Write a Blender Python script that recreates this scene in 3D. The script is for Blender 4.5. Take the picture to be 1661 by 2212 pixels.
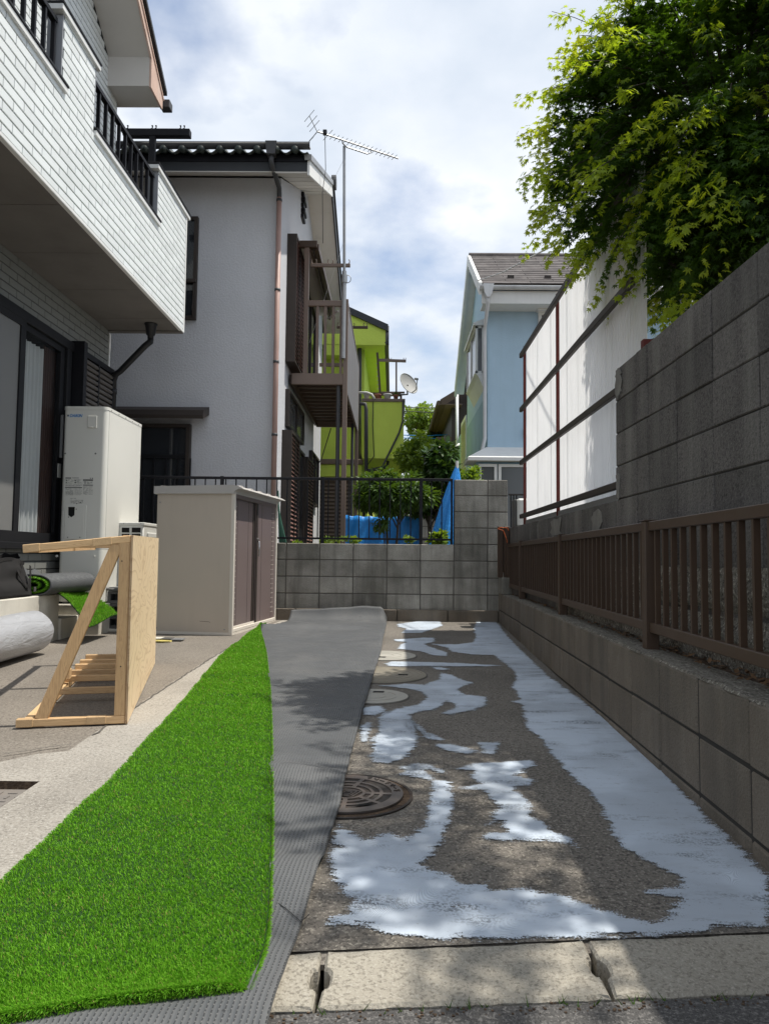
import bpy, math, random
import numpy as np
from mathutils import Matrix, Vector, noise as mnoise

for _o in list(bpy.data.objects):
    bpy.data.objects.remove(_o, do_unlink=True)
SC = bpy.context.scene
COL = SC.collection
R = math.radians
random.seed(7)
RNG = np.random.default_rng(7)

# ------------------------------------------------------------------ camera
FPX, CX, CY = 1600.0, 830.5, 1106.0            # focal length and centre, in units of a 1661 x 2212 picture
CAM = Vector((0.0, 0.0, 0.885))
_yaw, _pit, _rol = math.atan(18.5/FPX), math.atan(98.8/FPX), R(0.6)
_f = Vector((-math.sin(_yaw)*math.cos(_pit), math.cos(_yaw)*math.cos(_pit), math.sin(_pit)))
_r = Vector((math.cos(_yaw), math.sin(_yaw), 0))
_u = _r.cross(_f)
_r2 = _r*math.cos(_rol) + _u*math.sin(_rol)
_u2 = _u*math.cos(_rol) - _r*math.sin(_rol)
cam_d = bpy.data.cameras.new('camera')
cam = bpy.data.objects.new('camera', cam_d)
COL.objects.link(cam)
cam_d.sensor_fit = 'VERTICAL'
cam_d.sensor_height = 36.0
cam_d.lens = 36.0*FPX/2212.0
cam_d.clip_start = 0.05
cam_d.clip_end = 2000
cam.matrix_world = Matrix(((_r2.x, _u2.x, -_f.x, CAM.x), (_r2.y, _u2.y, -_f.y, CAM.y), (_r2.z, _u2.z, -_f.z, CAM.z), (0, 0, 0, 1)))
SC.camera = cam

# ------------------------------------------------------------------ sky, sun, exposure
SUN = Vector((0.385, 0.03, 0.93)).normalized()      # direction towards the sun
SUN_STRENGTH = 4.2
world = bpy.data.worlds.new('World')
SC.world = world
world.use_nodes = True
_nt = world.node_tree
_nt.nodes.clear()
def _wn(t, **k):
    n = _nt.nodes.new(t)
    for a, b in k.items():
        setattr(n, a, b)
    return n
_L = _nt.links.new
_out = _wn('ShaderNodeOutputWorld')
_sky = _wn('ShaderNodeTexSky', sky_type='NISHITA')
_sky.sun_disc = False
_sky.sun_elevation = math.asin(SUN.z)
_sky.sun_rotation = math.atan2(SUN.x, SUN.y)
_sky.air_density = 1.0
_sky.dust_density = 1.2
_tc = _wn('ShaderNodeTexCoord')
_sep = _wn('ShaderNodeSeparateXYZ'); _L(_tc.outputs['Generated'], _sep.inputs[0])
_zm = _wn('ShaderNodeMath', operation='MAXIMUM'); _L(_sep.outputs['Z'], _zm.inputs[0]); _zm.inputs[1].default_value = 0.0
_za = _wn('ShaderNodeMath', operation='ADD'); _L(_zm.outputs[0], _za.inputs[0]); _za.inputs[1].default_value = 0.28
_dv = _wn('ShaderNodeVectorMath', operation='DIVIDE')
_cmb = _wn('ShaderNodeCombineXYZ')
for i in range(3):
    _L(_za.outputs[0], _cmb.inputs[i])
_L(_tc.outputs['Generated'], _dv.inputs[0]); _L(_cmb.outputs[0], _dv.inputs[1])
_n1 = _wn('ShaderNodeTexNoise'); _n1.inputs['Scale'].default_value = 2.7; _n1.inputs['Detail'].default_value = 7; _n1.inputs['Roughness'].default_value = 0.52
_mp = _wn('ShaderNodeMapping'); _mp.inputs['Location'].default_value = (3.1, 1.7, 0.4)
_L(_dv.outputs[0], _mp.inputs[0]); _L(_mp.outputs[0], _n1.inputs['Vector'])
_r1 = _wn('ShaderNodeValToRGB')
_r1.color_ramp.elements[0].position = 0.27; _r1.color_ramp.elements[1].position = 0.50
_L(_n1.outputs[0], _r1.inputs[0])
_n2 = _wn('ShaderNodeTexNoise'); _n2.inputs['Scale'].default_value = 3.6; _n2.inputs['Detail'].default_value = 6
_L(_dv.outputs[0], _n2.inputs['Vector'])
_r2n = _wn('ShaderNodeValToRGB')
_r2n.color_ramp.elements[0].position = 0.36; _r2n.color_ramp.elements[0].color = (0.56, 0.62, 0.70, 1)
_r2n.color_ramp.elements[1].position = 0.68; _r2n.color_ramp.elements[1].color = (0.78, 0.805, 0.84, 1)
_L(_n2.outputs[0], _r2n.inputs[0])
_bs = _wn('ShaderNodeBackground'); _L(_sky.outputs[0], _bs.inputs[0]); _bs.inputs[1].default_value = 0.14
_bc = _wn('ShaderNodeBackground'); _L(_r2n.outputs[0], _bc.inputs[0]); _bc.inputs[1].default_value = 1.10
_mx = _wn('ShaderNodeMixShader')
_mc = _wn('ShaderNodeMath', operation='MULTIPLY'); _mc.inputs[1].default_value = 0.93
_L(_r1.outputs[0], _mc.inputs[0]); _L(_mc.outputs[0], _mx.inputs[0])
_L(_bs.outputs[0], _mx.inputs[1]); _L(_bc.outputs[0], _mx.inputs[2]); _L(_mx.outputs[0], _out.inputs[0])

sun_d = bpy.data.lights.new('sun', 'SUN')
sun_d.energy = SUN_STRENGTH
sun_d.angle = R(0.6)
sun_d.color = (1.0, 0.95, 0.86)
sun = bpy.data.objects.new('sun', sun_d)
COL.objects.link(sun)
sun.rotation_euler = SUN.to_track_quat('Z', 'Y').to_euler()
sun.location = (6, 0, 14)

SC.view_settings.view_transform = 'Standard'
SC.view_settings.look = 'None'
SC.view_settings.exposure = 0.3
SC.view_settings.gamma = 1.0
SC.view_settings.use_curve_mapping = False
SC.cycles.max_bounces = 6
SC.cycles.transparent_max_bounces = 12
SC.cycles.use_denoising = True

# ------------------------------------------------------------------ measuring: a point of the picture, placed on a plane of the place
def ray(X, Y):
    return _f + _r2*((X-CX)/FPX) - _u2*((Y-CY)/FPX)
def PY(X, Y, y):
    d = ray(X, Y); return CAM + d*((y-CAM.y)/d.y)
def PX(X, Y, x):
    d = ray(X, Y); return CAM + d*((x-CAM.x)/d.x)
SLOPE = 0.0155
def gz(y):
    return SLOPE*min(max(y, 1.3), 9.0)
def G(X, Y):
    d = ray(X, Y)
    t = CAM.z/(SLOPE*d.y - d.z)
    return CAM + d*t

# ------------------------------------------------------------------ materials
def _nodes(name):
    m = bpy.data.materials.new(name); m.use_nodes = True
    nt = m.node_tree
    return m, nt, nt.nodes['Principled BSDF'], nt.nodes['Material Output']
class N:
    def __init__(s, nt): s.nt = nt
    def n(s, t, **k):
        n = s.nt.nodes.new(t)
        for a, b in k.items(): setattr(n, a, b)
        return n
    def l(s, a, b): s.nt.links.new(a, b)
    def pos(s, scale=(1, 1, 1), rot=(0, 0, 0)):
        g = s.n('ShaderNodeNewGeometry'); m = s.n('ShaderNodeMapping')
        m.inputs['Scale'].default_value = scale; m.inputs['Rotation'].default_value = rot
        s.l(g.outputs['Position'], m.inputs[0]); return m.outputs[0]
    def noise(s, vec, sc, det=5, rough=0.55, dist=0):
        n = s.n('ShaderNodeTexNoise')
        n.inputs['Scale'].default_value = sc; n.inputs['Detail'].default_value = det
        n.inputs['Roughness'].default_value = rough; n.inputs['Distortion'].default_value = dist
        s.l(vec, n.inputs['Vector']); return n.outputs[0]
    def ramp(s, fac, a, b, ca=(0, 0, 0, 1), cb=(1, 1, 1, 1)):
        r = s.n('ShaderNodeValToRGB')
        e = r.color_ramp.elements
        e[0].position = a; e[1].position = b; e[0].color = ca; e[1].color = cb
        s.l(fac, r.inputs[0]); return r.outputs[0]
    def mix(s, fac, a, b, mode='MIX'):
        m = s.n('ShaderNodeMix', data_type='RGBA', blend_type=mode)
        for i, v in ((0, fac), (6, a), (7, b)):
            if hasattr(v, 'is_linked'): s.l(v, m.inputs[i])
            else: m.inputs[i].default_value = v
        return m.outputs[2]
    def math(s, op, a, b=0.0, c=None):
        m = s.n('ShaderNodeMath', operation=op)
        for i, v in ((0, a), (1, b), (2, c)):
            if v is None: continue
            if hasattr(v, 'is_linked'): s.l(v, m.inputs[i])
            else: m.inputs[i].default_value = v
        return m.outputs[0]
    def bump(s, h, strength, dist, nrm=None):
        b = s.n('ShaderNodeBump'); b.inputs['Strength'].default_value = strength; b.inputs['Distance'].default_value = dist
        s.l(h, b.inputs['Height'])
        if nrm is not None: s.l(nrm, b.inputs['Normal'])
        return b.outputs[0]
def c4(c): return (c[0], c[1], c[2], 1)
def sc3(c, k): return tuple(max(0.0, min(1.0, v*k)) for v in c)

def M(name, col, rough=0.7, var=0.12, sc=6, bump=0.0, bsc=120, bd=0.004, streak=0.0, streakc=None, rnd=0.0, metal=0.0, spec=0.35,
      speck=0.0, speckc=(0, 0, 0), specks=90, speck2=0.0, speck2c=(1, 1, 1), blot=0.0, blotc=(0, 0, 0), blots=1.5, coat=0.0):
    m, nt, b, out = _nodes(name)
    k = N(nt)
    p = k.pos()
    n1 = k.noise(p, sc, 6)
    c = k.mix(n1, c4(sc3(col, 1-var*1.6)), c4(sc3(col, 1+var*1.6)))
    if blot:
        f = k.math('MULTIPLY', k.ramp(k.noise(p, blots, 7, 0.62), 0.46, 0.68), blot)
        c = k.mix(f, c, c4(blotc))
    if speck:
        f = k.math('MULTIPLY', k.ramp(k.noise(p, specks, 3, 0.7), 0.5, 0.62), speck)
        c = k.mix(f, c, c4(speckc))
    if speck2:
        f = k.math('MULTIPLY', k.ramp(k.noise(k.pos((1.13, 1.07, 0.9)), specks*1.25, 3, 0.7), 0.54, 0.64), speck2)
        c = k.mix(f, c, c4(speck2c))
    if streak:
        f = k.math('MULTIPLY', k.ramp(k.noise(k.pos((7, 7, 0.7)), 1.0, 5, 0.6), 0.45, 0.72), streak)
        c = k.mix(f, c, c4(streakc or sc3(col, 0.35)))
    if rnd:
        oi = k.n('ShaderNodeObjectInfo')
        v = k.math('MULTIPLY_ADD', oi.outputs['Random'], 2*rnd, 1-rnd)
        hs = k.n('ShaderNodeHueSaturation'); k.l(v, hs.inputs['Value']); k.l(c, hs.inputs['Color']); c = hs.outputs[0]
    k.l(c, b.inputs['Base Color'])
    b.inputs['Roughness'].default_value = rough
    b.inputs['Metallic'].default_value = metal
    b.inputs['Specular IOR Level'].default_value = spec
    b.inputs['Coat Weight'].default_value = coat
    if bump:
        k.l(k.bump(k.noise(p, bsc, 4, 0.6), bump, bd), b.inputs['Normal'])
    return m

def leafmat(name, top, back, trans=0.45, rough=0.45, hue=0.12):
    m, nt, b, out = _nodes(name)
    k = N(nt)
    p = k.pos()
    n = k.noise(p, 3.0, 3)
    n2 = k.noise(p, 45.0, 2)
    c = k.mix(k.ramp(n, 0.35, 0.65), c4(top), c4(back))
    c = k.mix(k.math('MULTIPLY', k.ramp(n2, 0.4, 0.7), 0.55), c, c4(sc3(back, 1.35)))
    k.l(c, b.inputs['Base Color']); b.inputs['Roughness'].default_value = rough
    b.inputs['Specular IOR Level'].default_value = 0.3
    t = k.n('ShaderNodeBsdfTranslucent')
    k.l(k.mix(1.0, c, (1.9, 1.75, 0.55, 1), 'MULTIPLY'), t.inputs[0])
    mx = k.n('ShaderNodeMixShader'); mx.inputs[0].default_value = trans
    k.l(b.outputs[0], mx.inputs[1]); k.l(t.outputs[0], mx.inputs[2]); k.l(mx.outputs[0], out.inputs[0])
    return m

MT = {}
MT['asphalt'] = M('asphalt', (0.075, 0.072, 0.07), 0.9, 0.25, 3, 0.7, 140, 0.006, speck=0.7, speckc=(0.22, 0.21, 0.2), specks=130, speck2=0.8, speck2c=(0.02, 0.02, 0.02))
MT['drive'] = M('shaded_washed_aggregate_concrete', (0.165, 0.148, 0.128), 0.9, 0.3, 1.6, 0.9, 170, 0.005, speck=0.85, speckc=(0.050, 0.045, 0.040), specks=80, speck2=0.75, speck2c=(0.36, 0.33, 0.28), blot=0.6, blotc=(0.062, 0.055, 0.048), blots=1.1)  # same concrete as the strip, shade of the right side put into its colour
MT['strip'] = M('sunlit_aggregate_concrete', (0.33, 0.305, 0.268), 0.9, 0.18, 1.6, 0.6, 170, 0.004, speck=0.55, speckc=(0.105, 0.093, 0.08), specks=85, speck2=0.7, speck2c=(0.46, 0.44, 0.40), blot=0.5, blotc=(0.155, 0.14, 0.12), blots=1.4)  # same concrete as the drive, made paler where the sun falls
MT['slab'] = M('brown_grey_slab', (0.19, 0.168, 0.142), 0.88, 0.2, 2.2, 0.5, 190, 0.003, speck=0.8, speckc=(0.085, 0.074, 0.062), specks=75, speck2=0.6, speck2c=(0.33, 0.30, 0.26), blot=0.45, blotc=(0.15, 0.13, 0.11), blots=1.2)
MT['kerb'] = M('gutter_concrete', (0.35, 0.322, 0.268), 0.9, 0.14, 4, 0.8, 120, 0.005, speck=0.75, speckc=(0.155, 0.138, 0.112), specks=110, speck2=0.5, speck2c=(0.48, 0.45, 0.39), blot=0.5, blotc=(0.19, 0.172, 0.145), blots=2.0)
MT['block'] = M('concrete_block', (0.31, 0.295, 0.26), 0.92, 0.26, 5, 0.9, 60, 0.008, streak=0.75, streakc=(0.075, 0.07, 0.06), rnd=0.2, speck=0.4, speckc=(0.12, 0.11, 0.1), specks=170, blot=0.6, blotc=(0.12, 0.115, 0.09), blots=2.2)
MT['block_dark'] = M('weathered_dark_block', (0.115, 0.105, 0.098), 0.93, 0.28, 3, 1.0, 95, 0.008, streak=0.55, streakc=(0.21, 0.20, 0.18), rnd=0.22, speck=0.75, speckc=(0.045, 0.041, 0.038), specks=75, speck2=0.4, speck2c=(0.22, 0.21, 0.19), blot=0.55, blotc=(0.05, 0.046, 0.042), blots=1.7)
MT['block_low'] = M('retaining_block', (0.158, 0.130, 0.100), 0.93, 0.28, 3.5, 1.0, 95, 0.008, streak=0.6, streakc=(0.085, 0.075, 0.062), rnd=0.13, speck=0.5, speckc=(0.1, 0.09, 0.075), specks=140, speck2=0.3, speck2c=(0.26, 0.23, 0.20), blot=0.4, blotc=(0.23, 0.205, 0.175), blots=2.4)
MT['mortar_dark'] = M('dark_joint', (0.035, 0.032, 0.029), 0.95, 0.2, 12, 0.5, 150, 0.003)
MT['tile_shaded'] = M('shaded_wall_tile', (0.21, 0.213, 0.198), 0.6, 0.05, 4, 0.25, 160, 0.002, rnd=0.04)  # copy of the wall tile, darkened to carry the shade below the balcony
MT['mortar'] = M('mortar', (0.10, 0.092, 0.082), 0.95, 0.2, 12, 0.5, 150, 0.003)
MT['render_patch'] = M('pale_mortar_smear', (0.185, 0.176, 0.16), 0.9, 0.25, 14, 0.8, 60, 0.006, streak=0.6, streakc=(0.12, 0.115, 0.10))
MT['rubble'] = M('rough_concrete', (0.16, 0.145, 0.12), 0.95, 0.35, 5, 1.0, 60, 0.02, speck=0.9, speckc=(0.05, 0.045, 0.037), specks=55, speck2=0.7, speck2c=(0.46, 0.43, 0.37))
MT['soil'] = M('dark_soil', (0.075, 0.050, 0.033), 0.97, 0.4, 9, 1.0, 70, 0.02, speck=0.6, speckc=(0.16, 0.11, 0.07), specks=60)
MT['ledge'] = M('ledge_render', (0.60, 0.57, 0.50), 0.9, 0.12, 4, 0.4, 90, 0.003, streak=0.3, streakc=(0.30, 0.28, 0.24), blot=0.75, blotc=(0.36, 0.335, 0.29), blots=3.2)
MT['stucco'] = M('grey_stucco', (0.56, 0.562, 0.585), 0.92, 0.05, 2, 0.9, 38, 0.012, streak=0.10, streakc=(0.44, 0.44, 0.45), speck=0.25, speckc=(0.44, 0.44, 0.45), specks=40)
MT['stucco_side'] = MT['stucco']
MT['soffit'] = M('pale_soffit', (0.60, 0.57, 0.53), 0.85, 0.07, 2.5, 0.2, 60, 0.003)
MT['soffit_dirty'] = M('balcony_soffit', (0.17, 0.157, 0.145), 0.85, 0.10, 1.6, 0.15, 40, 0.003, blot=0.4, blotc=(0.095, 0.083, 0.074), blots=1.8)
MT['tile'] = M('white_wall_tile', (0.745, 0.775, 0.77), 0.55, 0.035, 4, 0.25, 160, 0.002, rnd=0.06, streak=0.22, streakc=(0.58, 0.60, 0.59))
MT['groove'] = M('tile_groove', (0.05, 0.054, 0.056), 0.9, 0.1, 8)
MT['white_trim'] = M('white_trim', (0.74, 0.74, 0.72), 0.6, 0.05, 5, streak=0.15, streakc=(0.45, 0.44, 0.42))
MT['grey_trim'] = M('grey_trim', (0.30, 0.31, 0.33), 0.5, 0.06, 5)
MT['barge'] = M('weathered_barge_board', (0.60, 0.42, 0.34), 0.8, 0.14, 6, 0.3, 60, 0.002, streak=0.5, streakc=(0.66, 0.60, 0.55))
MT['black_metal'] = M('black_metal', (0.010, 0.010, 0.013), 0.5, 0.15, 12, spec=0.22)
MT['dark_frame'] = M('dark_window_frame', (0.013, 0.013, 0.015), 0.5, 0.12, 10, spec=0.2)
MT['brown_frame'] = M('dark_brown_frame', (0.045, 0.036, 0.031), 0.55, 0.1, 10, spec=0.25)
MT['bronze'] = M('bronze_aluminium', (0.165, 0.118, 0.092), 0.48, 0.08, 6, spec=0.45)
MT['bronze_dark'] = M('dark_bronze_aluminium', (0.060, 0.035, 0.021), 0.5, 0.12, 6, spec=0.4, streak=0.25, streakc=(0.09, 0.07, 0.058))
MT['rust'] = M('red_brown_steel', (0.11, 0.020, 0.016), 0.7, 0.25, 12, streak=0.4, streakc=(0.06, 0.02, 0.015))
MT['shutter_red'] = M('reddish_brown_louvre', (0.22, 0.115, 0.095), 0.45, 0.08, 6, spec=0.5)
MT['shutter_grey'] = M('brown_grey_louvre', (0.085, 0.075, 0.068), 0.5, 0.1, 6)
MT['pipe_pink'] = M('faded_brown_pipe', (0.36, 0.23, 0.195), 0.5, 0.15, 5, streak=0.3, streakc=(0.42, 0.33, 0.30))
MT['pipe_dark'] = M('dark_grey_pipe', (0.055, 0.055, 0.058), 0.5, 0.1, 6)
MT['pipe_black'] = M('black_pipe', (0.013, 0.013, 0.015), 0.45, 0.1, 6)
MT['pipe_white'] = M('white_pipe', (0.66, 0.67, 0.68), 0.5, 0.08, 6, streak=0.3, streakc=(0.36, 0.35, 0.33))
MT['galv'] = M('galvanised_steel', (0.30, 0.305, 0.31), 0.42, 0.12, 14, metal=0.55)
MT['lime'] = M('lime_green_stucco', (0.60, 0.73, 0.12), 0.9, 0.05, 3, 0.9, 55, 0.012)
MT['blue'] = M('blue_stucco', (0.43, 0.58, 0.70), 0.9, 0.05, 3, 0.6, 45, 0.012, streak=0.12, streakc=(0.22, 0.32, 0.40))
MT['blue_old'] = M('stained_blue_siding', (0.31, 0.46, 0.56), 0.9, 0.1, 3, streak=0.5, streakc=(0.20, 0.28, 0.29))
MT['roof_dark'] = M('green_black_roof_tile', (0.022, 0.032, 0.028), 0.4, 0.25, 5, spec=0.5, rnd=0.2)
MT['roof_slate'] = M('brown_roof_shingle', (0.095, 0.084, 0.082), 0.85, 0.25, 5, 0.4, 60, 0.004, rnd=0.25, blot=0.4, blotc=(0.22, 0.20, 0.19), blots=4)
MT['roof_metal'] = M('charcoal_roof_edge', (0.035, 0.038, 0.042), 0.5, 0.1, 6)
MT['roof_brown'] = M('brown_far_roof', (0.10, 0.070, 0.055), 0.8, 0.15, 6)
MT['heater'] = M('ivory_painted_steel', (0.66, 0.65, 0.60), 0.38, 0.02, 2, spec=0.45)
MT['heater_line'] = M('panel_seam', (0.16, 0.16, 0.15), 0.7, 0.05, 5)
MT['print_blue'] = M('blue_print', (0.01, 0.19, 0.52), 0.5, 0.02, 5)
MT['print_dark'] = M('dark_print', (0.12, 0.12, 0.115), 0.6, 0.05, 5)
MT['shed'] = M('beige_painted_steel', (0.53, 0.46, 0.385), 0.45, 0.04, 2, streak=0.18, streakc=(0.36, 0.315, 0.26), blot=0.22, blotc=(0.40, 0.36, 0.31), blots=2)
MT['shed_frame'] = M('pale_beige_trim', (0.66, 0.61, 0.54), 0.45, 0.03, 3)
MT['shed_roof'] = M('grey_beige_roof', (0.48, 0.455, 0.43), 0.45, 0.06, 3)
MT['shed_door'] = M('taupe_door', (0.17, 0.13, 0.125), 0.36, 0.04, 3, spec=0.5)
MT['steel'] = M('bright_steel', (0.62, 0.62, 0.62), 0.25, 0.05, 10, metal=0.9)
MT['silver_film'] = None
MT['bag'] = M('black_canvas', (0.016, 0.015, 0.015), 0.85, 0.2, 8, 0.3, 300, 0.002)
MT['plastic_grey'] = M('dark_grey_plastic', (0.085, 0.083, 0.08), 0.6, 0.12, 8)
MT['tarp'] = M('blue_tarpaulin', (0.025, 0.25, 0.68), 0.42, 0.12, 7, 0.5, 26, 0.02, spec=0.4)
MT['yellow'] = M('yellow_plastic', (0.70, 0.58, 0.18), 0.5, 0.05, 6)
MT['iron'] = M('rusty_cast_iron', (0.115, 0.098, 0.088), 0.55, 0.25, 6, 0.3, 150, 0.002, metal=0.35, blot=0.5, blotc=(0.14, 0.088, 0.06), blots=7)
MT['iron_dark'] = M('iron_recess', (0.035, 0.031, 0.028), 0.8, 0.25, 20, blot=0.5, blotc=(0.10, 0.06, 0.04), blots=9)
MT['lid_white'] = M('pale_plastic_lid', (0.37, 0.355, 0.315), 0.7, 0.1, 5, speck=0.25, speckc=(0.4, 0.38, 0.33), specks=60)
MT['lid_tan'] = M('sand_concrete_lid', (0.25, 0.225, 0.18), 0.8, 0.12, 5, 0.4, 120, 0.003)
MT['hole'] = M('dark_void', (0.008, 0.008, 0.008), 0.95, 0.1, 5)
MT['hatch'] = M('checker_plate', (0.19, 0.172, 0.155), 0.65, 0.2, 8, 0.3, 120, 0.002, blot=0.35, blotc=(0.22, 0.165, 0.12), blots=7)
MT['bark'] = M('bark', (0.055, 0.045, 0.036), 0.9, 0.3, 12, 0.8, 60, 0.01)
MT['maple_leaf'] = leafmat('maple_leaf', (0.024, 0.058, 0.009), (0.052, 0.108, 0.014), 0.45)
MT['maple_tip'] = leafmat('lit_rim_maple_leaf', (0.19, 0.29, 0.028), (0.27, 0.33, 0.04), 0.55)  # backlit glow along the crown's left and top rim, put into leaf colour
MT['shrub_leaf'] = leafmat('shrub_leaf', (0.035, 0.075, 0.018), (0.065, 0.12, 0.022), 0.35)
MT['glossy_leaf'] = leafmat('glossy_leaf', (0.022, 0.055, 0.016), (0.045, 0.085, 0.02), 0.2, 0.28)
MT['light_leaf'] = leafmat('light_green_leaf', (0.10, 0.18, 0.025), (0.14, 0.21, 0.035), 0.4)
MT['wood_leaf'] = leafmat('far_tree_leaf', (0.040, 0.080, 0.020), (0.075, 0.12, 0.026), 0.3)
MT['dry_leaf'] = M('dry_leaf', (0.16, 0.09, 0.045), 0.9, 0.3, 30)
MT['terrain'] = M('yard_earth', (0.16, 0.145, 0.115), 0.95, 0.3, 2)
MT['pot_terra'] = M('terracotta', (0.30, 0.13, 0.085), 0.8, 0.1, 8)
MT['pot_white'] = M('white_pot', (0.62, 0.62, 0.60), 0.6, 0.08, 8)
MT['dish'] = M('weathered_dish', (0.34, 0.34, 0.33), 0.6, 0.12, 7, blot=0.55, blotc=(0.26, 0.26, 0.25), blots=6)
MT['cable'] = M('dark_cable', (0.03, 0.03, 0.032), 0.6, 0.05, 5)
MT['cable_pale'] = M('pale_cable', (0.55, 0.54, 0.52), 0.6, 0.05, 5)
MT['orange_wire'] = M('orange_wire', (0.55, 0.12, 0.03), 0.6, 0.1, 5)
MT['hose_green'] = M('green_hose', (0.05, 0.14, 0.10), 0.5, 0.1, 5)
MT['room'] = M('dim_room', (0.05, 0.045, 0.04), 0.9, 0.1, 3)
MT['curtain_dark'] = M('dark_red_brown_curtain', (0.055, 0.028, 0.022), 0.9, 0.15, 5)
MT['white_unit'] = M('off_white_casing', (0.60, 0.60, 0.57), 0.45, 0.03, 4)

def glassmat(name, tint, transp, rough=0.04):
    m, nt, b, out = _nodes(name)
    k = N(nt)
    b.inputs['Base Color'].default_value = c4(tint); b.inputs['Roughness'].default_value = rough
    b.inputs['Specular IOR Level'].default_value = 0.6
    t = k.n('ShaderNodeBsdfTransparent')
    mx = k.n('ShaderNodeMixShader'); mx.inputs[0].default_value = transp
    k.l(b.outputs[0], mx.inputs[1]); k.l(t.outputs[0], mx.inputs[2]); k.l(mx.outputs[0], out.inputs[0])
    return m
MT['glass'] = glassmat('window_glass', (0.03, 0.033, 0.036), 0.9)
MT['glass_dark'] = glassmat('dark_glass', (0.030, 0.033, 0.038), 0.10)
MT['glass_frost'] = glassmat('frosted_glass', (0.20, 0.20, 0.195), 0.15, 0.5)
MT['glass_bluegrey'] = glassmat('grey_glass', (0.11, 0.115, 0.12), 0.1, 0.15)

def transl(name, col, mixf, rough=0.6, wave=None):
    m, nt, b, out = _nodes(name)
    k = N(nt)
    p = k.pos()
    c = k.mix(k.noise(p, 3, 4), c4(sc3(col, 0.9)), c4(sc3(col, 1.06)))
    f = k.math('MULTIPLY', k.ramp(k.noise(k.pos((9, 9, 0.5)), 1.0, 5), 0.5, 0.75), 0.3)
    c = k.mix(f, c, c4(sc3(col, 0.62)))
    k.l(c, b.inputs['Base Color']); b.inputs['Roughness'].default_value = rough
    t = k.n('ShaderNodeBsdfTranslucent'); k.l(c, t.inputs[0])
    mx = k.n('ShaderNodeMixShader'); mx.inputs[0].default_value = mixf
    k.l(b.outputs[0], mx.inputs[1]); k.l(t.outputs[0], mx.inputs[2]); k.l(mx.outputs[0], out.inputs[0])
    return m
MT['corrugated'] = transl('white_corrugated_sheet', (0.95, 0.96, 0.965), 0.78)
MT['poly_brown'] = transl('smoke_corrugated_sheet', (0.30, 0.29, 0.30), 0.3, 0.3)
MT['curtain'] = transl('white_curtain', (0.78, 0.82, 0.82), 0.3, 0.9)

def m_silver():
    m, nt, b, out = _nodes('silver_wrap_film'); k = N(nt)
    p = k.pos((1, 1, 1)); n = k.noise(k.pos((9, 2.2, 9)), 1.6, 5, 0.6, 0.6)
    k.l(k.mix(n, (0.38, 0.39, 0.41, 1), (0.56, 0.57, 0.60, 1)), b.inputs['Base Color'])
    b.inputs['Roughness'].default_value = 0.42; b.inputs['Metallic'].default_value = 0.35
    k.l(k.bump(n, 0.55, 0.03), b.inputs['Normal']); return m
MT['silver_film'] = m_silver()

def m_wood(name, col, dark, gsc, rot):
    # long grain along local X after turning by rot about Z
    m, nt, b, out = _nodes(name); k = N(nt)
    tc = k.n('ShaderNodeTexCoord'); mp = k.n('ShaderNodeMapping'); mp.inputs['Scale'].default_value = gsc; mp.inputs['Rotation'].default_value = rot
    k.l(tc.outputs['Object'], mp.inputs[0])
    oi = k.n('ShaderNodeObjectInfo'); ad = k.n('ShaderNodeVectorMath', operation='ADD')
    cb = k.n('ShaderNodeCombineXYZ'); r = k.math('MULTIPLY', oi.outputs['Random'], 37.0)
    for i in range(3): k.l(r, cb.inputs[i])
    k.l(mp.outputs[0], ad.inputs[0]); k.l(cb.outputs[0], ad.inputs[1])
    n = k.noise(ad.outputs[0], 2.0, 5, 0.55, 1.2)
    g = k.math('FRACT', k.math('MULTIPLY', n, 9.0))
    f = k.ramp(g, 0.55, 0.98)
    c = k.mix(k.noise(ad.outputs[0], 1.0, 3), c4(sc3(col, 0.85)), c4(sc3(col, 1.12)))
    c = k.mix(k.math('MULTIPLY', f, 0.5), c, c4(dark))
    hs = k.n('ShaderNodeHueSaturation'); k.l(k.math('MULTIPLY_ADD', oi.outputs['Random'], 0.3, 0.85), hs.inputs['Value']); k.l(c, hs.inputs['Color'])
    k.l(hs.outputs[0], b.inputs['Base Color']); b.inputs['Roughness'].default_value = 0.65
    k.l(k.bump(n, 0.12, 0.004), b.inputs['Normal']); return m
MT['lumber_x'] = m_wood('pine_lumber_along_x', (0.56, 0.37, 0.19), (0.27, 0.15, 0.065), (1.2, 22, 22), (0, 0, 0))
MT['lumber_y'] = m_wood('pine_lumber_along_y', (0.58, 0.39, 0.205), (0.29, 0.165, 0.075), (22, 1.2, 22), (0, 0, 0))
MT['lumber_z'] = m_wood('pine_lumber_along_z', (0.56, 0.36, 0.18), (0.27, 0.14, 0.06), (22, 22, 1.2), (0, 0, 0))
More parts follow.
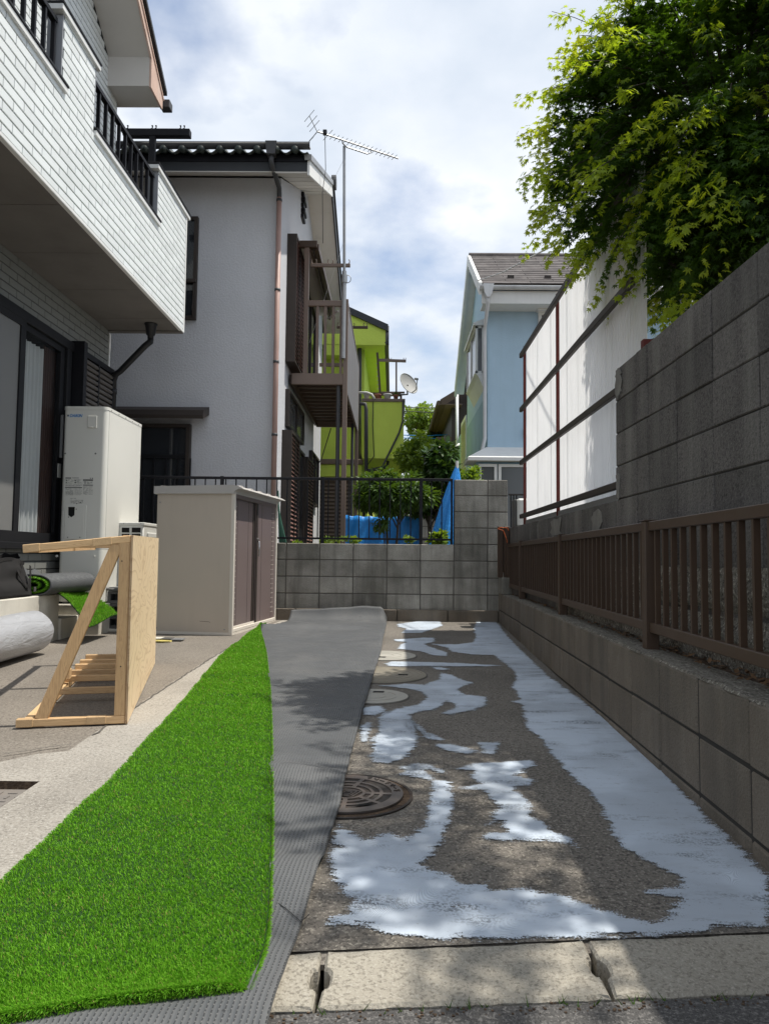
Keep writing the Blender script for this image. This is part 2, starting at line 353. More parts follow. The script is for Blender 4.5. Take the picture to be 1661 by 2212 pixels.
def m_ply():
    m, nt, b, out = _nodes('birch_plywood_face'); k = N(nt)
    tc = k.n('ShaderNodeTexCoord'); mp = k.n('ShaderNodeMapping'); mp.inputs['Scale'].default_value = (1, 0.7, 2.3)
    k.l(tc.outputs['Object'], mp.inputs[0])
    n = k.noise(mp.outputs[0], 1.8, 2, 0.4, 1.0)
    g = k.math('FRACT', k.math('MULTIPLY', n, 11.0))
    f = k.ramp(g, 0.62, 0.9)
    f2 = k.ramp(k.noise(k.pos((40, 40, 4)), 1.0, 3), 0.5, 0.75)
    c = k.mix(k.noise(mp.outputs[0], 1.2, 3), (0.76, 0.57, 0.35, 1), (0.86, 0.69, 0.46, 1))
    c = k.mix(k.math('MULTIPLY', f, 0.42), c, (0.46, 0.28, 0.13, 1))
    c = k.mix(k.math('MULTIPLY', f2, 0.14), c, (0.45, 0.30, 0.16, 1))
    k.l(c, b.inputs['Base Color']); b.inputs['Roughness'].default_value = 0.6
    return m
MT['ply'] = m_ply()
MT['ply_edge'] = M('plywood_edge', (0.26, 0.15, 0.08), 0.8, 0.2, 40)
def m_backing():
    m, nt, b, out = _nodes('turf_backing'); k = N(nt)
    uv = k.n('ShaderNodeUVMap'); sp = k.n('ShaderNodeSeparateXYZ'); k.l(uv.outputs[0], sp.inputs[0])
    wob = k.math('MULTIPLY', k.math('SUBTRACT', k.noise(uv.outputs[0], 30.0, 3), 0.5), 0.006)
    u = k.math('ADD', sp.outputs[0], wob)
    s = k.math('SINE', k.math('MULTIPLY', u, 2*math.pi/0.0115))
    dots = k.math('SINE', k.math('MULTIPLY_ADD', sp.outputs[1], 2*math.pi/0.011, k.math('MULTIPLY', k.noise(uv.outputs[0], 70.0, 2), 7.0)))
    line = k.ramp(s, 0.55, 0.95)
    st = k.math('MULTIPLY', line, k.ramp(dots, 0.35, 0.75))
    n = k.noise(k.pos(), 5.0, 6)
    c = k.mix(n, (0.062, 0.066, 0.071, 1), (0.112, 0.117, 0.122, 1))
    dust = k.ramp(k.noise(k.pos(), 2.4, 7, 0.65), 0.45, 0.7)
    c = k.mix(k.math('MULTIPLY', dust, 0.4), c, (0.175, 0.173, 0.168, 1))
    c = k.mix(k.math('MULTIPLY', line, 0.85), c, (0.022, 0.023, 0.026, 1))
    c = k.mix(k.math('MULTIPLY', st, 0.6), c, (0.22, 0.22, 0.215, 1))
    spots = k.ramp(k.noise(k.pos(), 38.0, 2, 0.4), 0.71, 0.75)
    c = k.mix(k.math('MULTIPLY', spots, 0.85), c, (0.02, 0.02, 0.02, 1))
    k.l(c, b.inputs['Base Color']); b.inputs['Roughness'].default_value = 0.62
    b.inputs['Specular IOR Level'].default_value = 0.35
    h = k.math('ADD', k.math('MULTIPLY', s, 0.5), k.math('MULTIPLY', st, 0.8))
    k.l(k.bump(h, 0.5, 0.002), b.inputs['Normal']); return m
MT['backing'] = m_backing()
def m_blade():
    m, nt, b, out = _nodes('turf_blade'); k = N(nt)
    at = k.n('ShaderNodeAttribute', attribute_name='tint')
    c = k.mix(at.outputs['Fac'], (0.105, 0.34, 0.012, 1), (0.30, 0.60, 0.050, 1))
    big = k.ramp(k.noise(k.pos(), 7.0, 4), 0.35, 0.7)
    c = k.mix(k.math('MULTIPLY', big, 0.30), c, (0.13, 0.34, 0.015, 1))
    c = k.mix(k.ramp(at.outputs['Fac'], 0.955, 0.97), c, (0.34, 0.30, 0.10, 1))
    k.l(c, b.inputs['Base Color']); b.inputs['Roughness'].default_value = 0.5; b.inputs['Specular IOR Level'].default_value = 0.25
    t = k.n('ShaderNodeBsdfTranslucent'); k.l(c, t.inputs[0])
    mx = k.n('ShaderNodeMixShader'); mx.inputs[0].default_value = 0.3
    k.l(b.outputs[0], mx.inputs[1]); k.l(t.outputs[0], mx.inputs[2]); k.l(mx.outputs[0], out.inputs[0]); return m
MT['blade'] = m_blade()
MT['turf_base'] = M('turf_base', (0.012, 0.045, 0.005), 0.9, 0.3, 40)
def m_paint():
    m, nt, b, out = _nodes('pale_blue_adhesive'); k = N(nt)
    at = k.n('ShaderNodeAttribute', attribute_name='edge')
    p = k.pos()
    n = k.noise(p, 11.0, 6, 0.65); n2 = k.noise(k.pos((1, 4.5, 1)), 9.0, 6, 0.7); n3 = k.noise(p, 130.0, 2, 0.6)
    # torn edge: distance to the edge plus noise
    wob = k.math('ADD', k.math('MULTIPLY', k.math('SUBTRACT', n, 0.5), 0.05), k.math('MULTIPLY', k.math('SUBTRACT', k.noise(p, 210.0, 3, 0.7), 0.5), 0.075))
    wob = k.math('ADD', wob, k.math('MULTIPLY', k.math('SUBTRACT', n2, 0.5), 0.095))
    d = k.math('ADD', at.outputs['Fac'], wob)
    thin = k.ramp(k.noise(k.pos((1, 3.2, 1)), 2.6, 6, 0.65), 0.53, 0.68)                 # places where it was scraped thin
    thin = k.math('MULTIPLY', thin, k.ramp(n3, 0.46, 0.54))
    al = k.math('MULTIPLY', k.ramp(d, 0.0, 0.003), k.math('SUBTRACT', 1.0, k.math('MULTIPLY', thin, 0.75)))
    # comb ridges of the notched trowel, in changing directions
    ang = k.math('MULTIPLY', k.noise(p, 1.3, 1), 5.0)
    sx = k.n('ShaderNodeSeparateXYZ'); k.l(p, sx.inputs[0])
    ph = k.math('ADD', k.math('MULTIPLY', sx.outputs[0], k.math('COSINE', ang)), k.math('MULTIPLY', sx.outputs[1], k.math('SINE', ang)))
    rid = k.math('SINE', k.math('MULTIPLY', ph, 2*math.pi/0.011))
    rf = k.math('MULTIPLY', rid, k.ramp(k.noise(p, 2.1, 3), 0.38, 0.58))
    c = k.mix(k.noise(p, 6.0, 6), (0.43, 0.495, 0.58, 1), (0.545, 0.61, 0.695, 1))
    c = k.mix(k.math('MULTIPLY', k.ramp(rf, 0.0, 1.0), 0.45), c, (0.70, 0.76, 0.83, 1))
    c = k.mix(k.math('MULTIPLY', k.ramp(k.math('MULTIPLY', rf, -1.0), 0.2, 1.0), 0.42), c, (0.28, 0.31, 0.36, 1))
    dirt = k.ramp(k.noise(p, 55.0, 3, 0.6), 0.66, 0.72)
    c = k.mix(k.math('MULTIPLY', dirt, 0.45), c, (0.16, 0.15, 0.14, 1))
    wear = k.ramp(k.noise(k.pos((1, 3, 1)), 5.0, 7, 0.7), 0.5, 0.75)
    c = k.mix(k.math('MULTIPLY', wear, 0.35), c, (0.30, 0.33, 0.37, 1))
    k.l(c, b.inputs['Base Color']); b.inputs['Roughness'].default_value = 0.62
    k.l(k.bump(k.math('ADD', rf, k.math('MULTIPLY', n3, 0.4)), 0.5, 0.002), b.inputs['Normal'])
    t = k.n('ShaderNodeBsdfTransparent')
    mx = k.n('ShaderNodeMixShader'); k.l(al, mx.inputs[0])
    k.l(t.outputs[0], mx.inputs[1]); k.l(b.outputs[0], mx.inputs[2]); k.l(mx.outputs[0], out.inputs[0]); return m
MT['paint'] = m_paint()

# ------------------------------------------------------------------ building helpers
ROOTM = {}
def link(o): COL.objects.link(o); return o
def tag(o, label=None, cat=None, group=None, kind=None):
    if label: o['label'] = label
    if cat: o['category'] = cat
    if group: o['group'] = group
    if kind: o['kind'] = kind
    return o
def thing(name, label, cat, loc=(0, 0, 0), rotz=0.0, group=None):
    """an Empty at the base of a thing; its parts are children"""
    o = link(bpy.data.objects.new(name, None)); o.empty_display_size = 0.2
    o.location = loc; o.rotation_euler = (0, 0, rotz)
    ROOTM[o.name] = Matrix.Translation(Vector(loc)) @ Matrix.Rotation(rotz, 4, 'Z')
    return tag(o, label, cat, group)
def attach(o, parent, local=False):
    if parent is None: return o
    o.parent = parent
    if not local and parent.name in ROOTM:
        o.matrix_parent_inverse = ROOTM[parent.name].inverted()
    return o
def kids(k_, base, seen={}): pass

class MB:
    def __init__(s): s.v = []; s.f = []
    def add(s, vs, fs):
        b = len(s.v); s.v += [tuple(v) for v in vs]; s.f += [tuple(i+b for i in f) for f in fs]; return s
    def box(s, a, b):
        x0, y0, z0 = a; x1, y1, z1 = b
        x0, x1 = min(x0, x1), max(x0, x1); y0, y1 = min(y0, y1), max(y0, y1); z0, z1 = min(z0, z1), max(z0, z1)
        return s.add([(x0, y0, z0), (x1, y0, z0), (x1, y1, z0), (x0, y1, z0), (x0, y0, z1), (x1, y0, z1), (x1, y1, z1), (x0, y1, z1)],
                     [(0, 3, 2, 1), (4, 5, 6, 7), (0, 1, 5, 4), (1, 2, 6, 5), (2, 3, 7, 6), (3, 0, 4, 7)])
    def cbox(s, a, b, c=0.004):
        """a box with chamfered edges"""
        lo = [min(a[i], b[i]) for i in range(3)]; hi = [max(a[i], b[i]) for i in range(3)]
        c = min(c, *[(hi[i]-lo[i])*0.45 for i in range(3)])
        vs = {}; lst = []
        for sx in (0, 1):
            for sy in (0, 1):
                for sz in (0, 1):
                    sg = (sx, sy, sz)
                    for ax in range(3):
                        p = []
                        for i in range(3):
                            e = hi[i] if sg[i] else lo[i]
                            p.append(e if i == ax else (e-c if sg[i] else e+c))
                        vs[(sg, ax)] = len(lst); lst.append(tuple(p))
        fs = []
        for ax in range(3):
            o = [i for i in range(3) if i != ax]
            for d in (0, 1):
                q = []
                for (p_, r_) in ((0, 0), (1, 0), (1, 1), (0, 1)):
                    sg = [0, 0, 0]; sg[ax] = d; sg[o[0]] = p_; sg[o[1]] = r_
                    q.append(vs[(tuple(sg), ax)])
                flip = (d == 0) ^ (ax == 1)
                fs.append(tuple(reversed(q)) if flip else tuple(q))
        ctr = Vector([(lo[i]+hi[i])/2 for i in range(3)])
        def orient(f):
            P = [Vector(lst[i]) for i in f]
            n = (P[1]-P[0]).cross(P[2]-P[0])
            m = sum(P, Vector())/len(P) - ctr
            return f if n.dot(m) > 0 else tuple(reversed(f))
        for ax in range(3):                      # the edges that run along ax
            o = [i for i in range(3) if i != ax]
            for p_ in (0, 1):
                for r_ in (0, 1):
                    A = [0, 0, 0]; A[o[0]] = p_; A[o[1]] = r_
                    B = list(A); B[ax] = 1
                    A, B = tuple(A), tuple(B)
                    fs.append((vs[(A, o[0])], vs[(B, o[0])], vs[(B, o[1])], vs[(A, o[1])]))
        for sx in (0, 1):
            for sy in (0, 1):
                for sz in (0, 1):
                    sg = (sx, sy, sz); fs.append((vs[(sg, 0)], vs[(sg, 1)], vs[(sg, 2)]))
        return s.add(lst, [orient(f) for f in fs])
    def beam(s, p, q, w, h, up=(0, 0, 1), c=0.0):
        """a bar of section w (sideways) x h (up) from p to q"""
        p = Vector(p); q = Vector(q); d = (q-p); L = d.length; d.normalize()
        up = Vector(up)
        sd = d.cross(up)
        if sd.length < 1e-5: sd = d.cross(Vector((1, 0, 0)))
        sd.normalize(); u = sd.cross(d)
        t = MB()
        if c: t.cbox((0, -w/2, -h/2), (L, w/2, h/2), c)
        else: t.box((0, -w/2, -h/2), (L, w/2, h/2))
        return s.add([p + d*v[0] - sd*v[1] + u*v[2] for v in t.v], t.f)
    def tube(s, pts, r, n=10, cap=True, closed=False):
        pts = [Vector(p) for p in pts]; rr = r if isinstance(r, (list, tuple)) else [r]*len(pts)
        vs = []; fs = []; prev = None
        for i, p in enumerate(pts):
            a = pts[max(i-1, 0)]; b = pts[min(i+1, len(pts)-1)]
            d = (b-a).normalized()
            if prev is None:
                x = d.cross(Vector((0, 0, 1)))
                if x.length < 1e-4: x = Vector((1, 0, 0))
            else:
                x = prev - d*prev.dot(d)
                if x.length < 1e-6: x = d.cross(Vector((0, 0, 1)))
            x.normalize(); prev = x; y = d.cross(x)
            for j in range(n):
                t = 2*math.pi*j/n
                vs.append(p + (x*math.cos(t)+y*math.sin(t))*rr[i])
        for i in range(len(pts)-1):
            for j in range(n):
                fs.append((i*n+j, i*n+(j+1) % n, (i+1)*n+(j+1) % n, (i+1)*n+j))
        if cap:
            fs.append(tuple(range(n-1, -1, -1))); m = (len(pts)-1)*n; fs.append(tuple(range(m, m+n)))
        return s.add(vs, fs)
    def prism(s, poly, a, b, axis='z'):
        """poly: 2D points; extruded from a to b along axis (x: points are (y,z); y: (x,z); z: (x,y))"""
        n = len(poly)
        def P(p, t): return {'x': (t, p[0], p[1]), 'y': (p[0], t, p[1]), 'z': (p[0], p[1], t)}[axis]
        vs = [P(p, a) for p in poly]+[P(p, b) for p in poly]
        fs = [tuple(range(n-1, -1, -1)), tuple(range(n, 2*n))]+[(i, (i+1) % n, n+(i+1) % n, n+i) for i in range(n)]
        return s.add(vs, fs)
    def disc(s, c, r, z0, z1, n=40):
        return s.prism([(c[0]+r*math.cos(2*math.pi*i/n), c[1]+r*math.sin(2*math.pi*i/n)) for i in range(n)], z0, z1)
    def lathe(s, prof, c, n=16):
        vs = []; fs = []
        for (r, z) in prof:
            for j in range(n):
                t = 2*math.pi*j/n; vs.append((c[0]+r*math.cos(t), c[1]+r*math.sin(t), c[2]+z))
        for i in range(len(prof)-1):
            for j in range(n):
                fs.append((i*n+j, i*n+(j+1) % n, (i+1)*n+(j+1) % n, (i+1)*n+j))
        fs.append(tuple(range(n-1, -1, -1))); m = (len(prof)-1)*n; fs.append(tuple(range(m, m+n)))
        return s.add(vs, fs)
    def quad(s, a, b, c, d): return s.add([a, b, c, d], [(0, 1, 2, 3)])
    def mesh(s, name, mat, smooth=False):
        me = bpy.data.meshes.new(name); me.from_pydata(s.v, [], s.f)
        if mat: me.materials.append(MT[mat] if isinstance(mat, str) else mat)
        if smooth:
            me.polygons.foreach_set('use_smooth', [True]*len(me.polygons))
        me.update(); return me
    def build(s, name, mat, parent=None, smooth=False, local=False, fix=False):
        me = s.mesh(name, mat, smooth)
        if fix:
            import bmesh
            bm = bmesh.new(); bm.from_mesh(me); bmesh.ops.recalc_face_normals(bm, faces=bm.faces); bm.to_mesh(me); bm.free()
        o = link(bpy.data.objects.new(name, me)); return attach(o, parent, local)
def piece(name, me, mat4, parent, local=False):
    """one of many alike pieces that share their mesh"""
    o = link(bpy.data.objects.new(name, me)); attach(o, parent, local)
    o.matrix_basis = mat4; return o
T = Matrix.Translation
def RZ(a): return Matrix.Rotation(a, 4, 'Z')
def shade_auto(o, ang=40):
    me = o.data
    me.polygons.foreach_set('use_smooth', [True]*len(me.polygons))
    try: me.set_sharp_from_angle(angle=R(ang))
    except Exception: pass
    return o
def npmesh(name, V, F, mat, parent=None, local=False, smooth=False, attr=None):
    """large meshes from numpy: V (n,3), F (m,k)"""
    me = bpy.data.meshes.new(name)
    n, (m, kk) = len(V), F.shape
    me.vertices.add(n); me.vertices.foreach_set('co', np.ascontiguousarray(V, dtype=np.float32).ravel())
    me.loops.add(m*kk); me.loops.foreach_set('vertex_index', np.ascontiguousarray(F, dtype=np.int32).ravel())
    me.polygons.add(m); me.polygons.foreach_set('loop_start', np.arange(0, m*kk, kk, dtype=np.int32))
    try: me.polygons.foreach_set('loop_total', np.full(m, kk, dtype=np.int32))
    except Exception: pass
    if attr is not None:
        for an, av in attr.items():
            a = me.attributes.new(an, 'FLOAT', 'POINT'); a.data.foreach_set('value', np.ascontiguousarray(av, dtype=np.float32))
    me.update(calc_edges=True); me.validate()
    if smooth: me.polygons.foreach_set('use_smooth', [True]*len(me.polygons))
    me.materials.append(MT[mat])
    o = link(bpy.data.objects.new(name, me)); return attach(o, parent, local)
def stretch(pts, xs):
    """piecewise linear interpolation of x over sorted (key, value) points"""
    k = [p[0] for p in pts]; v = [p[1] for p in pts]
    return np.interp(xs, k, v)
# ================================================================== the ground
def sheet(name, polys, dz, mat, parent=None, kind='structure', thick=0.0):
    mb = MB()
    for p in polys:
        a = [(x, y, SLOPE*y+dz) for x, y in p]
        mb.add(a, [tuple(range(len(a)))])
        if thick:
            n = len(a); mb.add(a+[(x, y, z-thick) for x, y, z in a], [(i, n+i, n+(i+1) % n, (i+1) % n) for i in range(n)])
    o = mb.build(name, mat, parent, fix=False)
    me = o.data
    for f in me.polygons:
        if not thick and f.normal.z < 0: f.flip()
    if parent is None: o['kind'] = kind
    return o
o = MB().quad((-400, -300, -0.09), (400, -300, -0.09), (400, 700, -0.09), (-400, 700, -0.09)).build('terrain', 'terrain'); o['kind'] = 'structure'

KB0, KB1 = G(645, 2053), G(1649, 2010)          # back edge of the gutter covers
KF0, KF1 = G(595, 2181), G(1649, 2139)          # front edge
kdir = (KB1-KB0); kdir.z = 0; kdir.normalize()
def kb(x): return KB0.y + (x-KB0.x)*(KB1.y-KB0.y)/(KB1.x-KB0.x)
def kf(x): return KF0.y + (x-KF0.x)*(KF1.y-KF0.y)/(KF1.x-KF0.x)
o = MB().quad((-60, -40, 0.013), (60, -40, 0.013), (60, kf(60), 0.013), (-60, kf(-60), 0.013)).build('road', 'asphalt'); o['kind'] = 'structure'

LW0, LW1 = G(1072, 1340), G(1661, 1885)         # foot of the low wall
lw_s = (LW0.x-LW1.x)/(LW0.y-LW1.y)
def xf(y): return LW1.x + (y-LW1.y)*lw_s
BND = [(-4.2, 3.02)] + [(G(*p).x, G(*p).y) for p in ((0, 1646), (78, 1629), (148, 1622), (198, 1588), (296, 1524), (378, 1470), (470, 1412), (515, 1388))] + [(-1.42, 7.5), (-1.28, 8.9)]
HX0, HX1, HY0, HY1 = -1.95, -1.30, 2.16, 2.79
XS = -0.62
sheet('driveway', [[(XS, kb(XS)-0.004), (xf(1.6)+0.1, kb(1.1)-0.004), (xf(9)+0.1, 8.95), (XS, 8.95)]], 0, 'drive')
sheet('side_strip', [[(-4.2, kb(-4.2)), (XS, kb(XS)-0.004), (XS, HY0), (-4.2, HY0)], [(-4.2, HY0), (HX0, HY0), (HX0, HY1), (-4.2, HY1)], [(HX1, HY0), (XS, HY0), (XS, HY1), (HX1, HY1)],
                 [(-4.2, HY1), (XS, HY1), (XS, 8.95), (-1.28, 8.95)] + list(reversed(BND))], 0, 'strip')
sheet('parking_slab', [BND + [(-4.2, 8.95)]], 0.0, 'slab')
# a crack across the slab
cr = MB()
def crack(mb, pts, w, dz):
    P = []
    for i in range(len(pts)-1):
        a, b = Vector(pts[i]), Vector(pts[i+1]); n = max(2, int((b-a).length/0.05))
        for t in range(n): P.append(a.lerp(b, t/n) + Vector((random.uniform(-.008, .008), random.uniform(-.012, .012))))
    P.append(Vector(pts[-1]))
    for i in range(len(P)-1):
        a, b = P[i], P[i+1]; d = (b-a); nn = Vector((-d.y, d.x)).normalized(); w0 = w*random.uniform(.5, 1.3)
        mb.add([(a.x-nn.x*w, a.y-nn.y*w, SLOPE*a.y+dz), (b.x-nn.x*w0, b.y-nn.y*w0, SLOPE*b.y+dz), (b.x+nn.x*w0, b.y+nn.y*w0, SLOPE*b.y+dz), (a.x+nn.x*w, a.y+nn.y*w, SLOPE*a.y+dz)], [(0, 1, 2, 3)])
    return mb
crack(cr, [(G(0, 1640).x, G(0, 1640).y+.05), (G(148, 1618).x, G(148, 1618).y+.04)], 0.004, 0.0115)
crack(cr, [(p[0]+.012, p[1]-.012) for p in BND[4:9]], 0.005, 0.004)
o = cr.build('ground_cracks', 'mortar'); o['kind'] = 'structure'

# gutter covers
gut = [(-3.2, -1.02), (-1.01, G(690, 2090).x), (G(690, 2090).x+.008, G(1284, 2075).x), (G(1284, 2075).x+.008, 1.75), (1.758, 2.4)]
gl = ['pale concrete gutter cover hidden under the left end of the turf', 'pale concrete gutter cover left of the joint beside the grey turf backing', 'pale concrete gutter cover between the two notched joints at the road edge', 'pale concrete gutter cover at the lower right corner, right of the oval notch', 'gutter cover beyond the right border']
for (xa, xb), lab in list(zip(gut, gl))[1:4]:
    t = thing('gutter_cover', lab, 'gutter cover', ((xa+xb)/2, kb((xa+xb)/2)-.1, -0.02), group='gutter covers along the road')
    ps = []
    na, nb = random.uniform(.016, .022), random.uniform(.014, .02)
    def edge_l(x, w):
        m = 0.5*(kf(x)+kb(x)); h = .036
        return [(x, kf(x)+.006), (x+.004, m-h), (x+w*.7, m-h*.9), (x+w, m-h*.3), (x+w, m+h*.5), (x+w*.5, m+h), (x+.002, m+h*1.05), (x, kb(x)-.003)]
    def edge_r(x, w):
        m = 0.5*(kf(x)+kb(x)); h = .036
        return [(x, kb(x)-.003), (x-.003, m+h), (x-w*.7, m+h*.9), (x-w, m+h*.3), (x-w, m-h*.5), (x-w*.5, m-h), (x, m-h*1.05), (x, kf(x)+.006)]
    el, er = edge_l(xa, na), edge_r(xb, nb)
    fr = [(xb+(xa-xb)*i/24, kf(xb+(xa-xb)*i/24)+.006+random.uniform(-.004, .004)) for i in range(1, 24)]
    bk = [(xa+(xb-xa)*i/24, kb(xa+(xb-xa)*i/24)-.003+random.uniform(-.0035, .0025)) for i in range(1, 24)]
    poly = el+bk+er+fr
    def zt(x, y): return SLOPE*y - 0.003
    n = len(poly); mb = MB()
    cxy = (sum(p[0] for p in poly)/n, sum(p[1] for p in poly)/n)
    ins = []
    for i in range(n):
        a, b_ = Vector(poly[i-1]), Vector(poly[(i+1) % n]); d = (b_-a).normalized(); ins.append((poly[i][0]+d.y*.006, poly[i][1]-d.x*.006))
    mb.add([(x, y, -0.2) for x, y in poly]+[(x, y, zt(x, y)-.007) for x, y in poly]+[(x, y, zt(x, y)) for x, y in ins],
           [(i, (i+1) % n, n+(i+1) % n, n+i) for i in range(n)]+[(n+i, n+(i+1) % n, 2*n+(i+1) % n, 2*n+i) for i in range(n)]+[tuple(range(2*n, 3*n))])
    mb.build('cover_slab', 'kerb', t, fix=True)
for xa_ in (-3.2,):
    jf = MB(); jf.add([(xa_, kb(xa_)-.035, .0), (1.5, kb(1.5)-.035, .0), (1.5, kb(1.5)+.02, .0), (xa_, kb(xa_)+.02, .0), (xa_, kb(xa_)-.035, .012), (1.5, kb(1.5)-.035, .012), (1.5, kb(1.5)+.02, SLOPE*kb(1.5)-.004), (xa_, kb(xa_)+.02, SLOPE*kb(xa_)-.004)], [(0, 1, 5, 4), (4, 5, 6, 7)])
    o = jf.build('joint_fill', 'slab'); o['kind'] = 'structure'
o = MB().box((-3.3, 1.2, -0.3), (2.4, 1.9, -0.075)).build('gutter_channel', 'hole'); o['kind'] = 'structure'
# little weeds and grit in the joint to the road
wv = MB()
for i in range(46):
    x = random.uniform(-.25, 1.2); y = kf(x)+random.uniform(-.012, .004)
    for j in range(random.choice((1, 2, 3))):
        h = random.uniform(.006, .022); a = random.uniform(0, 6.28); w = .0016
        wv.add([(x-w, y, .012), (x+w, y, .012), (x+math.cos(a)*h*.8, y+math.sin(a)*h*.8, .012+h)], [(0, 1, 2)])
o = wv.build('joint_weeds', 'shrub_leaf'); tag(o, 'tiny weeds growing in the joint between gutter covers and road', 'weeds', kind='stuff')
gv = MB()
for i in range(260):
    x = random.uniform(-.3, 1.25); y = kf(x)+random.uniform(-.03, .003)
    r_ = random.uniform(.001, .003); z = .0125
    gv.box((x-r_, y-r_*.8, z), (x+r_, y+r_*.8, z+r_))
o = gv.build('grit', 'soil'); tag(o, 'dark grit lying along the gutter joints', 'grit', kind='stuff')

# recessed inspection hatch at the left
t = thing('inspection_hatch', 'rusty checker-plate hatch sunk into the pale ground at the left border', 'hatch', ((HX0+HX1)/2, (HY0+HY1)/2, gz(2.5)-.03))
mb = MB(); zz = lambda y, d: SLOPE*y-d
mb.quad((HX0, HY0, zz(HY0, .030)), (HX1, HY0, zz(HY0, .030)), (HX1, HY1, zz(HY1, .030)), (HX0, HY1, zz(HY1, .030)))
mb.build('cover_plate', 'hatch', t)
mb = MB()
mb.quad((HX0, HY1, zz(HY1, .03)), (HX1, HY1, zz(HY1, .03)), (HX1, HY1, zz(HY1, -.0005)), (HX0, HY1, zz(HY1, -.0005)))
mb.quad((HX1, HY0, zz(HY0, .03)), (HX1, HY1, zz(HY1, .03)), (HX1, HY1, zz(HY1, -.0005)), (HX1, HY0, zz(HY0, -.0005)))
mb.quad((HX0, HY0, zz(HY0, .03)), (HX0, HY1, zz(HY1, .03)), (HX0, HY1, zz(HY1, -.0005)), (HX0, HY0, zz(HY0, -.0005)))
mb.build('pit_rim', 'soil', t)
mb = MB()
for i in range(14):
    for j in range(14):
        x = HX0+.03+i*.0455; y = HY0+.03+j*.0425; z = zz(y, .030)
        if (i+j) % 2: mb.box((x-.016, y-.004, z), (x+.016, y+.004, z+.003))
        else: mb.box((x-.004, y-.015, z), (x+.004, y+.015, z+.003))
o = mb.build('tread_ribs', 'hatch', t); o['kind'] = 'stuff'

# ------------------------------------------------------------------ manhole covers
def ring(mb, c, r0, r1, a0, a1, z0, z1, n=12):
    P = [(c[0]+r1*math.cos(a0+(a1-a0)*i/n), c[1]+r1*math.sin(a0+(a1-a0)*i/n)) for i in range(n+1)] + [(c[0]+r0*math.cos(a1+(a0-a1)*i/n), c[1]+r0*math.sin(a1+(a0-a1)*i/n)) for i in range(n+1)]
    return mb.prism(P, z0, z1)
def tilt(o, c):
    """lay a flat thing built at z = 0 on the sloping drive"""
    for v in o.data.vertices: v.co.z += SLOPE*v.co.y
    return o
mc = (G(750, 1719).x, G(750, 1719).y); MR = 0.198
t = thing('manhole_cover', 'round rusty cast-iron manhole cover half under the grey turf backing', 'manhole cover', (mc[0], mc[1], gz(mc[1])))
tilt(MB().disc(mc, MR+.027, .001, .0035, 72).build('mortar_ring', 'soil', t), mc)
mb = MB(); ring(mb, mc, MR+.024, MR+.034, 0, 2*math.pi, .001, .006, 72); tilt(mb.build('frame_rim', 'iron_dark', t), mc)
tilt(MB().disc(mc, MR, .003, .008, 72).build('recess_plate', 'iron_dark', t), mc)
mb = MB()
ring(mb, mc, MR*.80, MR, 0, 2*math.pi, .008, .0125, 72)
for (r0, r1) in ((.585, .645), (.43, .485), (.27, .33)): ring(mb, mc, MR*r0, MR*r1, 0, 2*math.pi, .008, .0122, 60)
ring(mb, mc, MR*.70, MR*.81, 0, 2*math.pi, .008, .0121, 60) if False else None
for a in (R(-2), R(72), R(140), R(200), R(268), R(318)):
    d = Vector((math.cos(a), math.sin(a), 0)); p = Vector((mc[0], mc[1], .0101))
    mb.beam(p+d*MR*.30, p+d*MR*.83, .016, .0040)
tilt(mb.build('raised_ribs', 'iron', t, fix=True), mc)
mb = MB()
for k_, s_ in enumerate((.045, .031, .017)):       # the diamond emblem at the centre
    q = [(mc[0]+s_*1.15*math.cos(R(90*i)+.35), mc[1]+s_*math.sin(R(90*i)+.35)) for i in range(4)]
    for i in range(4): mb.beam((q[i][0], q[i][1], .0100), (q[(i+1) % 4][0], q[(i+1) % 4][1], .0100), .005, .0042)
tilt(mb.build('emblem', 'iron', t), mc)
mb = MB()                                          # cast characters round the rim
for k_, a in enumerate(np.linspace(R(8), R(66), 7)):
    c_ = Vector((mc[0]+math.cos(a)*MR*.895, mc[1]+math.sin(a)*MR*.895, .0135)); tt = Vector((-math.sin(a), math.cos(a), 0)); rr = Vector((math.cos(a), math.sin(a), 0))
    w = .012
    st = [((-.8, .8), (.8, .8)), ((.5, .8), (-.3, -.9)), ((-.7, -.2), (-.1, .3))] if k_ % 3 == 0 else ([((-.9, 0), (.9, 0))] if k_ % 3 == 1 else [((-.6, .9), (-.6, -.6)), ((-.6, -.6), (.8, .5)), ((.6, .9), (.8, .5))])
    for (p_, q_) in st: mb.beam(c_+tt*p_[0]*w+rr*p_[1]*w, c_+tt*q_[0]*w+rr*q_[1]*w, .0042, .003)
tilt(mb.build('cast_lettering', 'iron_dark', t), mc)
hx, hy = mc[0]+.062, mc[1]-.118
mb = MB(); mb.prism([(hx-.03, hy-.022), (hx+.022, hy-.006), (hx+.036, hy+.014), (hx-.014, hy-.002)], .0124, .0132); tilt(mb.build('key_slot', 'hole', t, fix=True), mc)
def lid(name, lab, c, r, mat, rings, slot):
    t = thing(name, lab, 'manhole cover', (c[0], c[1], gz(c[1])), group='pale round covers in the drive')
    tilt(MB().disc(c, r+.012, .0005, .002, 56).build('rim_gap', 'mortar', t), c)
    tilt(MB().disc(c, r, .002, .0065, 56).build('lid_plate', mat, t), c)
    mb = MB()
    for q in rings: ring(mb, c, r*q, r*q+.006, 0, 2*math.pi, .0062, .0085, 48)
    tilt(mb.build('raised_ring', mat, t), c)
    mb = MB(); mb.prism([(slot[0]-.035, slot[1]-.016), (slot[0]+.03, slot[1]-.016), (slot[0]+.035, slot[1]+.016), (slot[0]-.03, slot[1]+.016)], .0065, .0094); tilt(mb.build('key_slot', 'hole', t, fix=True), c)
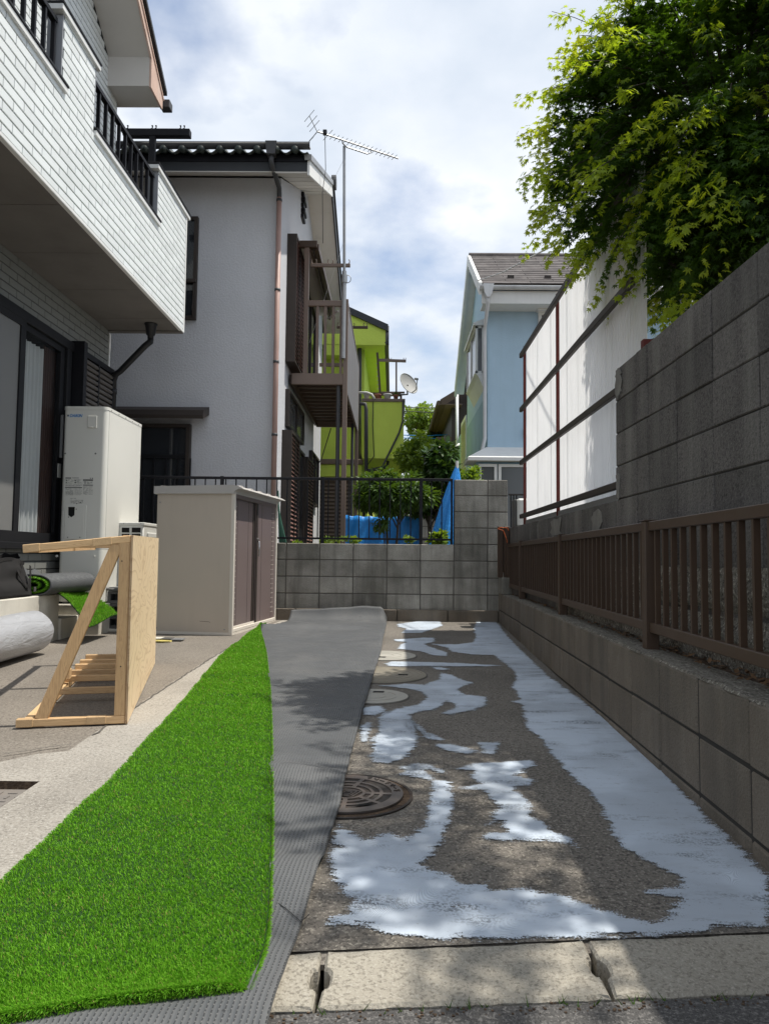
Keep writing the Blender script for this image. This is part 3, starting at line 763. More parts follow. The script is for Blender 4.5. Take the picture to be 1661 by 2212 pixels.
p1, p2, p3 = G(830, 1417), G(820, 1458), G(806, 1505)
lid('plastic_manhole_cover', 'pale whitish round cover, farthest of the three beside the turf', (p1.x, p1.y), .255, 'lid_white', (.3, .55, .8), (p1.x-.02, p1.y-.11))
lid('concrete_manhole_cover', 'large sand-coloured ribbed round cover with a dark slot', (p2.x, p2.y), .32, 'lid_tan', (.25, .4, .55, .7, .84, .93), (p2.x+.16, p2.y-.02))
lid('plastic_manhole_cover', 'pale whitish round cover, nearest of the three beside the turf', (p3.x, p3.y), .205, 'lid_white', (.35, .65), (p3.x+.03, p3.y+.11))

# ------------------------------------------------------------------ adhesive brushed on the drive
def z6(x, y): return ((1100+x/1.51)/1.8513, (2350+y/1.51)/1.8513)
def z7(x, y): return ((1000+x/1.1864)/1.8513, (2950+y/1.1864)/1.8513)
def z8(x, y): return ((2000+x/1.545)/1.8513, (3300+y/1.545)/1.8513)
def z5(x, y): return ((2000+x/1.545)/1.8513, (2500+y/1.545)/1.8513)
def wp(f, pts): return [(G(*f(*p)).x, G(*f(*p)).y) for p in pts]
band = wp(z6, [(1330, 203), (1218, 205), (1200, 245), (1212, 300), (1195, 332), (1100, 345), (1000, 345), (930, 340), (1040, 365), (1060, 388), (1180, 405), (1320, 410), (1400, 470), (1445, 510), (1457, 560), (1430, 600), (1480, 680), (1430, 692), (1490, 710), (1500, 760), (1530, 860), (1600, 910), (1661, 990)]) \
    + wp(z5, [(340, 830), (460, 960), (560, 1040), (640, 1140), (680, 1260), (720, 1350), (850, 1430), (1000, 1500)]) \
    + wp(z8, [(1080, 309), (1128, 335), (1130, 390), (900, 400), (890, 415), (920, 440), (1110, 443), (1110, 490), (1060, 540), (1080, 570), (1140, 620), (1640, 640), (1661, 480), (1661, 335), (1320, 0)]) \
    + wp(z5, [(1290, 1215), (1070, 975), (830, 725), (660, 590), (500, 470), (300, 320), (150, 180), (45, 70)])
front = wp(z7, [(420, 420), (470, 452), (560, 490), (600, 465), (680, 460), (740, 490), (830, 430), (850, 310), (865, 212), (790, 192), (720, 178), (760, 145), (830, 160), (860, 200), (940, 210), (970, 290), (960, 370), (910, 480), (870, 560), (812, 604), (850, 630), (900, 640), (960, 660), (1010, 710), (1120, 690), (1140, 730), (1280, 725), (1450, 745), (1560, 780), (1661, 830)]) \
    + wp(z8, [(700, 545), (850, 600), (960, 605), (1100, 560), (1300, 600), (1300, 668), (1200, 672), (900, 688), (560, 700), (0, 705)]) \
    + wp(z7, [(940, 962), (700, 945), (570, 905), (380, 890), (400, 860), (480, 830), (500, 780), (440, 740), (420, 690), (400, 640), (365, 570), (380, 530), (470, 528), (400, 510), (395, 470)])
figure = wp(z7, [(970, 152), (1060, 125), (1180, 120), (1330, 110), (1360, 135), (1290, 150), (1310, 168), (1250, 185), (1340, 203), (1325, 225), (1240, 237), (1300, 290), (1330, 330), (1340, 380), (1400, 410), (1440, 450), (1550, 515), (1400, 490), (1250, 497), (1085, 480), (1150, 460), (1222, 450), (1200, 402), (1118, 418), (1160, 370), (1180, 330), (1140, 300), (1110, 252), (985, 245), (1090, 225), (1040, 190), (1070, 165)])
bigc = wp(z6, [(632, 595), (800, 583), (900, 590), (990, 555), (1000, 515), (1060, 530), (1160, 570), (1195, 575), (1130, 600), (1098, 625), (1150, 650), (1275, 665), (1272, 712), (1200, 745), (1070, 768), (1000, 762), (1075, 735), (1090, 712), (1040, 686), (970, 738), (880, 752), (803, 768), (850, 830), (866, 890), (840, 970), (770, 1040), (690, 1072), (620, 1060), (570, 1030), (590, 990), (592, 930), (560, 945), (620, 885), (630, 790), (650, 760), (740, 735), (860, 710), (915, 668), (880, 630), (780, 610)])
patches = [
    ('broad pale blue adhesive coat along the low wall and road edge', [band, front]),
    ('ragged fish-bone shaped pale blue adhesive patch in mid drive', [figure]),
    ('large pale blue adhesive smear with a rounded lobe beside the lids', [bigc]),
    ('white adhesive patch near the far block wall', [wp(z6, [(738, 222), (860, 205), (990, 200), (1012, 230), (960, 250), (880, 275), (765, 276), (795, 250), (745, 238)])]),
    ('forked white adhesive smear just above the farthest round cover', [wp(z6, [(718, 315), (800, 311), (900, 304), (960, 305), (967, 325), (900, 345), (960, 368), (1035, 393), (1042, 417), (960, 412), (880, 388), (738, 370), (760, 345), (800, 330), (730, 326)])]),
    ('long thin white adhesive strip crossing the drive', [wp(z6, [(663, 461), (700, 449), (900, 452), (1100, 458), (1280, 468), (1400, 473), (1280, 478), (900, 478), (690, 475)])]),
    ('narrow slanting adhesive sliver above the fish-bone patch', [wp(z6, [(988, 955), (1050, 955), (1210, 990), (1150, 1000), (1050, 990)])]),
    ('small wedge of adhesive above the fish-bone patch', [wp(z6, [(1235, 942), (1335, 942), (1302, 1008), (1268, 1002), (1262, 968)])]),
    ('thin curved adhesive drip right of the rounded lobe', [wp(z6, [(822, 812), (872, 846), (922, 884), (990, 920), (930, 910), (886, 884), (856, 854)])]),
    ('small adhesive smear between turf backing and rounded lobe', [wp(z6, [(530, 840), (572, 820), (562, 870), (535, 932)])]),
    ('small adhesive blot at the turf edge beside the nearest pale cover', [wp(z6, [(545, 728), (620, 722), (658, 745), (600, 772), (545, 768)])]),
    ('thin adhesive streak above the iron manhole cover', [wp(z7, [(715, 150), (790, 132), (860, 140), (905, 165), (850, 152), (770, 160)])]),
    ('short adhesive dash above the long thin strip', [wp(z6, [(950, 482), (990, 482), (1045, 496), (1000, 499)])]),
]
def sdf(P, polys):
    best = np.full(len(P), 1e9); ins = np.zeros(len(P), bool)
    for po in polys:
        A = np.array(po); B = np.roll(A, -1, 0); inside = np.zeros(len(P), bool)
        for a, b in zip(A, B):
            d = b-a; w = P-a; tt = np.clip((w@d)/max(d@d, 1e-12), 0, 1); dist = np.hypot(*(w-tt[:, None]*d).T)
            best = np.minimum(best, dist)
            c = (a[1] > P[:, 1]) != (b[1] > P[:, 1])
            with np.errstate(divide='ignore', invalid='ignore'):
                xi = a[0]+(P[:, 1]-a[1])*(b[0]-a[0])/(b[1]-a[1] if b[1] != a[1] else 1e-9)
            inside ^= c & (P[:, 0] < xi)
        if ins.any():
            pass
        ins |= inside
    return np.where(ins, best, -best)
for lab, polys in patches:
    allp = np.array(sum(polys, [])); lo = allp.min(0)-.07; hi = allp.max(0)+.07
    h = 0.018 if (hi-lo).max() > 1.0 else 0.010
    nx, ny = int((hi[0]-lo[0])/h)+2, int((hi[1]-lo[1])/h)+2
    gx, gy = np.meshgrid(lo[0]+np.arange(nx)*h, lo[1]+np.arange(ny)*h, indexing='ij')
    P = np.stack([gx.ravel(), gy.ravel()], 1)
    s = np.maximum.reduce([sdf(P, [q]) for q in polys])
    thinw = 0.0 if (hi-lo).max() > .7 else 0.012
    idx = np.arange(nx*ny).reshape(nx, ny)
    F = np.stack([idx[:-1, :-1], idx[1:, :-1], idx[1:, 1:], idx[:-1, 1:]], -1).reshape(-1, 4)
    keep = (s[F] > -0.045).any(1) & (s[F] > -0.065).all(1)
    F = F[keep]; used = np.unique(F); remap = np.full(nx*ny, -1); remap[used] = np.arange(len(used))
    V = np.stack([P[used, 0], P[used, 1], SLOPE*P[used, 1]+0.0042], 1)
    o = npmesh('adhesive_patch', V, remap[F], 'paint', attr={'edge': s[used]+thinw})
    tag(o, lab, 'adhesive', 'adhesive patches on the drive')

# ================================================================== low retaining wall on the right
def block_mesh(name, L, D, H, mat, c=0.006):
    return MB().cbox((0, 0, 0), (L, D, H), c).mesh(name, mat)
lw_a = math.atan(lw_s)
lwM = RZ(-lw_a)                                    # local Y runs along the wall
low = thing('low_block_wall', 'low brown-grey block retaining wall along the right of the drive', 'wall', (xf(5), 5, gz(5)))
ca, sa = math.cos(lw_a), math.sin(lw_a)
def lwp(s, off, z): return Vector((xf(0)+s*sa+off*ca, s*ca-off*sa, z))
mb = MB(); n = len(mb.v)
a, b = .5, 8.86
q = [lwp(a, .006, -.1), lwp(b, .006, -.1), lwp(b, .15, -.1), lwp(a, .15, -.1)]
mb.add(q+[Vector((v.x, v.y, .476)) for v in q], [(0, 1, 2, 3), (4, 7, 6, 5), (0, 4, 5, 1), (1, 5, 6, 2), (2, 6, 7, 3), (3, 7, 4, 0)])
mb.build('mortar_core', 'mortar_dark', low, fix=True)
bm_ = block_mesh('block', .15, .392, .192, 'block_low', .007)
for k_, z in enumerate((.288, .088, -.112)):
    s = .62
    while s < 8.75:
        if s*ca > .5: 
            L = min(.392, 8.86-s)
            o = piece('block', bm_, T(lwp(s, random.uniform(-.003, .003), z)) @ lwM, low)
            if L < .391: o.scale = (1, L/.392, 1)
        s += .40
# mortar cap, and the raised end at the far corner
mb = MB(); t_ = MB()
pts = []
for i in range(84):
    s = .55+i*.1
    if s > 8.45: break
    pts.append((s, .004+random.uniform(-.006, .006), .482+random.uniform(-.003, .004)))
for i in range(len(pts)-1):
    (s0, o0, h0), (s1, o1, h1) = pts[i], pts[i+1]
    v = [lwp(s0, o0, .479), lwp(s1, o1, .479), lwp(s1, .152, .479), lwp(s0, .152, .479), lwp(s0, o0+.006, h0+.006), lwp(s1, o1+.006, h1+.006), lwp(s1, .15, h1+.004), lwp(s0, .15, h0+.004)]
    mb.add(v, [(0, 1, 5, 4), (4, 5, 6, 7), (3, 7, 6, 2)])
mb.build('mortar_cap', 'rubble', low, fix=True)
be = block_mesh('end_block', .15, .40, .19, 'block', .007)
piece('block', be, T(lwp(8.45, -.004, .482)) @ lwM, low)
# ------------------------------------------------------------------ soil strip
nx, ny = 14, 120
V = []
for j in range(ny):
    y = .5+8.3*j/(ny-1)
    x0, x1 = xf(y)+.13, 1.40
    for i in range(nx):
        x = x0+(x1-x0)*i/(nx-1)
        V.append((x, y, .455+.03*mnoise.noise((x*7, y*7, 0))+.02*mnoise.noise((x*25, y*25, 3))+.015*i/(nx-1)))
idx = np.arange(nx*ny).reshape(ny, nx)
F = np.stack([idx[:-1, :-1], idx[:-1, 1:], idx[1:, 1:], idx[1:, :-1]], -1).reshape(-1, 4)
o = npmesh('soil', np.array(V), F, 'soil', smooth=True); o['kind'] = 'structure'
mb = MB()
for i in range(1500):
    y = .8+8*random.random()**1.4; x0 = xf(y)+.11; x = random.uniform(x0, 1.36)
    z = .475+random.uniform(0, .02); a = random.uniform(0, 6.28); L = random.uniform(.006, .022); w = L*.45
    d = Vector((math.cos(a), math.sin(a), random.uniform(-.2, .5)))*L; e = Vector((-math.sin(a), math.cos(a), random.uniform(-.4, .4)))*w
    p = Vector((x, y, z)); mb.add([p-d, p-e, p+d, p+e], [(0, 1, 2, 3)])
o = mb.build('leaf_litter', 'dry_leaf'); tag(o, 'dry brown leaf litter on the soil behind the brown fence', 'leaf litter', kind='stuff')

# ------------------------------------------------------------------ tall block wall
XT = 1.352
tall = thing('tall_block_wall', 'tall dark weathered concrete block wall below the maple', 'wall', (XT+.08, 3, .45))
mb = MB(); mb.box((XT+.007, -1.5, .3), (XT+.14, 8.72, 1.245)); mb.box((XT+.007, -1.5, 1.245), (XT+.14, 4.49, 2.04)); mb.build('mortar_core', 'mortar_dark', tall)
jy = [4.5, 4.11, 3.93]+[3.53-.4*i for i in range(10)]
tops = [2.047-.2*i for i in range(9)]
bmd = {}
def tb(L, H):
    kx = (round(L, 3), round(H, 3))
    if kx not in bmd: bmd[kx] = block_mesh('block', .15, kx[0], kx[1], 'block_dark', .004)
    return bmd[kx]
for ti, zt_ in enumerate(tops):
    for i in range(len(jy)-1):
        y0, y1 = jy[i+1]+.004, jy[i]-.004
        piece('block', tb(y1-y0, .193), T((XT+random.uniform(-.0025, .0025), y0, zt_-.193)), tall)
    if zt_ < 1.26:
        for i in range(11):
            y0 = 4.5+.4*i+.004; L = min(.392, 8.74-y0)
            if L > .05: piece('block', tb(L, .19), T((XT+random.uniform(-.0025, .0025), y0, zt_-.19)), tall)
def smear(y, z, w, h, parent, x=XT, mat='render_patch'):
    P = []
    n = 22
    for i in range(n):
        a = 2*math.pi*i/n; rx = .5*w*(1+random.uniform(-.35, .25)); rz = .5*h*(1+random.uniform(-.25, .15))
        ca_, sa_ = math.cos(a), math.sin(a)
        P.append((y+rx*math.copysign(abs(ca_)**.6, ca_), z+rz*math.copysign(abs(sa_)**.6, sa_)))
    MB().prism(P, x-.0065, x-.002, 'x').build('mortar_smear', mat, parent, fix=True)
for (y, z, w, h) in ((4.42, 1.95, .12, .17), (4.45, 1.33, .07, .16), (6.15, 1.15, .42, .17), (4.92, 1.13, .22, .17), (6.9, 1.15, .06, .16)):
    smear(y, z, w, h, tall)
# rough old footing below the blocks, in two broken lifts
for (za, zb, off) in ((.40, .665, .045), (.685, .86, .022)):
    nx, ny = 90, 9
    V = []
    for j in range(ny):
        for i in range(nx):
            y = .4+5.6*i/(nx-1); z = za+(zb-za)*j/(ny-1)
            e = min(j, ny-1-j)/((ny-1)/2)
            V.append((XT-off*(.4+.6*min(1, e*2.2))-.022*mnoise.noise((y*9, z*9, off*50))-.012*mnoise.noise((y*30, z*30, 1)), y, z+.012*mnoise.noise((y*5, j, 2))))
    idx = np.arange(nx*ny).reshape(ny, nx)
    F = np.stack([idx[:-1, :-1], idx[:-1, 1:], idx[1:, 1:], idx[1:, :-1]], -1).reshape(-1, 4)[:, ::-1]
    npmesh('rough_footing', np.array(V), F, 'rubble', tall)
# higher garden behind the wall
o = MB().box((XT+.16, -6, -.05), (40, 8.7, 1.18)).build('raised_garden_ground', 'soil'); o['kind'] = 'structure'

# ------------------------------------------------------------------ brown fence on the low wall
fen = thing('brown_fence', 'low dark-brown aluminium fence of upright bars on the low wall', 'fence', (xf(4)+.1, 4, .48))
def fx(y): return xf(y)+.088
fpost = [1.38, 3.40, 5.43, 7.50, 8.55]
FT = 1.052
pm = MB().cbox((-.03, -.03, 0), (.03, .03, FT+.012-.478), .004).cbox((-.033, -.033, FT+.012-.478), (.033, .033, FT+.018-.478), .002).mesh('fence_post', 'bronze_dark')
for y in fpost: piece('fence_post', pm, T((fx(y), y, .478)) @ lwM, fen)
bar = MB().box((-.011, -.008, 0), (.011, .008, FT-.035-.60)).mesh('fence_bar', 'bronze_dark')
for a, b in zip(fpost[:-1], fpost[1:]):
    MB().beam((fx(a), a+.03, FT-.012), (fx(b), b-.03, FT-.012), .034, .042, c=.003).build('top_rail', 'bronze_dark', fen)
    MB().beam((fx(a), a+.03, .585), (fx(b), b-.03, .585), .030, .045, c=.003).build('bottom_rail', 'bronze_dark', fen)
    n = int(round((b-a)/.1055))
    for i in range(1, n):
        y = a+(b-a)*i/n; piece('fence_bar', bar, T((fx(y), y, .604)) @ lwM, fen)
# short gate-like end fence in the far corner
fe2 = thing('corner_fence_stub', 'short taller brown fence stub in the far right corner', 'fence', (1.3, 8.6, .67))
ya = 8.62
pA, pB = PY(1081, 1138, ya), PY(1091, 1137, ya)
zt_ = PY(1086, 1137, ya).z
for x in (PY(1080, 1200, ya).x, PY(1093.5, 1200, ya).x):
    MB().cbox((x-.028, ya-.028, .67), (x+.028, ya+.028, zt_), .004).build('fence_post', 'bronze_dark', fe2)
x0, x1 = PY(1080, 1200, ya).x, PY(1093.5, 1200, ya).x
MB().cbox((x0+.03, ya-.015, zt_-.06), (x1-.03, ya+.015, zt_-.02), .003).build('top_rail', 'bronze_dark', fe2)
MB().cbox((x0+.03, ya-.015, .73), (x1-.03, ya+.015, .77), .003).build('bottom_rail', 'bronze_dark', fe2)
for q in (.4,): MB().box((x0+(x1-x0)*q, ya-.008, .77), (x0+(x1-x0)*q+.012, ya+.008, zt_-.06)).build('fence_bar', 'bronze_dark', fe2)
MB().tube([(x0-.035, ya-.04, zt_-.03), (x0+.03, ya-.045, zt_-.05), (x0+.07, ya-.05, zt_-.16), (x1+.01, ya-.05, zt_-.3)], .004, 6).build('orange_wire', 'orange_wire', fe2)
MB().tube([(x0-.035, ya-.04, zt_-.03), (x0, ya-.04, zt_-.015), (x0+.08, ya-.042, zt_-.02), (x0+.09, ya-.04, zt_-.05)], .004, 6).build('orange_wire', 'orange_wire', fe2)

# ------------------------------------------------------------------ white corrugated screen on the wall
XP = 1.44
scr = thing('corrugated_screen', 'tall white corrugated plastic screen with dark rails and red posts', 'screen', (XP, 6, 1.25))
ys = np.linspace(4.22, 7.96, 7)
for i in range(6):
    n = int((ys[i+1]-ys[i]+.04)/.05*8)
    yy = np.linspace(ys[i]-.02, ys[i+1]+.02, n); xx = XP+.013*np.sin(yy*2*math.pi/.05)+(.0035 if i % 2 else 0)
    V = np.concatenate([np.stack([xx, yy, np.full(n, 1.30)], 1), np.stack([xx, yy, np.full(n, 3.235)], 1)])
    F = np.stack([np.arange(n-1), np.arange(1, n), n+np.arange(1, n), n+np.arange(n-1)], 1)
    npmesh('corrugated_sheet', V, F, 'corrugated', scr, smooth=True)
for y in (7.97, 6.36):
    MB().box((XP-.038, y-.013, 1.2), (XP-.012, y+.013, 3.2)).build('screen_post', 'rust', scr)
MB().box((XP-.03, 4.15, 1.2), (XP+.03, 4.20, 2.14)).build('screen_post', 'rust', scr)
for z, h in ((3.11, .052), (2.51, .050), (1.93, .048), (1.345, .046)):
    MB().cbox((XP-.075, 4.52 if z < 2.1 else 4.24, z-h/2), (XP-.042, 8.02, z+h/2), .004).build('screen_rail', 'brown_frame', scr)
o = MB().box((XP-.03, 4.3, 1.252), (XP+.02, 7.9, 1.30)).build('flashing_strip', 'galv', scr)
# casing standing at the far end of the wall
u = PY(1128, 1100, 8.3)
t = thing('meter_casing', 'small off-white metal casing at the far end of the wall', 'box', (u.x, 8.3, 1.25))
MB().cbox((u.x-.07, 8.2, 1.245), (u.x+.055, 8.45, PY(1128, 1078, 8.3).z), .02).build('casing', 'white_unit', t)
MB().cbox((u.x-.10, 8.24, 1.245), (u.x-.073, 8.42, PY(1128, 1080, 8.3).z), .004).build('side_cover', 'plastic_grey', t)

# ================================================================== block wall across the back
YB = 8.85
bw = thing('back_block_wall', 'grey block wall across the far end of the drive', 'wall', (0, YB+.07, gz(YB)))
zt0 = PY(800, 1174, YB).z
xj = PY(980.6, 1170, YB).x
zp = PY(1040, 1036, YB).z
xr = PY(1096, 1100, YB).x
mb = MB(); mb.box((-4.6, YB+.006, 0), (xr, YB+.14, zt0-.004)); mb.box((xj+.004, YB+.006, zt0-.004), (xr-.004, YB+.14, zp-.004)); mb.build('mortar_core', 'mortar', bw)
bmb = block_mesh('block', .392, .15, .192, 'block', .007)
ztop = zt0
for r_ in range(4):
    x = xj-.4
    while x > -4.7:
        piece('block', bmb, T((x+.004, YB+random.uniform(-.002, .002), zt0-.196-.2*r_)), bw); x -= .4
    o = piece('block', bmb, T((xj+.004, YB+random.uniform(-.002, .002), zt0-.196-.2*r_)), bw)
    L = xr-xj-.404
    o = piece('block', bmb, T((xj+.404, YB, zt0-.196-.2*r_)), bw); o.scale = (L/.392, 1, 1)
nr = int(round((zp-zt0)/.2)); hh = (zp-zt0)/nr
for r_ in range(nr):
    o = piece('block', bmb, T((xj+.004, YB+random.uniform(-.002, .002), zt0+hh*r_+.004)), bw); o.scale = (1, 1, (hh-.008)/.192)
    o = piece('block', bmb, T((xj+.404, YB+random.uniform(-.002, .002), zt0+hh*r_+.004)), bw); o.scale = ((xr-xj-.404)/.392, 1, (hh-.008)/.192)
fbm = block_mesh('footing_block', .592, .2, .15, 'block_low', .008)
x = xf(8.8)-.6
while x > -4.7:
    piece('footing_block', fbm, T((x+.004, YB-.035, gz(YB)-.012)), bw); x -= .6
# black railing on that wall
rail = thing('black_railing', 'black steel railing on top of the far block wall', 'railing', (-.6, YB+.07, zt0))
yr = YB+.075
zr = PY(640, 1031, yr).z; zl = PY(640, 1161, yr).z
xe = xj-.02
MB().cbox((-4.6, yr-.018, zr-.032), (xe, yr+.018, zr), .003).build('top_rail', 'black_metal', rail)
MB().cbox((-4.6, yr-.012, zl-.02), (xe, yr+.012, zl+.004), .003).build('bottom_rail', 'black_metal', rail)
for X in (479, 697, 909): MB().cbox((PY(X, 1100, yr).x-.02, yr-.02, zt0-.02), (PY(X, 1100, yr).x+.02, yr+.02, zr+.006), .003).build('railing_post', 'black_metal', rail)
MB().cbox((xe-.016, yr-.016, zt0-.02), (xe+.008, yr+.016, zr), .003).build('railing_post', 'black_metal', rail)
bm2 = MB().box((-.0065, -.0065, 0), (.0065, .0065, zr-.032-zl)).mesh('baluster', 'black_metal')
x = xe-.1245
while x > -4.5:
    piece('baluster', bm2, T((x, yr, zl)), rail); x -= .1245
# neighbour's yard behind it
o = MB().box((-30, YB+.15, -.08), (1.6, 60, .80)).build('neighbour_yard', 'terrain'); o['kind'] = 'structure'
# ================================================================== white tiled house on the left
XB, XW, YE = -2.52, -3.40, 8.68
ZS, ZP, ZC = 3.56, 4.40, 5.00          # balcony soffit, parapet sill, coping
lh = thing('tiled_house', 'white brick-tiled house with overhanging balcony on the left', 'house', (XW-1, 6, .1))
ROW, TL, GAP = .0762, .27, .0105
tiles_ = []
def tile_rows(x, y0, y1, z0, z1, zref, yref, holes=(), prio=0):
    """brick-bond tiles on a wall that faces +x"""
    k0 = math.floor((z0-zref)/ROW)
    z = zref+k0*ROW; k_ = k0
    while z < z1-1e-4:
        za, zb = max(z, z0)+GAP/2, min(z+ROW, z1)-GAP/2
        y = yref+(TL/2 if k_ % 2 else 0); y += TL*math.floor((y0-y)/TL)
        while y < y1:
            ya, yb = max(y, y0)+GAP*.4, min(y+TL, y1)-GAP*.4
            if yb-ya > .02 and zb-za > .015:
                segs = [(ya, yb)]
                for (h0, h1, g0, g1) in holes:
                    if za < g1-.02 and zb > g0+.02:
                        ns = []
                        for a, b in segs:
                            if b <= h0 or a >= h1: ns.append((a, b))
                            else:
                                if a < h0-.02: ns.append((a, h0-.003))
                                if b > h1+.02: ns.append((h1+.003, b))
                        segs = ns
                for a, b in segs: tiles_.append((prio, x, a, b, za, zb))
            y += TL
        z += ROW; k_ += 1
# parapet (balcony front) with two railing openings
tile_rows(XB, 3.6, YE-.03, ZS+.012, ZC, ZS, 8.05, holes=((2, 5.33, ZP, 9), (5.93, 7.60, ZP, 9)), prio=0)
# wall below the balcony
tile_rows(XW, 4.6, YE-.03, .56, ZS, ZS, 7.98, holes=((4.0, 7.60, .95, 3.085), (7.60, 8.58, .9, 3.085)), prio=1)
# upper wall under the gable
def rake(y): return 6.52+(8.68-y)*.68
for zz_ in np.arange(5.0, 8.0, ROW):
    ymax = min(YE-.03, 8.68-(zz_+ROW-6.52)/.68) if zz_+ROW > 6.52 else YE-.03
    tile_rows(XW, 5.9, ymax, zz_, zz_+ROW, zz_ - ROW*round((zz_-5.0)/ROW), 8.0, holes=((5.0, 7.5, 3, 5.45),), prio=2)
def vis(t):
    pr, x, a, b, z0, z1 = t
    y = (a+b)/2; return (pr, -((b-a)*(z1-z0))/(y*y))
tiles_.sort(key=vis)
walls = {}
mb = MB()
mb.box((XB-.12, 3.5, ZS+.003), (XB-.009, YE-.004, ZP)); mb.box((XB-.12, 5.33, ZP), (XB-.009, 5.93, ZC)); mb.box((XB-.12, 7.60, ZP), (XB-.009, YE-.004, ZC))
mb.box((XB-.8, YE-.10, ZS+.003), (XB-.12, YE-.01, ZC))
walls[0] = mb.build('balcony_wall', 'groove', lh)
mb = MB()
mb.box((-8, 3.2, 0), (XW-.009, 5.0, ZS)); mb.box((-8, 5.0, 3.075), (XW-.009, 7.55, ZS)); mb.box((-8, 7.55, 0), (XW-.009, YE-.004, ZS)); mb.box((-8, 5.0, 0), (XW-.009, 7.55, .985))
mb.box((-8.2, 3.2, ZS+.004), (-5.4, 7.55, ZS+.02))
walls[1] = mb.build('lower_wall', 'groove', lh)
mb = MB(); mb.prism([(3.2, ZS+.004), (YE-.004, ZS+.004), (YE-.004, rake(YE)), (4.6, rake(4.6)), (3.2, rake(4.6)-.9)], -8, XW-.009, 'x')
walls[2] = mb.build('upper_wall', 'groove', lh, fix=True)
tm = {}; rest = {0: MB(), 1: MB(), 2: MB()}
for i, (pr, x, a, b, z0, z1) in enumerate(tiles_):
    if i < 300:
        kx = (round(b-a, 3), round(z1-z0, 4), pr == 1)
        if kx not in tm: tm[kx] = MB().cbox((-.02, 0, 0), (0, kx[0], kx[1]), .0025).mesh('tile', 'tile_shaded' if pr == 1 else 'tile')
        piece('tile', tm[kx], T((x, a, z0)), walls[pr])
    else: rest[pr].cbox((x-.02, a, z0), (x, b, z1), .0025)
for pr, m_ in rest.items():
    if m_.v: o = m_.build('tile_field', 'tile_shaded' if pr == 1 else 'tile', walls[pr]); o['kind'] = 'stuff'
# balcony underside in joined boards
for a, b in ((3.5, 4.57), (4.57, 5.47), (5.47, 6.37), (6.37, 7.27), (7.27, 8.17), (8.17, 8.60)):
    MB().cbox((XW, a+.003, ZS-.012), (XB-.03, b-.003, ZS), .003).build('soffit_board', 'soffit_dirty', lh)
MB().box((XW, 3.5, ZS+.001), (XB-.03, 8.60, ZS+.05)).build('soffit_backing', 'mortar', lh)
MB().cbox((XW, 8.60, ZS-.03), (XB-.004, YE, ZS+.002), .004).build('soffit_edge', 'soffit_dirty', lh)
MB().cbox((XB-.035, 3.5, ZS-.02), (XB+.004, YE+.004, ZS+.012), .004).build('bottom_trim', 'white_trim', lh)
MB().cbox((XB-.04, YE-.028, ZS-.018), (XB+.006, YE+.006, ZC-.005), .004).build('corner_trim', 'white_trim', lh)
MB().cbox((XW-.03, YE-.028, .3), (XW+.006, YE+.006, ZS-.035), .004).build('corner_trim', 'white_trim', lh)
# copings: pale flashing over a dark cap
def coping(y0, y1, z, dx=.03):
    MB().cbox((XB-.17, y0, z), (XB+dx, y1, z+.022), .003).build('coping_cap', 'dark_frame', lh)
    MB().cbox((XB-.15, y0+.003, z-.045), (XB+dx-.008, y1-.003, z-.001), .003).build('coping_flashing', 'white_trim', lh)
coping(5.26, 5.99, ZC); coping(7.53, 8.76, ZC)
coping(5.94, 7.66, ZP+.02); coping(3.4, 5.40, ZP+.02)
for y in (5.93, 7.60, 5.33):
    s_ = -1 if y != 5.93 else 1
    MB().cbox((XB-.12, y, ZP+.045), (XB+.001, y+s_*.012, ZC-.05), .002).build('jamb_trim', 'grey_trim', lh)
# railings in the two openings
for (a, b) in ((3.5, 5.30), (5.96, 7.57)):
    rl = MB().cbox((XB-.075, a, ZC-.135), (XB-.03, b, ZC-.095), .003).build('railing_top', 'black_metal', lh)
    MB().cbox((XB-.07, a, ZP+.075), (XB-.035, b, ZP+.11), .003).build('railing_bottom', 'black_metal', lh)
    n = int((b-a)/.148)
    bmx = MB().box((-.03, -.011, 0), (.0, .011, ZC-.135-ZP-.11)).mesh('railing_bar', 'black_metal')
    for i in range(n+1):
        y = a+.02+(b-a-.04)*i/n; piece('railing_bar', bmx, T((XB-.037, y, ZP+.11)), rl)
# louvred shutter of the upper window, seen through the railing
us = MB().box((XW-.004, 6.3, ZS+.1), (XW+.03, 7.45, 5.42)).build('upper_shutter', 'black_metal', lh)
sl = MB().add([(0, 0, 0), (0, .5, 0), (.03, .5, .035), (.03, 0, .035), (0, 0, -.006), (0, .5, -.006), (.03, .5, .029), (.03, 0, .029)], [(0, 1, 2, 3), (7, 6, 5, 4), (2, 1, 5, 6), (3, 2, 6, 7)]).mesh('slat', 'black_metal')
for c_ in range(2):
    for i in range(16): piece('slat', sl, T((XW+.03, 6.36+c_*.55, 4.42+i*.058)), us)
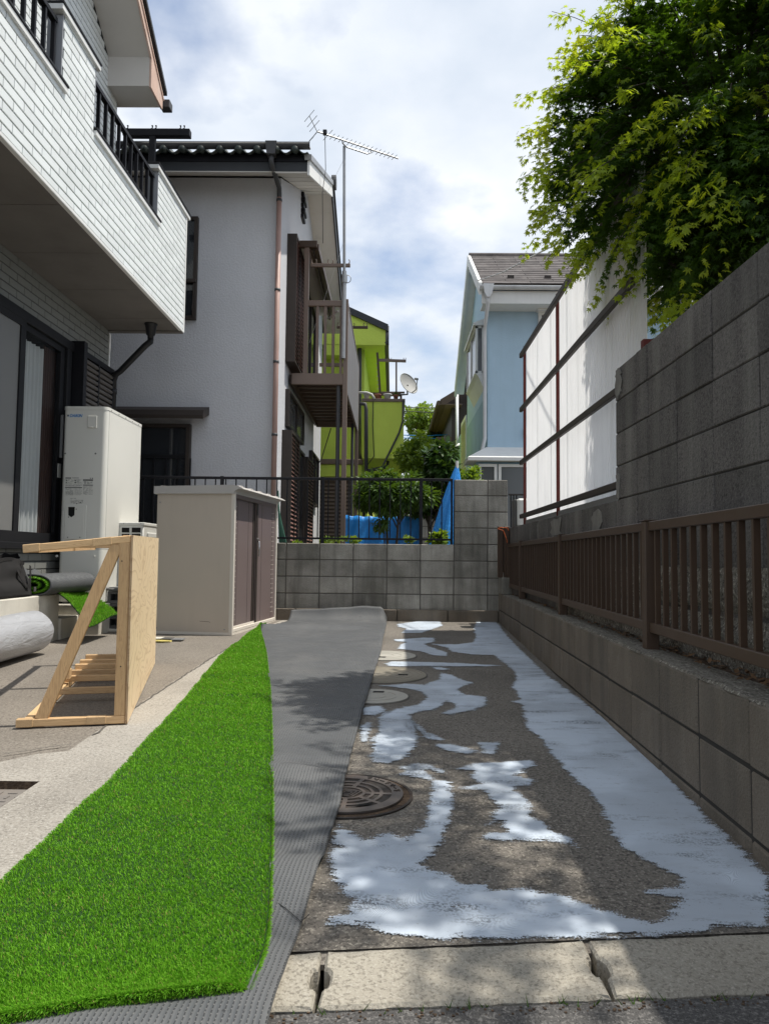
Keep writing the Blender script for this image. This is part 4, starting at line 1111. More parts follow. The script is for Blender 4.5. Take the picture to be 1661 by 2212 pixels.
# gable: rake soffit, barge board, roof, boxed return
XR = -2.91
mb = MB()
ra, rb = 4.6, 8.40
mb.prism([(ra, rake(ra)-.01), (rb, rake(rb)-.01), (rb, rake(rb)+.05), (ra, rake(ra)+.05)], XW, XR, 'x'); mb.build('rake_soffit', 'soffit', lh, fix=True)
mb = MB(); mb.prism([(8.34, 6.385), (8.76, 6.385), (8.76, 6.62), (8.34, rake(8.34))], XW-.3, XR-.002, 'x'); mb.build('eave_return', 'soffit', lh, fix=True)
mb = MB(); mb.prism([(ra, rake(ra)+.02), (8.34, rake(8.34)-.03), (8.345, 6.375), (8.78, 6.375), (8.78, 6.56), (ra, rake(ra)+.26)], XR, XR+.022, 'x'); mb.build('barge_board', 'barge', lh, fix=True)
mb = MB(); mb.prism([(ra, rake(ra)+.13), (8.80, rake(8.80)+.055), (8.80, rake(8.80)+.08), (ra, rake(ra)+.16)], XR+.022, XR+.034, 'x'); mb.build('barge_moulding', 'barge', lh, fix=True)
mb = MB(); mb.prism([(ra, rake(ra)+.26), (8.86, rake(8.86)+.20), (8.86, rake(8.86)+.25), (ra, rake(ra)+.33), (2.6, rake(ra)-1.03), (2.6, rake(ra)-1.10)], -8.3, XR+.05, 'x'); mb.build('roof', 'roof_metal', lh, fix=True)
MB().cbox((XR-.02, 8.80, 6.42), (XR+.10, 8.93, 6.52), .006).build('gutter_end', 'pipe_dark', lh)
# drain of the balcony floor
dp = PY(327, 693, 8.36); fun = (dp.x, 8.36, ZS-.012)
MB().lathe([(.075, 0), (.075, -.012), (.066, -.014), (.05, -.13), (.035, -.14), (.033, -.19)], fun, 20).build('drain_funnel', 'pipe_black', lh, True)
e1 = (fun[0], fun[1], ZS-.22); e2 = (XW+.13, 8.55, ZS-.56)
MB().tube([(fun[0], fun[1], ZS-.19), e1, (fun[0]-.06, fun[1]+.01, ZS-.262), (XW+.19, 8.54, ZS-.52), e2, (XW+.09, 8.60, ZS-.62), (XW+.085, 8.61, .6)], .036, 14).build('drain_pipe', 'pipe_black', lh, True)
MB().tube([(XW+.087, 8.605, ZS-.72), (XW+.087, 8.605, ZS-.78)], .043, 14).build('pipe_collar', 'pipe_black', lh, True)
# frame of the little balcony roof with bird spikes
bt = PY(340, 281, 8.5).z
px_ = PY(330, 320, 8.5).x
MB().cbox((px_-.035, 8.47, ZC-.3), (px_+.035, 8.53, bt-.02), .004).build('canopy_post', 'black_metal', lh)
MB().cbox((PY(268, 281, 8.5).x, 8.46, bt-.085), (PY(412, 283, 8.5).x, 8.55, bt), .004).build('canopy_beam', 'black_metal', lh)
for X in (276, 329, 337, 390, 398):
    x = PY(X, 280, 8.5).x
    MB().tube([(x, 8.5, bt-.01), (x-.006, 8.5, bt+.018), (x+.006, 8.5, bt+.030), (x+.002, 8.5, bt+.055)], [.006, .01, .005, .012], 6).build('bird_spike', 'black_metal', lh)
# sliding glass door
DZ0, DZ1 = .99, 3.06
fr = MB()
fr.cbox((XW-.05, 4.9, DZ1-.06), (XW+.05, 7.62, DZ1+.035), .004).build('door_head', 'dark_frame', lh)
MB().cbox((XW-.06, 4.9, DZ0-.06), (XW+.055, 7.62, DZ0+.0), .004).build('door_sill', 'dark_frame', lh)
MB().cbox((XW-.05, 7.46, DZ0), (XW+.05, 7.56, DZ1-.06), .004).build('door_jamb', 'dark_frame', lh)
for (a, b, xo, gm) in ((5.0, 6.60, .03, 'glass_frost'), (6.56, 7.46, .0, 'glass')):
    sash = MB()
    sash.box((XW+xo-.018, a, DZ0), (XW+xo+.018, a+.045, DZ1-.06)); sash.box((XW+xo-.018, b-.09, DZ0), (XW+xo+.018, b, DZ1-.06))
    sash.box((XW+xo-.018, a+.045, DZ0), (XW+xo+.018, b-.09, DZ0+.10)); sash.box((XW+xo-.018, a+.045, DZ1-.12), (XW+xo+.018, b-.09, DZ1-.06))
    so = sash.build('door_sash', 'dark_frame', lh)
    MB().box((XW+xo-.004, a+.045, DZ0+.10), (XW+xo+.004, b-.09, DZ1-.12)).build('glass_pane', gm, so)
    if b > 7:
        MB().cbox((XW+xo+.018, 7.41, 1.86), (XW+xo+.05, 7.43, 2.30), .004).build('door_handle', 'galv', so)
        MB().box((XW+xo+.018, 7.39, 1.66), (XW+xo+.026, 7.45, 1.80)).build('door_lock', 'white_unit', so)
MB().box((-5.4, 5.0, DZ0), (-5.35, 7.55, 3.07)).build('room_back', 'room', lh)
o = MB()
nn = 90
V = []
for i in range(nn):
    y = 6.70+.50*i/(nn-1)
    for z in (1.05, 2.9): V.append((XW-.085+.028*math.sin(i*.42)+.010*math.sin(i*1.3), y, z))
F = [(2*i, 2*i+2, 2*i+3, 2*i+1) for i in range(nn-1)]
cu = MB().add(V, F).build('curtain', 'curtain', None, True); tag(cu, 'white pleated curtain behind the glass door at the left', 'curtain')
V = []
for i in range(40):
    y = 7.20+.26*i/39
    for z in (1.05, 2.95): V.append((XW-.08+.018*math.sin(i*.9), y, z))
cu = MB().add(V, [(2*i, 2*i+2, 2*i+3, 2*i+1) for i in range(39)]).build('curtain', 'curtain_dark', None, True); tag(cu, 'dark red-brown curtain gathered beside the white curtain', 'curtain')
# folded louvre shutter beside the door
sh = MB().cbox((XW+.0, 7.60, .95), (XW+.16, 7.68, 3.12), .004).build('shutter_case_side', 'black_metal', lh)
sf = MB()
for (a, b) in ((7.68, 7.72), (8.12, 8.155), (8.54, 8.585)): sf.box((XW+.07, a, 1.0), (XW+.105, b, 3.06))
sf.box((XW+.07, 7.72, 3.0), (XW+.104, 8.54, 3.06)); sf.box((XW+.07, 7.72, 1.0), (XW+.104, 8.54, 1.05)); sf.box((XW+.02, 7.68, 1.0), (XW+.07, 8.56, 3.05))
sf = sf.build('shutter_frame', 'black_metal', lh)
sl2 = MB()
pr_ = [(0, 0), (.028, .004), (.034, .02), (.028, .04), (0, .054)]
sl2.add([(x, y, z) for y in (0, .40) for x, z in pr_], [(i, i+1, 6+i, 5+i) for i in range(4)]+[(4, 3, 2, 1, 0), (5, 6, 7, 8, 9)])
sl2 = sl2.mesh('shutter_slat', 'shutter_grey')
for c_, y in enumerate((7.72, 8.155)):
    for i in range(33):
        o = piece('shutter_slat', sl2, T((XW+.072, y, 1.05+i*.059)), sf)
        if c_: o.scale = (1, .385/.40, 1)
# rendered ledge in front of the door
XL = -3.05
lt = thing('concrete_ledge', 'pale stained concrete ledge under the glass door', 'ledge', (XL-.2, 6, gz(6)))
MB().cbox((-3.41, 3.0, 0), (XL, 6.80, .525), .008).build('ledge_body', 'ledge', lt)
MB().cbox((-3.40, 6.80, 0), (XL+.02, 7.19, .30), .008).build('ledge_step', 'ledge', lt)

# ================================================================== grey stucco house
YG, XG = 10.0, -1.60
gh = thing('grey_house', 'two-storey grey stucco house with dark tiled roof behind the block wall', 'house', (-4, 13, .8))
mb = MB(); mb.prism([(YG, .5), (16.1, .5), (16.1, 6.15), (13.05, 7.45), (YG, 6.15)], -11, XG, 'x'); mb.build('wall', 'stucco', gh, fix=True)
def groof(y): return 5.98+(y-9.5)*.417 if y <= 13.05 else 5.98+(16.6-y)*.417
XV = -1.146
mb = MB(); mb.prism([(9.5, groof(9.5)), (13.05, groof(13.05)), (16.6, groof(16.6)), (16.6, groof(16.6)+.2), (13.05, groof(13.05)+.2), (9.5, groof(9.5)+.2)], -11, XV-.02, 'x'); mb.build('roof_deck', 'roof_metal', gh, fix=True)
ZF = PY(600, 349, 9.49).z
MB().box((-11, 9.485, ZF), (XV-.03, 9.50, 6.20)).build('fascia', 'black_metal', gh)
MB().prism([(9.50, groof(9.5)-.01), (YG+.02, groof(YG+.02)-.01), (YG+.02, groof(YG+.02)), (9.50, groof(9.5))], -11, XG, 'x').build('eave_soffit', 'soffit', gh, fix=True)
# boxed verge: horizontal boards below the rake
for i in range(0):
    y0 = 9.50+i*.16
    if i < 9: MB().cbox((XG+.0, y0+.003, 5.815+max(0, (i-7))*.03), (XV-.03, y0+.157, 5.832+max(0, (i-7))*.03), .003).build('soffit_board', 'soffit', gh)
for i in range(13):
    ya, yb = 9.5+i*.56, 9.5+(i+1)*.56
    if ya >= 16.5: break
    yb = min(yb, 16.58)
    za, zb = groof(ya)-.02, groof(yb)-.02
    mb = MB()
    if ya < 13.05 < yb: mb.prism([(ya+.004, za), (13.05, groof(13.05)-.02), (yb-.004, zb), (yb-.004, zb+.02), (13.05, groof(13.05)), (ya+.004, za+.02)], XG, XV-.03, 'x')
    else: mb.prism([(ya+.004, za), (yb-.004, zb), (yb-.004, zb+.02), (ya+.004, za+.02)], XG, XV-.03, 'x')
    mb.build('soffit_board', 'soffit', gh, fix=True)
mb = MB(); mb.prism([(9.49, groof(9.49)-.05), (13.05, groof(13.05)-.05), (13.05, groof(13.05)+.16), (9.49, groof(9.49)+.16)], XV-.03, XV, 'x'); mb.build('barge_board', 'white_trim', gh, fix=True)
mb = MB(); mb.prism([(13.05, groof(13.05)-.05), (16.6, groof(16.6)-.05), (16.6, groof(16.6)+.16), (13.05, groof(13.05)+.16)], XV-.03, XV, 'x'); mb.build('barge_board', 'roof_metal', gh, fix=True)
for (ya, yb) in ((9.45, 13.05), (13.05, 16.65)):
    MB().beam((XV-.02, ya, groof(ya)+.19), (XV-.02, yb, groof(yb)+.19), .09, .07).build('verge_flashing', 'galv' if ya < 10 else 'roof_metal', gh)
MB().tube([(XV-.02, 13.02, groof(13.05)+.20), (XV+.06, 13.02, groof(13.05)+.20)], .13, 20).build('ridge_end_disc', 'pipe_dark', gh)
# roof tiles, one wavy run from eave to ridge each
W_ = .247
prof = [(W_*i/12, .055*(0.5-0.5*math.cos(2*math.pi*i/12)) if False else .035*math.sin(2*math.pi*i/12-.6)) for i in range(13)]
y0_, y1_ = 9.38, 13.05
mb = MB()
dz_ = (y1_-y0_)*.417
vs = [(x, 0, z) for x, z in prof]+[(x, 0, z+.018) for x, z in prof]+[(x, y1_-y0_, z+dz_) for x, z in prof]+[(x, y1_-y0_, z+dz_+.018) for x, z in prof]
n = 13
fs = [(i, i+1, n+i+1, n+i) for i in range(12)]+[(n+i, n+i+1, 3*n+i+1, 3*n+i) for i in range(12)]+[(2*n+i, 2*n+i+1, i+1, i) for i in range(12)]
mb.add(vs, fs)
zpk = max(prof, key=lambda p: p[1])
mb.tube([(zpk[0], -.012, zpk[1]-.012), (zpk[0], .30, zpk[1]-.012+.30*.417)], .047, 12)
tmesh = mb.mesh('roof_tile_run', 'roof_dark', True)
x = XV-.02-W_
while x > -8.5:
    piece('roof_tile_run', tmesh, T((x, y0_, groof(9.5)+.205)), gh); x -= W_
# gutter and its hopper, downpipe
zg = PY(560, 312, 9.42).z
ag = [(math.cos(R(180+i*18))*.06, math.sin(R(180+i*18))*.06) for i in range(11)]
mb = MB(); mb.prism([(9.425+a, zg+b) for a, b in ag]+[(9.425+a*.9, zg+b*.9+.0) for a, b in reversed(ag)], -11, XV+.01, 'x'); mb.build('gutter', 'pipe_dark', gh, True, fix=True)
mb = MB(); mb.prism([(9.36, zg-.005), (9.372, zg-.005), (9.372, zg+.008), (9.36, zg+.008)], -11, XV+.012, 'x'); mb.build('gutter_lip', 'galv', gh, fix=True)
hp = PY(587, 330, 9.42)
MB().prism([(hp.x-.075, zg+.015), (hp.x+.075, zg+.015), (hp.x+.055, zg-.16), (hp.x-.055, zg-.16)], 9.35, 9.47, 'y').build('rain_hopper', 'pipe_dark', gh, fix=True)
pb = PY(604, 412, 9.93)
MB().tube([(hp.x, 9.41, zg-.15), (hp.x, 9.41, zg-.24), (hp.x+.01, 9.45, zg-.29), (pb.x, 9.90, pb.z+.03), (pb.x, 9.93, pb.z-.05), (pb.x, 9.93, pb.z-.12)], .034, 12).build('rain_pipe', 'pipe_dark', gh, True)
MB().tube([(pb.x, 9.93, pb.z-.10), (pb.x, 9.93, .8)], .036, 14).build('rain_pipe', 'pipe_pink', gh, True)
for z in (pb.z-.12, 4.55, 3.55, 2.55, 1.6): MB().tube([(pb.x, 9.93, z), (pb.x, 9.93, z-.035)], .041, 14).build('pipe_bracket', 'pipe_dark', gh, True)
MB().tube([(XG-.03, YG-.02, 6.1), (XG-.03, YG-.02, .8)], .012, 6).build('wall_cable', 'cable', gh)
# front windows
def frame_y(mb, x0, x1, z0, z1, w, ya, yb):
    mb.box((x0, ya, z0), (x0+w, yb, z1)); mb.box((x1-w, ya, z0), (x1, yb, z1)); mb.box((x0+w, ya, z0), (x1-w, yb, z0+w)); mb.box((x0+w, ya, z1-w), (x1-w, yb, z1)); return mb
x1 = PY(428, 580, YG).x; z1 = PY(410, 472, YG).z; z0 = PY(410, 692, YG).z; x0 = x1-.80
w1 = frame_y(MB(), x0, x1, z0, z1, .045, YG-.07, YG+.01).build('upper_window', 'brown_frame', gh)
MB().box((x0+.045, YG-.04, z0+.045), (x1-.045, YG-.03, z1-.045)).build('glass_pane', 'glass_dark', w1)
zm = PY(410, 610, YG).z
MB().cbox((x0+.03, YG-.10, zm-.03), (x1+.0, YG-.05, zm+.02), .003).build('guard_rail', 'brown_frame', w1)
for i in range(4):
    x = x1-.03-i*.25
    MB().tube([(x, YG-.075, zm), (x, YG-.09, zm-.3), (x, YG-.13, z0+.12), (x, YG-.08, z0+.02)], .007, 6).build('guard_bar', 'brown_frame', w1)
MB().box((x0+.06, YG-.028, z0+.06), (x1-.3, YG-.024, z0+.35)).build('pane_reflection_card', 'soffit', w1) if False else None
x1 = PY(413, 1000, YG).x; z1 = PY(400, 918, YG).z; x0 = PY(238, 1000, YG).x; z0 = 1.15
w2 = frame_y(MB(), x0, x1, z0, z1, .05, YG-.10, YG+.01).build('lower_window', 'brown_frame', gh)
MB().box((x0+.05, YG-.05, z0+.05), (x1-.05, YG-.04, z1-.05)).build('glass_pane', 'glass_dark', w2)
for i in range(7):
    x = x0+.12+i*.165
    MB().box((x, YG-.075, z0+.05), (x+.018, YG-.06, z0+1.05)).build('window_bar', 'dark_frame', w2)
MB().box((x0+.05, YG-.08, z0+1.05), (x1-.05, YG-.055, z0+1.1)).build('window_bar', 'dark_frame', w2)
hx1 = PY(440, 900, YG-.3).x; hz = PY(430, 884, YG-.3).z
mb = MB(); mb.prism([(YG, hz-.02), (YG-.32, hz-.13), (YG-.33, hz-.08), (YG-.30, hz-.01), (YG, hz+.09)], x0-.15, hx1, 'x'); mb.build('window_hood', 'brown_frame', gh, fix=True)
# side wall: two storeys of louvred shutters and windows
slx = {}
def slat_mesh(L, mat):
    kx = (round(L, 3), mat)
    if kx not in slx: slx[kx] = MB().add([(0, 0, 0), (0, L, 0), (.022, L, -.026), (.022, 0, -.026), (0, 0, -.008), (0, L, -.008), (.022, L, -.034), (.022, 0, -.034)], [(0, 3, 2, 1), (4, 5, 6, 7), (3, 7, 6, 2)]).mesh('slat', mat)
    return slx[kx]
def louvre(parent, y0, y1, z0, z1, xo, name, fm='brown_frame', sm='shutter_red', cols=2, pitch=.062):
    s = MB().box((XG, y0, z0), (xo-.03, y1, z1)).build(name, fm, parent)
    f = MB(); w = .035
    f.box((xo-.03, y0, z0), (xo, y0+w, z1)); f.box((xo-.03, y1-w, z0), (xo, y1, z1)); f.box((xo-.03, y0+w, z0), (xo, y1-w, z0+w)); f.box((xo-.03, y0+w, z1-w), (xo, y1-w, z1))
    cw = (y1-y0-2*w)/cols
    for c_ in range(1, cols): f.box((xo-.03, y0+w+c_*cw-.012, z0+w), (xo-.001, y0+w+c_*cw+.012, z1-w))
    f.build('shutter_frame', fm, s)
    for c_ in range(cols):
        ya = y0+w+c_*cw+(.012 if c_ else 0); yb = y0+w+(c_+1)*cw-(.012 if c_ < cols-1 else 0)
        m_ = slat_mesh(yb-ya, sm); z = z0+w+.03
        while z < z1-w:
            piece('slat', m_, T((xo-.028, ya, z)), s); z += pitch
    return s
louvre(gh, 10.67, 11.62, 3.74, 5.66, XG+.145, 'upper_shutter')
louvre(gh, 10.50, 11.42, 1.02, 2.70, XG+.145, 'lower_shutter')
louvre(gh, 12.75, 13.75, 1.02, 2.62, XG+.12, 'lower_shutter')
def win_x(parent, y0, y1, z0, z1, xo, name, panes=2, gm='glass_dark', fm='brown_frame'):
    f = MB(); w = .045
    f.box((XG, y0, z0), (xo, y0+w, z1)); f.box((XG, y1-w, z0), (xo, y1, z1)); f.box((XG, y0+w, z0), (xo, y1-w, z0+w)); f.box((XG, y0+w, z1-w), (xo, y1-w, z1))
    cw = (y1-y0-2*w)/panes
    for c_ in range(1, panes): f.box((XG, y0+w+c_*cw-.02, z0+w), (xo-.002, y0+w+c_*cw+.02, z1-w))
    s = f.build(name, fm, parent)
    for c_ in range(panes): MB().box((XG+.005, y0+w+c_*cw+.002, z0+w), (xo-.03, y0+w+(c_+1)*cw-.002, z1-w)).build('glass_pane', gm, s)
win_x(gh, 10.75, 12.65, 2.80, 3.35, XG+.06, 'transom_window', 2, 'glass_bluegrey')
win_x(gh, 11.44, 12.73, 1.02, 2.66, XG+.07, 'lower_window', 2)
win_x(gh, 13.9, 15.2, 1.9, 2.9, XG+.07, 'lower_window', 2)
win_x(gh, 11.66, 14.2, 3.66, 5.55, XG+.08, 'balcony_window', 3)
vt = PX(655, 450, XG+.02)
vz = MB()
for i in range(5): vz.cbox((XG, vt.y-.14, vt.z-.22+i*.095), (XG+.05+.02*(i % 2), vt.y+.14, vt.z-.22+i*.095+.07), .01)
vz.build('gable_vent', 'black_metal', gh)
# ------------------------------------------------------------------ its bronze balcony
YA, YZ, XO = 11.0, 14.6, -.74
zb0, zb1 = 3.47, 3.64; zrt = PY(700, 650, YA).z
bal = thing('aluminium_balcony', 'brown aluminium balcony on posts beside the grey house', 'balcony', (XO, 12.8, .8))
for (x, y) in ((XO, YA), (XO, YZ)): MB().cbox((x-.035, y-.035, .8), (x+.035, y+.035, zrt+(.02 if y == YA else 0)), .004).build('balcony_post', 'bronze', bal)
MB().cbox((XG+.06, YA-.04, zb0), (XO-.035, YA+.02, zb1), .004).build('floor_beam', 'bronze', bal)
MB().cbox((XG+.06, YZ-.02, zb0), (XO-.035, YZ+.04, zb1), .004).build('floor_beam', 'bronze', bal)
MB().cbox((XO-.03, YA+.035, zb0), (XO+.03, YZ-.035, zb1), .004).build('floor_beam', 'bronze', bal)
MB().cbox((XG+.02, YA+.02, zb0+.02), (XG+.07, YZ-.02, zb1-.01), .004).build('floor_beam', 'bronze_dark', bal)
n = 12
for i in range(n):
    y0 = YA+.03+(YZ-YA-.06)*i/n; y1 = y0+(YZ-YA-.06)/n
    d_ = MB().box((XG+.07, y0+.004, zb1-.055), (XO-.03, y1-.02, zb1-.03)).build('deck_panel', 'bronze_dark', bal)
    MB().box((XG+.07, y1-.055, zb1-.085), (XO-.03, y1-.02, zb1-.056)).build('panel_lip', 'bronze', d_)
MB().cbox((XG+.22, YA-.035, zb1), (XG+.29, YA+.035, 5.58), .004).build('canopy_post', 'bronze', bal)
MB().cbox((XG+.29, YA-.03, zrt-.085), (XO-.035, YA+.03, zrt-.0), .004).build('top_rail', 'bronze', bal)
for i in range(4):
    x = XG+.29+(XO-.035-XG-.29)*(i+1)/4.45+.02
    MB().cbox((x-.022, YA-.012, zb1), (x+.022, YA+.012, zrt-.085), .003).build('baluster', 'bronze', bal)
MB().cbox((XO-.03, YA+.035, zrt-.07), (XO+.035, YZ-.035, zrt-.005), .004).build('top_rail', 'bronze_dark', bal)
MB().cbox((XG+.1, YZ-.03, zrt-.07), (XO-.035, YZ+.03, zrt-.005), .004).build('top_rail', 'bronze', bal)
MB().cbox((XG+.1, YZ-.02, zb1+.1), (XO-.035, YZ+.02, zb1+.25), .004).build('lower_rail', 'bronze', bal)
for i in range(23):
    y = YA+.12+i*.15
    MB().box((XO-.008, y-.014, zb1+.02), (XO+.008, y+.014, zrt-.07)).build('baluster', 'bronze', bal)
yy = np.linspace(YA+.05, YZ-.05, 450); xx = XO+.028+.007*np.sin(yy*2*math.pi/.063)
V = np.concatenate([np.stack([xx, yy, np.full(450, zb1-.25)], 1), np.stack([xx, yy, np.full(450, zrt-.1)], 1)])
F = np.stack([np.arange(449), np.arange(1, 450), 450+np.arange(1, 450), 450+np.arange(449)], 1)
npmesh('corrugated_panel', V, F, 'poly_brown', bal, smooth=True)
# canopy over the balcony
MB().cbox((XG+.05, YA-.05, 5.58), (-1.19, YA+.03, 5.68), .004).build('canopy_edge', 'bronze_dark', bal)
MB().cbox((-1.24, YA+.03, 5.56), (-1.17, 14.3, 5.66), .004).build('canopy_edge', 'bronze_dark', bal)
MB().cbox((-1.30, YA+.03, 5.54), (-1.26, 14.3, 5.60), .004).build('canopy_edge', 'bronze_dark', bal)
MB().box((XG, YA+.03, 5.63), (-1.24, 14.3, 5.65)).build('canopy_soffit', 'soffit', bal)
# laundry pole arms
def laundry(y, z, x0, x1, parent, mat='bronze'):
    MB().cbox((x0, y-.02, z-.025), (x1, y+.02, z+.025), .003).build('laundry_arm', mat, parent)
    for x in (x0+.05, (x0+x1)/2, x1-.05):
        MB().tube([(x-.04*math.cos(R(a_)), y, z+.06-.042*math.sin(R(a_))) for a_ in (-50, -20, 10, 40, 70, 90, 110, 140, 170, 200, 230)], .008, 6).build('hook', mat, parent)
lz = PY(715, 575, YA).z
laundry(YA-.03, lz, PY(672, 575, YA).x, PY(757, 575, YA).x, bal)
l2 = PY(735, 707, YZ).z
laundry(YZ, l2, XO-.42, XO+.20, bal, 'bronze_dark')
MB().tube([(XO-.38, YA+1.2, zrt+.12), (XO-.12, YA-.02, zrt-.16)], .012, 8).build('laundry_pole', 'cable_pale', bal)
MB().tube([(XO-.1, YA+.03, zb0), (XO-.1, YA+.03, .8)], .030, 10).build('rain_pipe', 'pipe_dark', bal)
MB().tube([(XO-.06, YZ-.4, zb0), (XO-.06, YZ-.4, .8)], .028, 10).build('rain_pipe', 'pipe_dark', bal)

# ------------------------------------------------------------------ aerial
ant = thing('tv_antenna', 'roof-high yagi television antenna on a grey steel pole', 'antenna', (XO-.03, YA, zrt-.6))
ptop = PY(744, 320, YA-.01); px0 = XO-.03
MB().tube([(px0, YA-.06, zrt-.9), (px0, YA-.06, lz-.1)], .034, 12).build('lower_pole', 'galv', ant)
MB().tube([(px0, YA-.06, lz-.15), (ptop.x, YA-.06, ptop.z)], .022, 12).build('upper_pole', 'galv', ant)
MB().tube([(px0, YA-.06, lz-.28), (px0, YA-.06, lz-.16)], .046, 12).build('pole_clamp', 'galv', ant)
MB().tube([(px0+.05+.05*math.cos(R(a_)), YA-.06, lz-.22+.06*math.sin(R(a_))) for a_ in range(0, 361, 30)], .006, 6).build('guy_ring', 'galv', ant)
zb_ = ptop.z+.06
bA, bB = PY(685, 290, 10.65), PY(860, 352, 11.39)
bA = Vector((bA.x, 10.65, zb_)); bB = Vector((bB.x, 11.39, zb_))
dd = (bB-bA).normalized(); ee = Vector((-dd.y, dd.x, 0))
MB().tube([bA, bB], .012, 8).build('boom', 'galv', ant)
pm_ = Vector((ptop.x, YA-.06, zb_))
MB().tube([bA+dd*.42, bA+dd*.43+Vector((0, 0, -.05)), bA+dd*.5+Vector((0, 0, -.09)), bA+dd*.86+Vector((0, 0, -.09)), bA+dd*.92+Vector((0, 0, -.05)), bA+dd*.93], .011, 8).build('boom_brace', 'galv', ant)
for i in range(17):
    p = bA+dd*(.18+i*.073); L = .085 if i else .16
    MB().tube([p-ee*L, p+ee*L], .0045, 6).build('element', 'galv', ant)
MB().cbox(tuple(bA+dd*.13+Vector((-.03, -.03, -.01))), tuple(bA+dd*.13+Vector((.03, .03, .06))), .006).build('feed_box', 'pipe_black', ant)
for s_ in (1, -1):
    q0 = bA+dd*.0; q1 = bA-dd*.13+Vector((0, 0, s_*.2))
    MB().tube([q0, q1], .006, 6).build('reflector_arm', 'galv', ant)
    for f_ in (.35, .65, 1.0):
        p = q0.lerp(q1, f_); MB().tube([p-ee*.17, p+ee*.17], .0045, 6).build('reflector_rod', 'galv', ant)
MB().tube([bA+dd*.13, bA+dd*.14+Vector((0, .1, -.5)), Vector((XV+.05, 10.7, 6.3)), Vector((XV+.03, 11.1, 5.7))], .005, 6).build('aerial_cable', 'cable', ant)
MB().tube([(px0, YA-.06, lz+.4), (XG+.3, YA+.1, zb1+.5)], .002, 5).build('guy_wire', 'cable_pale', ant)
MB().tube([(ptop.x, YA-.06, ptop.z-.2), (XV, 12.2, 7.1)], .002, 5).build('guy_wire', 'cable_pale', ant)

# ================================================================== lime green house
YM = 17.5
gr = thing('green_house', 'lime-green stucco house with a walled balcony in the middle distance', 'house', (-2, 20, .8))
x787 = PY(787, 800, YM).x; xev = PY(833, 720, YM-.4).x
zg1 = PY(760, 745, YM-.4).z
def rg(x): # roof line across the gable
    a = PY(745, 660, YM-.4); b = PY(838, 702, YM-.4); return a.z+(x-a.x)*(b.z-a.z)/(b.x-a.x)
MB().box((-6, YM, .5), (x787, 30, zg1+.02)).build('wall', 'lime', gr)
mb = MB(); mb.prism([(-6, zg1), (xev, zg1), (xev, rg(xev)-.16), (-3.2, rg(-3.2)-.16), (-6, rg(-3.2)-1.4)], YM-.4, YM-.38, 'y'); mb.build('gable_front', 'lime', gr, fix=True)
mb = MB(); mb.prism([(-6, zg1-.001), (xev-.02, zg1-.001), (xev-.02, zg1+.05), (-6, zg1+.05)], YM-.38, 30, 'y'); mb.build('eave_soffit', 'lime', gr, fix=True)
mb = MB(); mb.prism([(-3.2, rg(-3.2)-.16), (xev+.06, rg(xev+.06)-.16), (xev+.06, rg(xev+.06)), (-3.2, rg(-3.2))], YM-.46, 30, 'y'); mb.build('roof', 'roof_metal', gr, fix=True)
MB().box((xev, YM-.42, rg(xev)-.42), (xev+.07, 30, rg(xev)-.17)).build('eave_gutter', 'pipe_dark', gr)
# corner pier and recess
MB().box((x787-.9, YM-.40, zg1-.25), (x787-.5, YM-.0, zg1+.01)).build('wall_corbel', 'lime', gr)
YBc = 16.8
bx0 = PY(783, 900, YBc).x; bx1 = PY(872, 900, YBc).x; bz1 = PY(820, 868, YBc).z; bz0 = PY(820, 990, YBc).z
mb = MB(); mb.box((bx0, YBc, bz0), (bx1, YBc+.12, bz1)); mb.box((bx1-.12, YBc+.12, bz0), (bx1, 21, bz1)); mb.build('balcony_parapet', 'lime', gr)
MB().box((bx0, YBc+.02, bz0+.02), (bx1-.02, 21, bz0+.14)).build('balcony_floor', 'lime', gr)
MB().cbox((bx0-.02, YBc-.03, bz1), (bx1+.03, YBc+.15, bz1+.07), .005).build('parapet_coping', 'bronze', gr)
MB().cbox((bx1-.14, YBc+.15, bz1), (bx1+.03, 21, bz1+.07), .005).build('parapet_coping', 'bronze', gr)
MB().box((-6, YBc+.1, .5), (bx0, YM, bz0+.02)).build('lower_wall', 'lime', gr) if False else None
zl_ = PY(730, 1000, YM-.25).z
MB().cbox((-6, YM-.28, zl_-.03), (PY(784, 1000, YM-.25).x, YM, zl_+.09), .01).build('string_ledge', 'bronze', gr)
MB().cbox((-6, YM-.22, zl_-.32), (PY(782, 1000, YM-.25).x, YM, zl_-.03), .01).build('hood_band', 'lime', gr)
s_ = MB().box((PY(690, 1050, YM).x, YM-.1, 1.35), (PY(762, 1050, YM).x, YM, zl_-.36)).build('ground_shutter', 'bronze_dark', gr)
L = PY(762, 1050, YM).x-PY(690, 1050, YM).x
sm_ = MB().add([(0, 0, 0), (L-.06, 0, 0), (L-.06, -.03, -.05), (0, -.03, -.05)], [(0, 1, 2, 3)]).mesh('slat', 'bronze')
z = 1.45
while z < zl_-.4:
    piece('slat', sm_, T((PY(690, 1050, YM).x+.03, YM-.1, z)), s_); z += .09
mb = MB()
for (pts, r_) in (([PY(836, 705, YM-.38), PY(838, 742, YM-.38), PY(781, 733, YM-.1), PY(777, 740, YM-.1), PY(776, 880, YM-.1), PY(778, 1040, YM-.1)], .05),):
    pts = [Vector(p) for p in pts]; MB().tube(pts, r_, 10).build('rain_pipe', 'pipe_dark', gr, True)
MB().tube([PY(776, 872, YBc-.1), PY(789, 873, YBc-.1), PY(791, 885, YBc-.1), PY(791, 1060, YBc-.1)], .045, 10).build('rain_pipe', 'pipe_dark', gr, True)
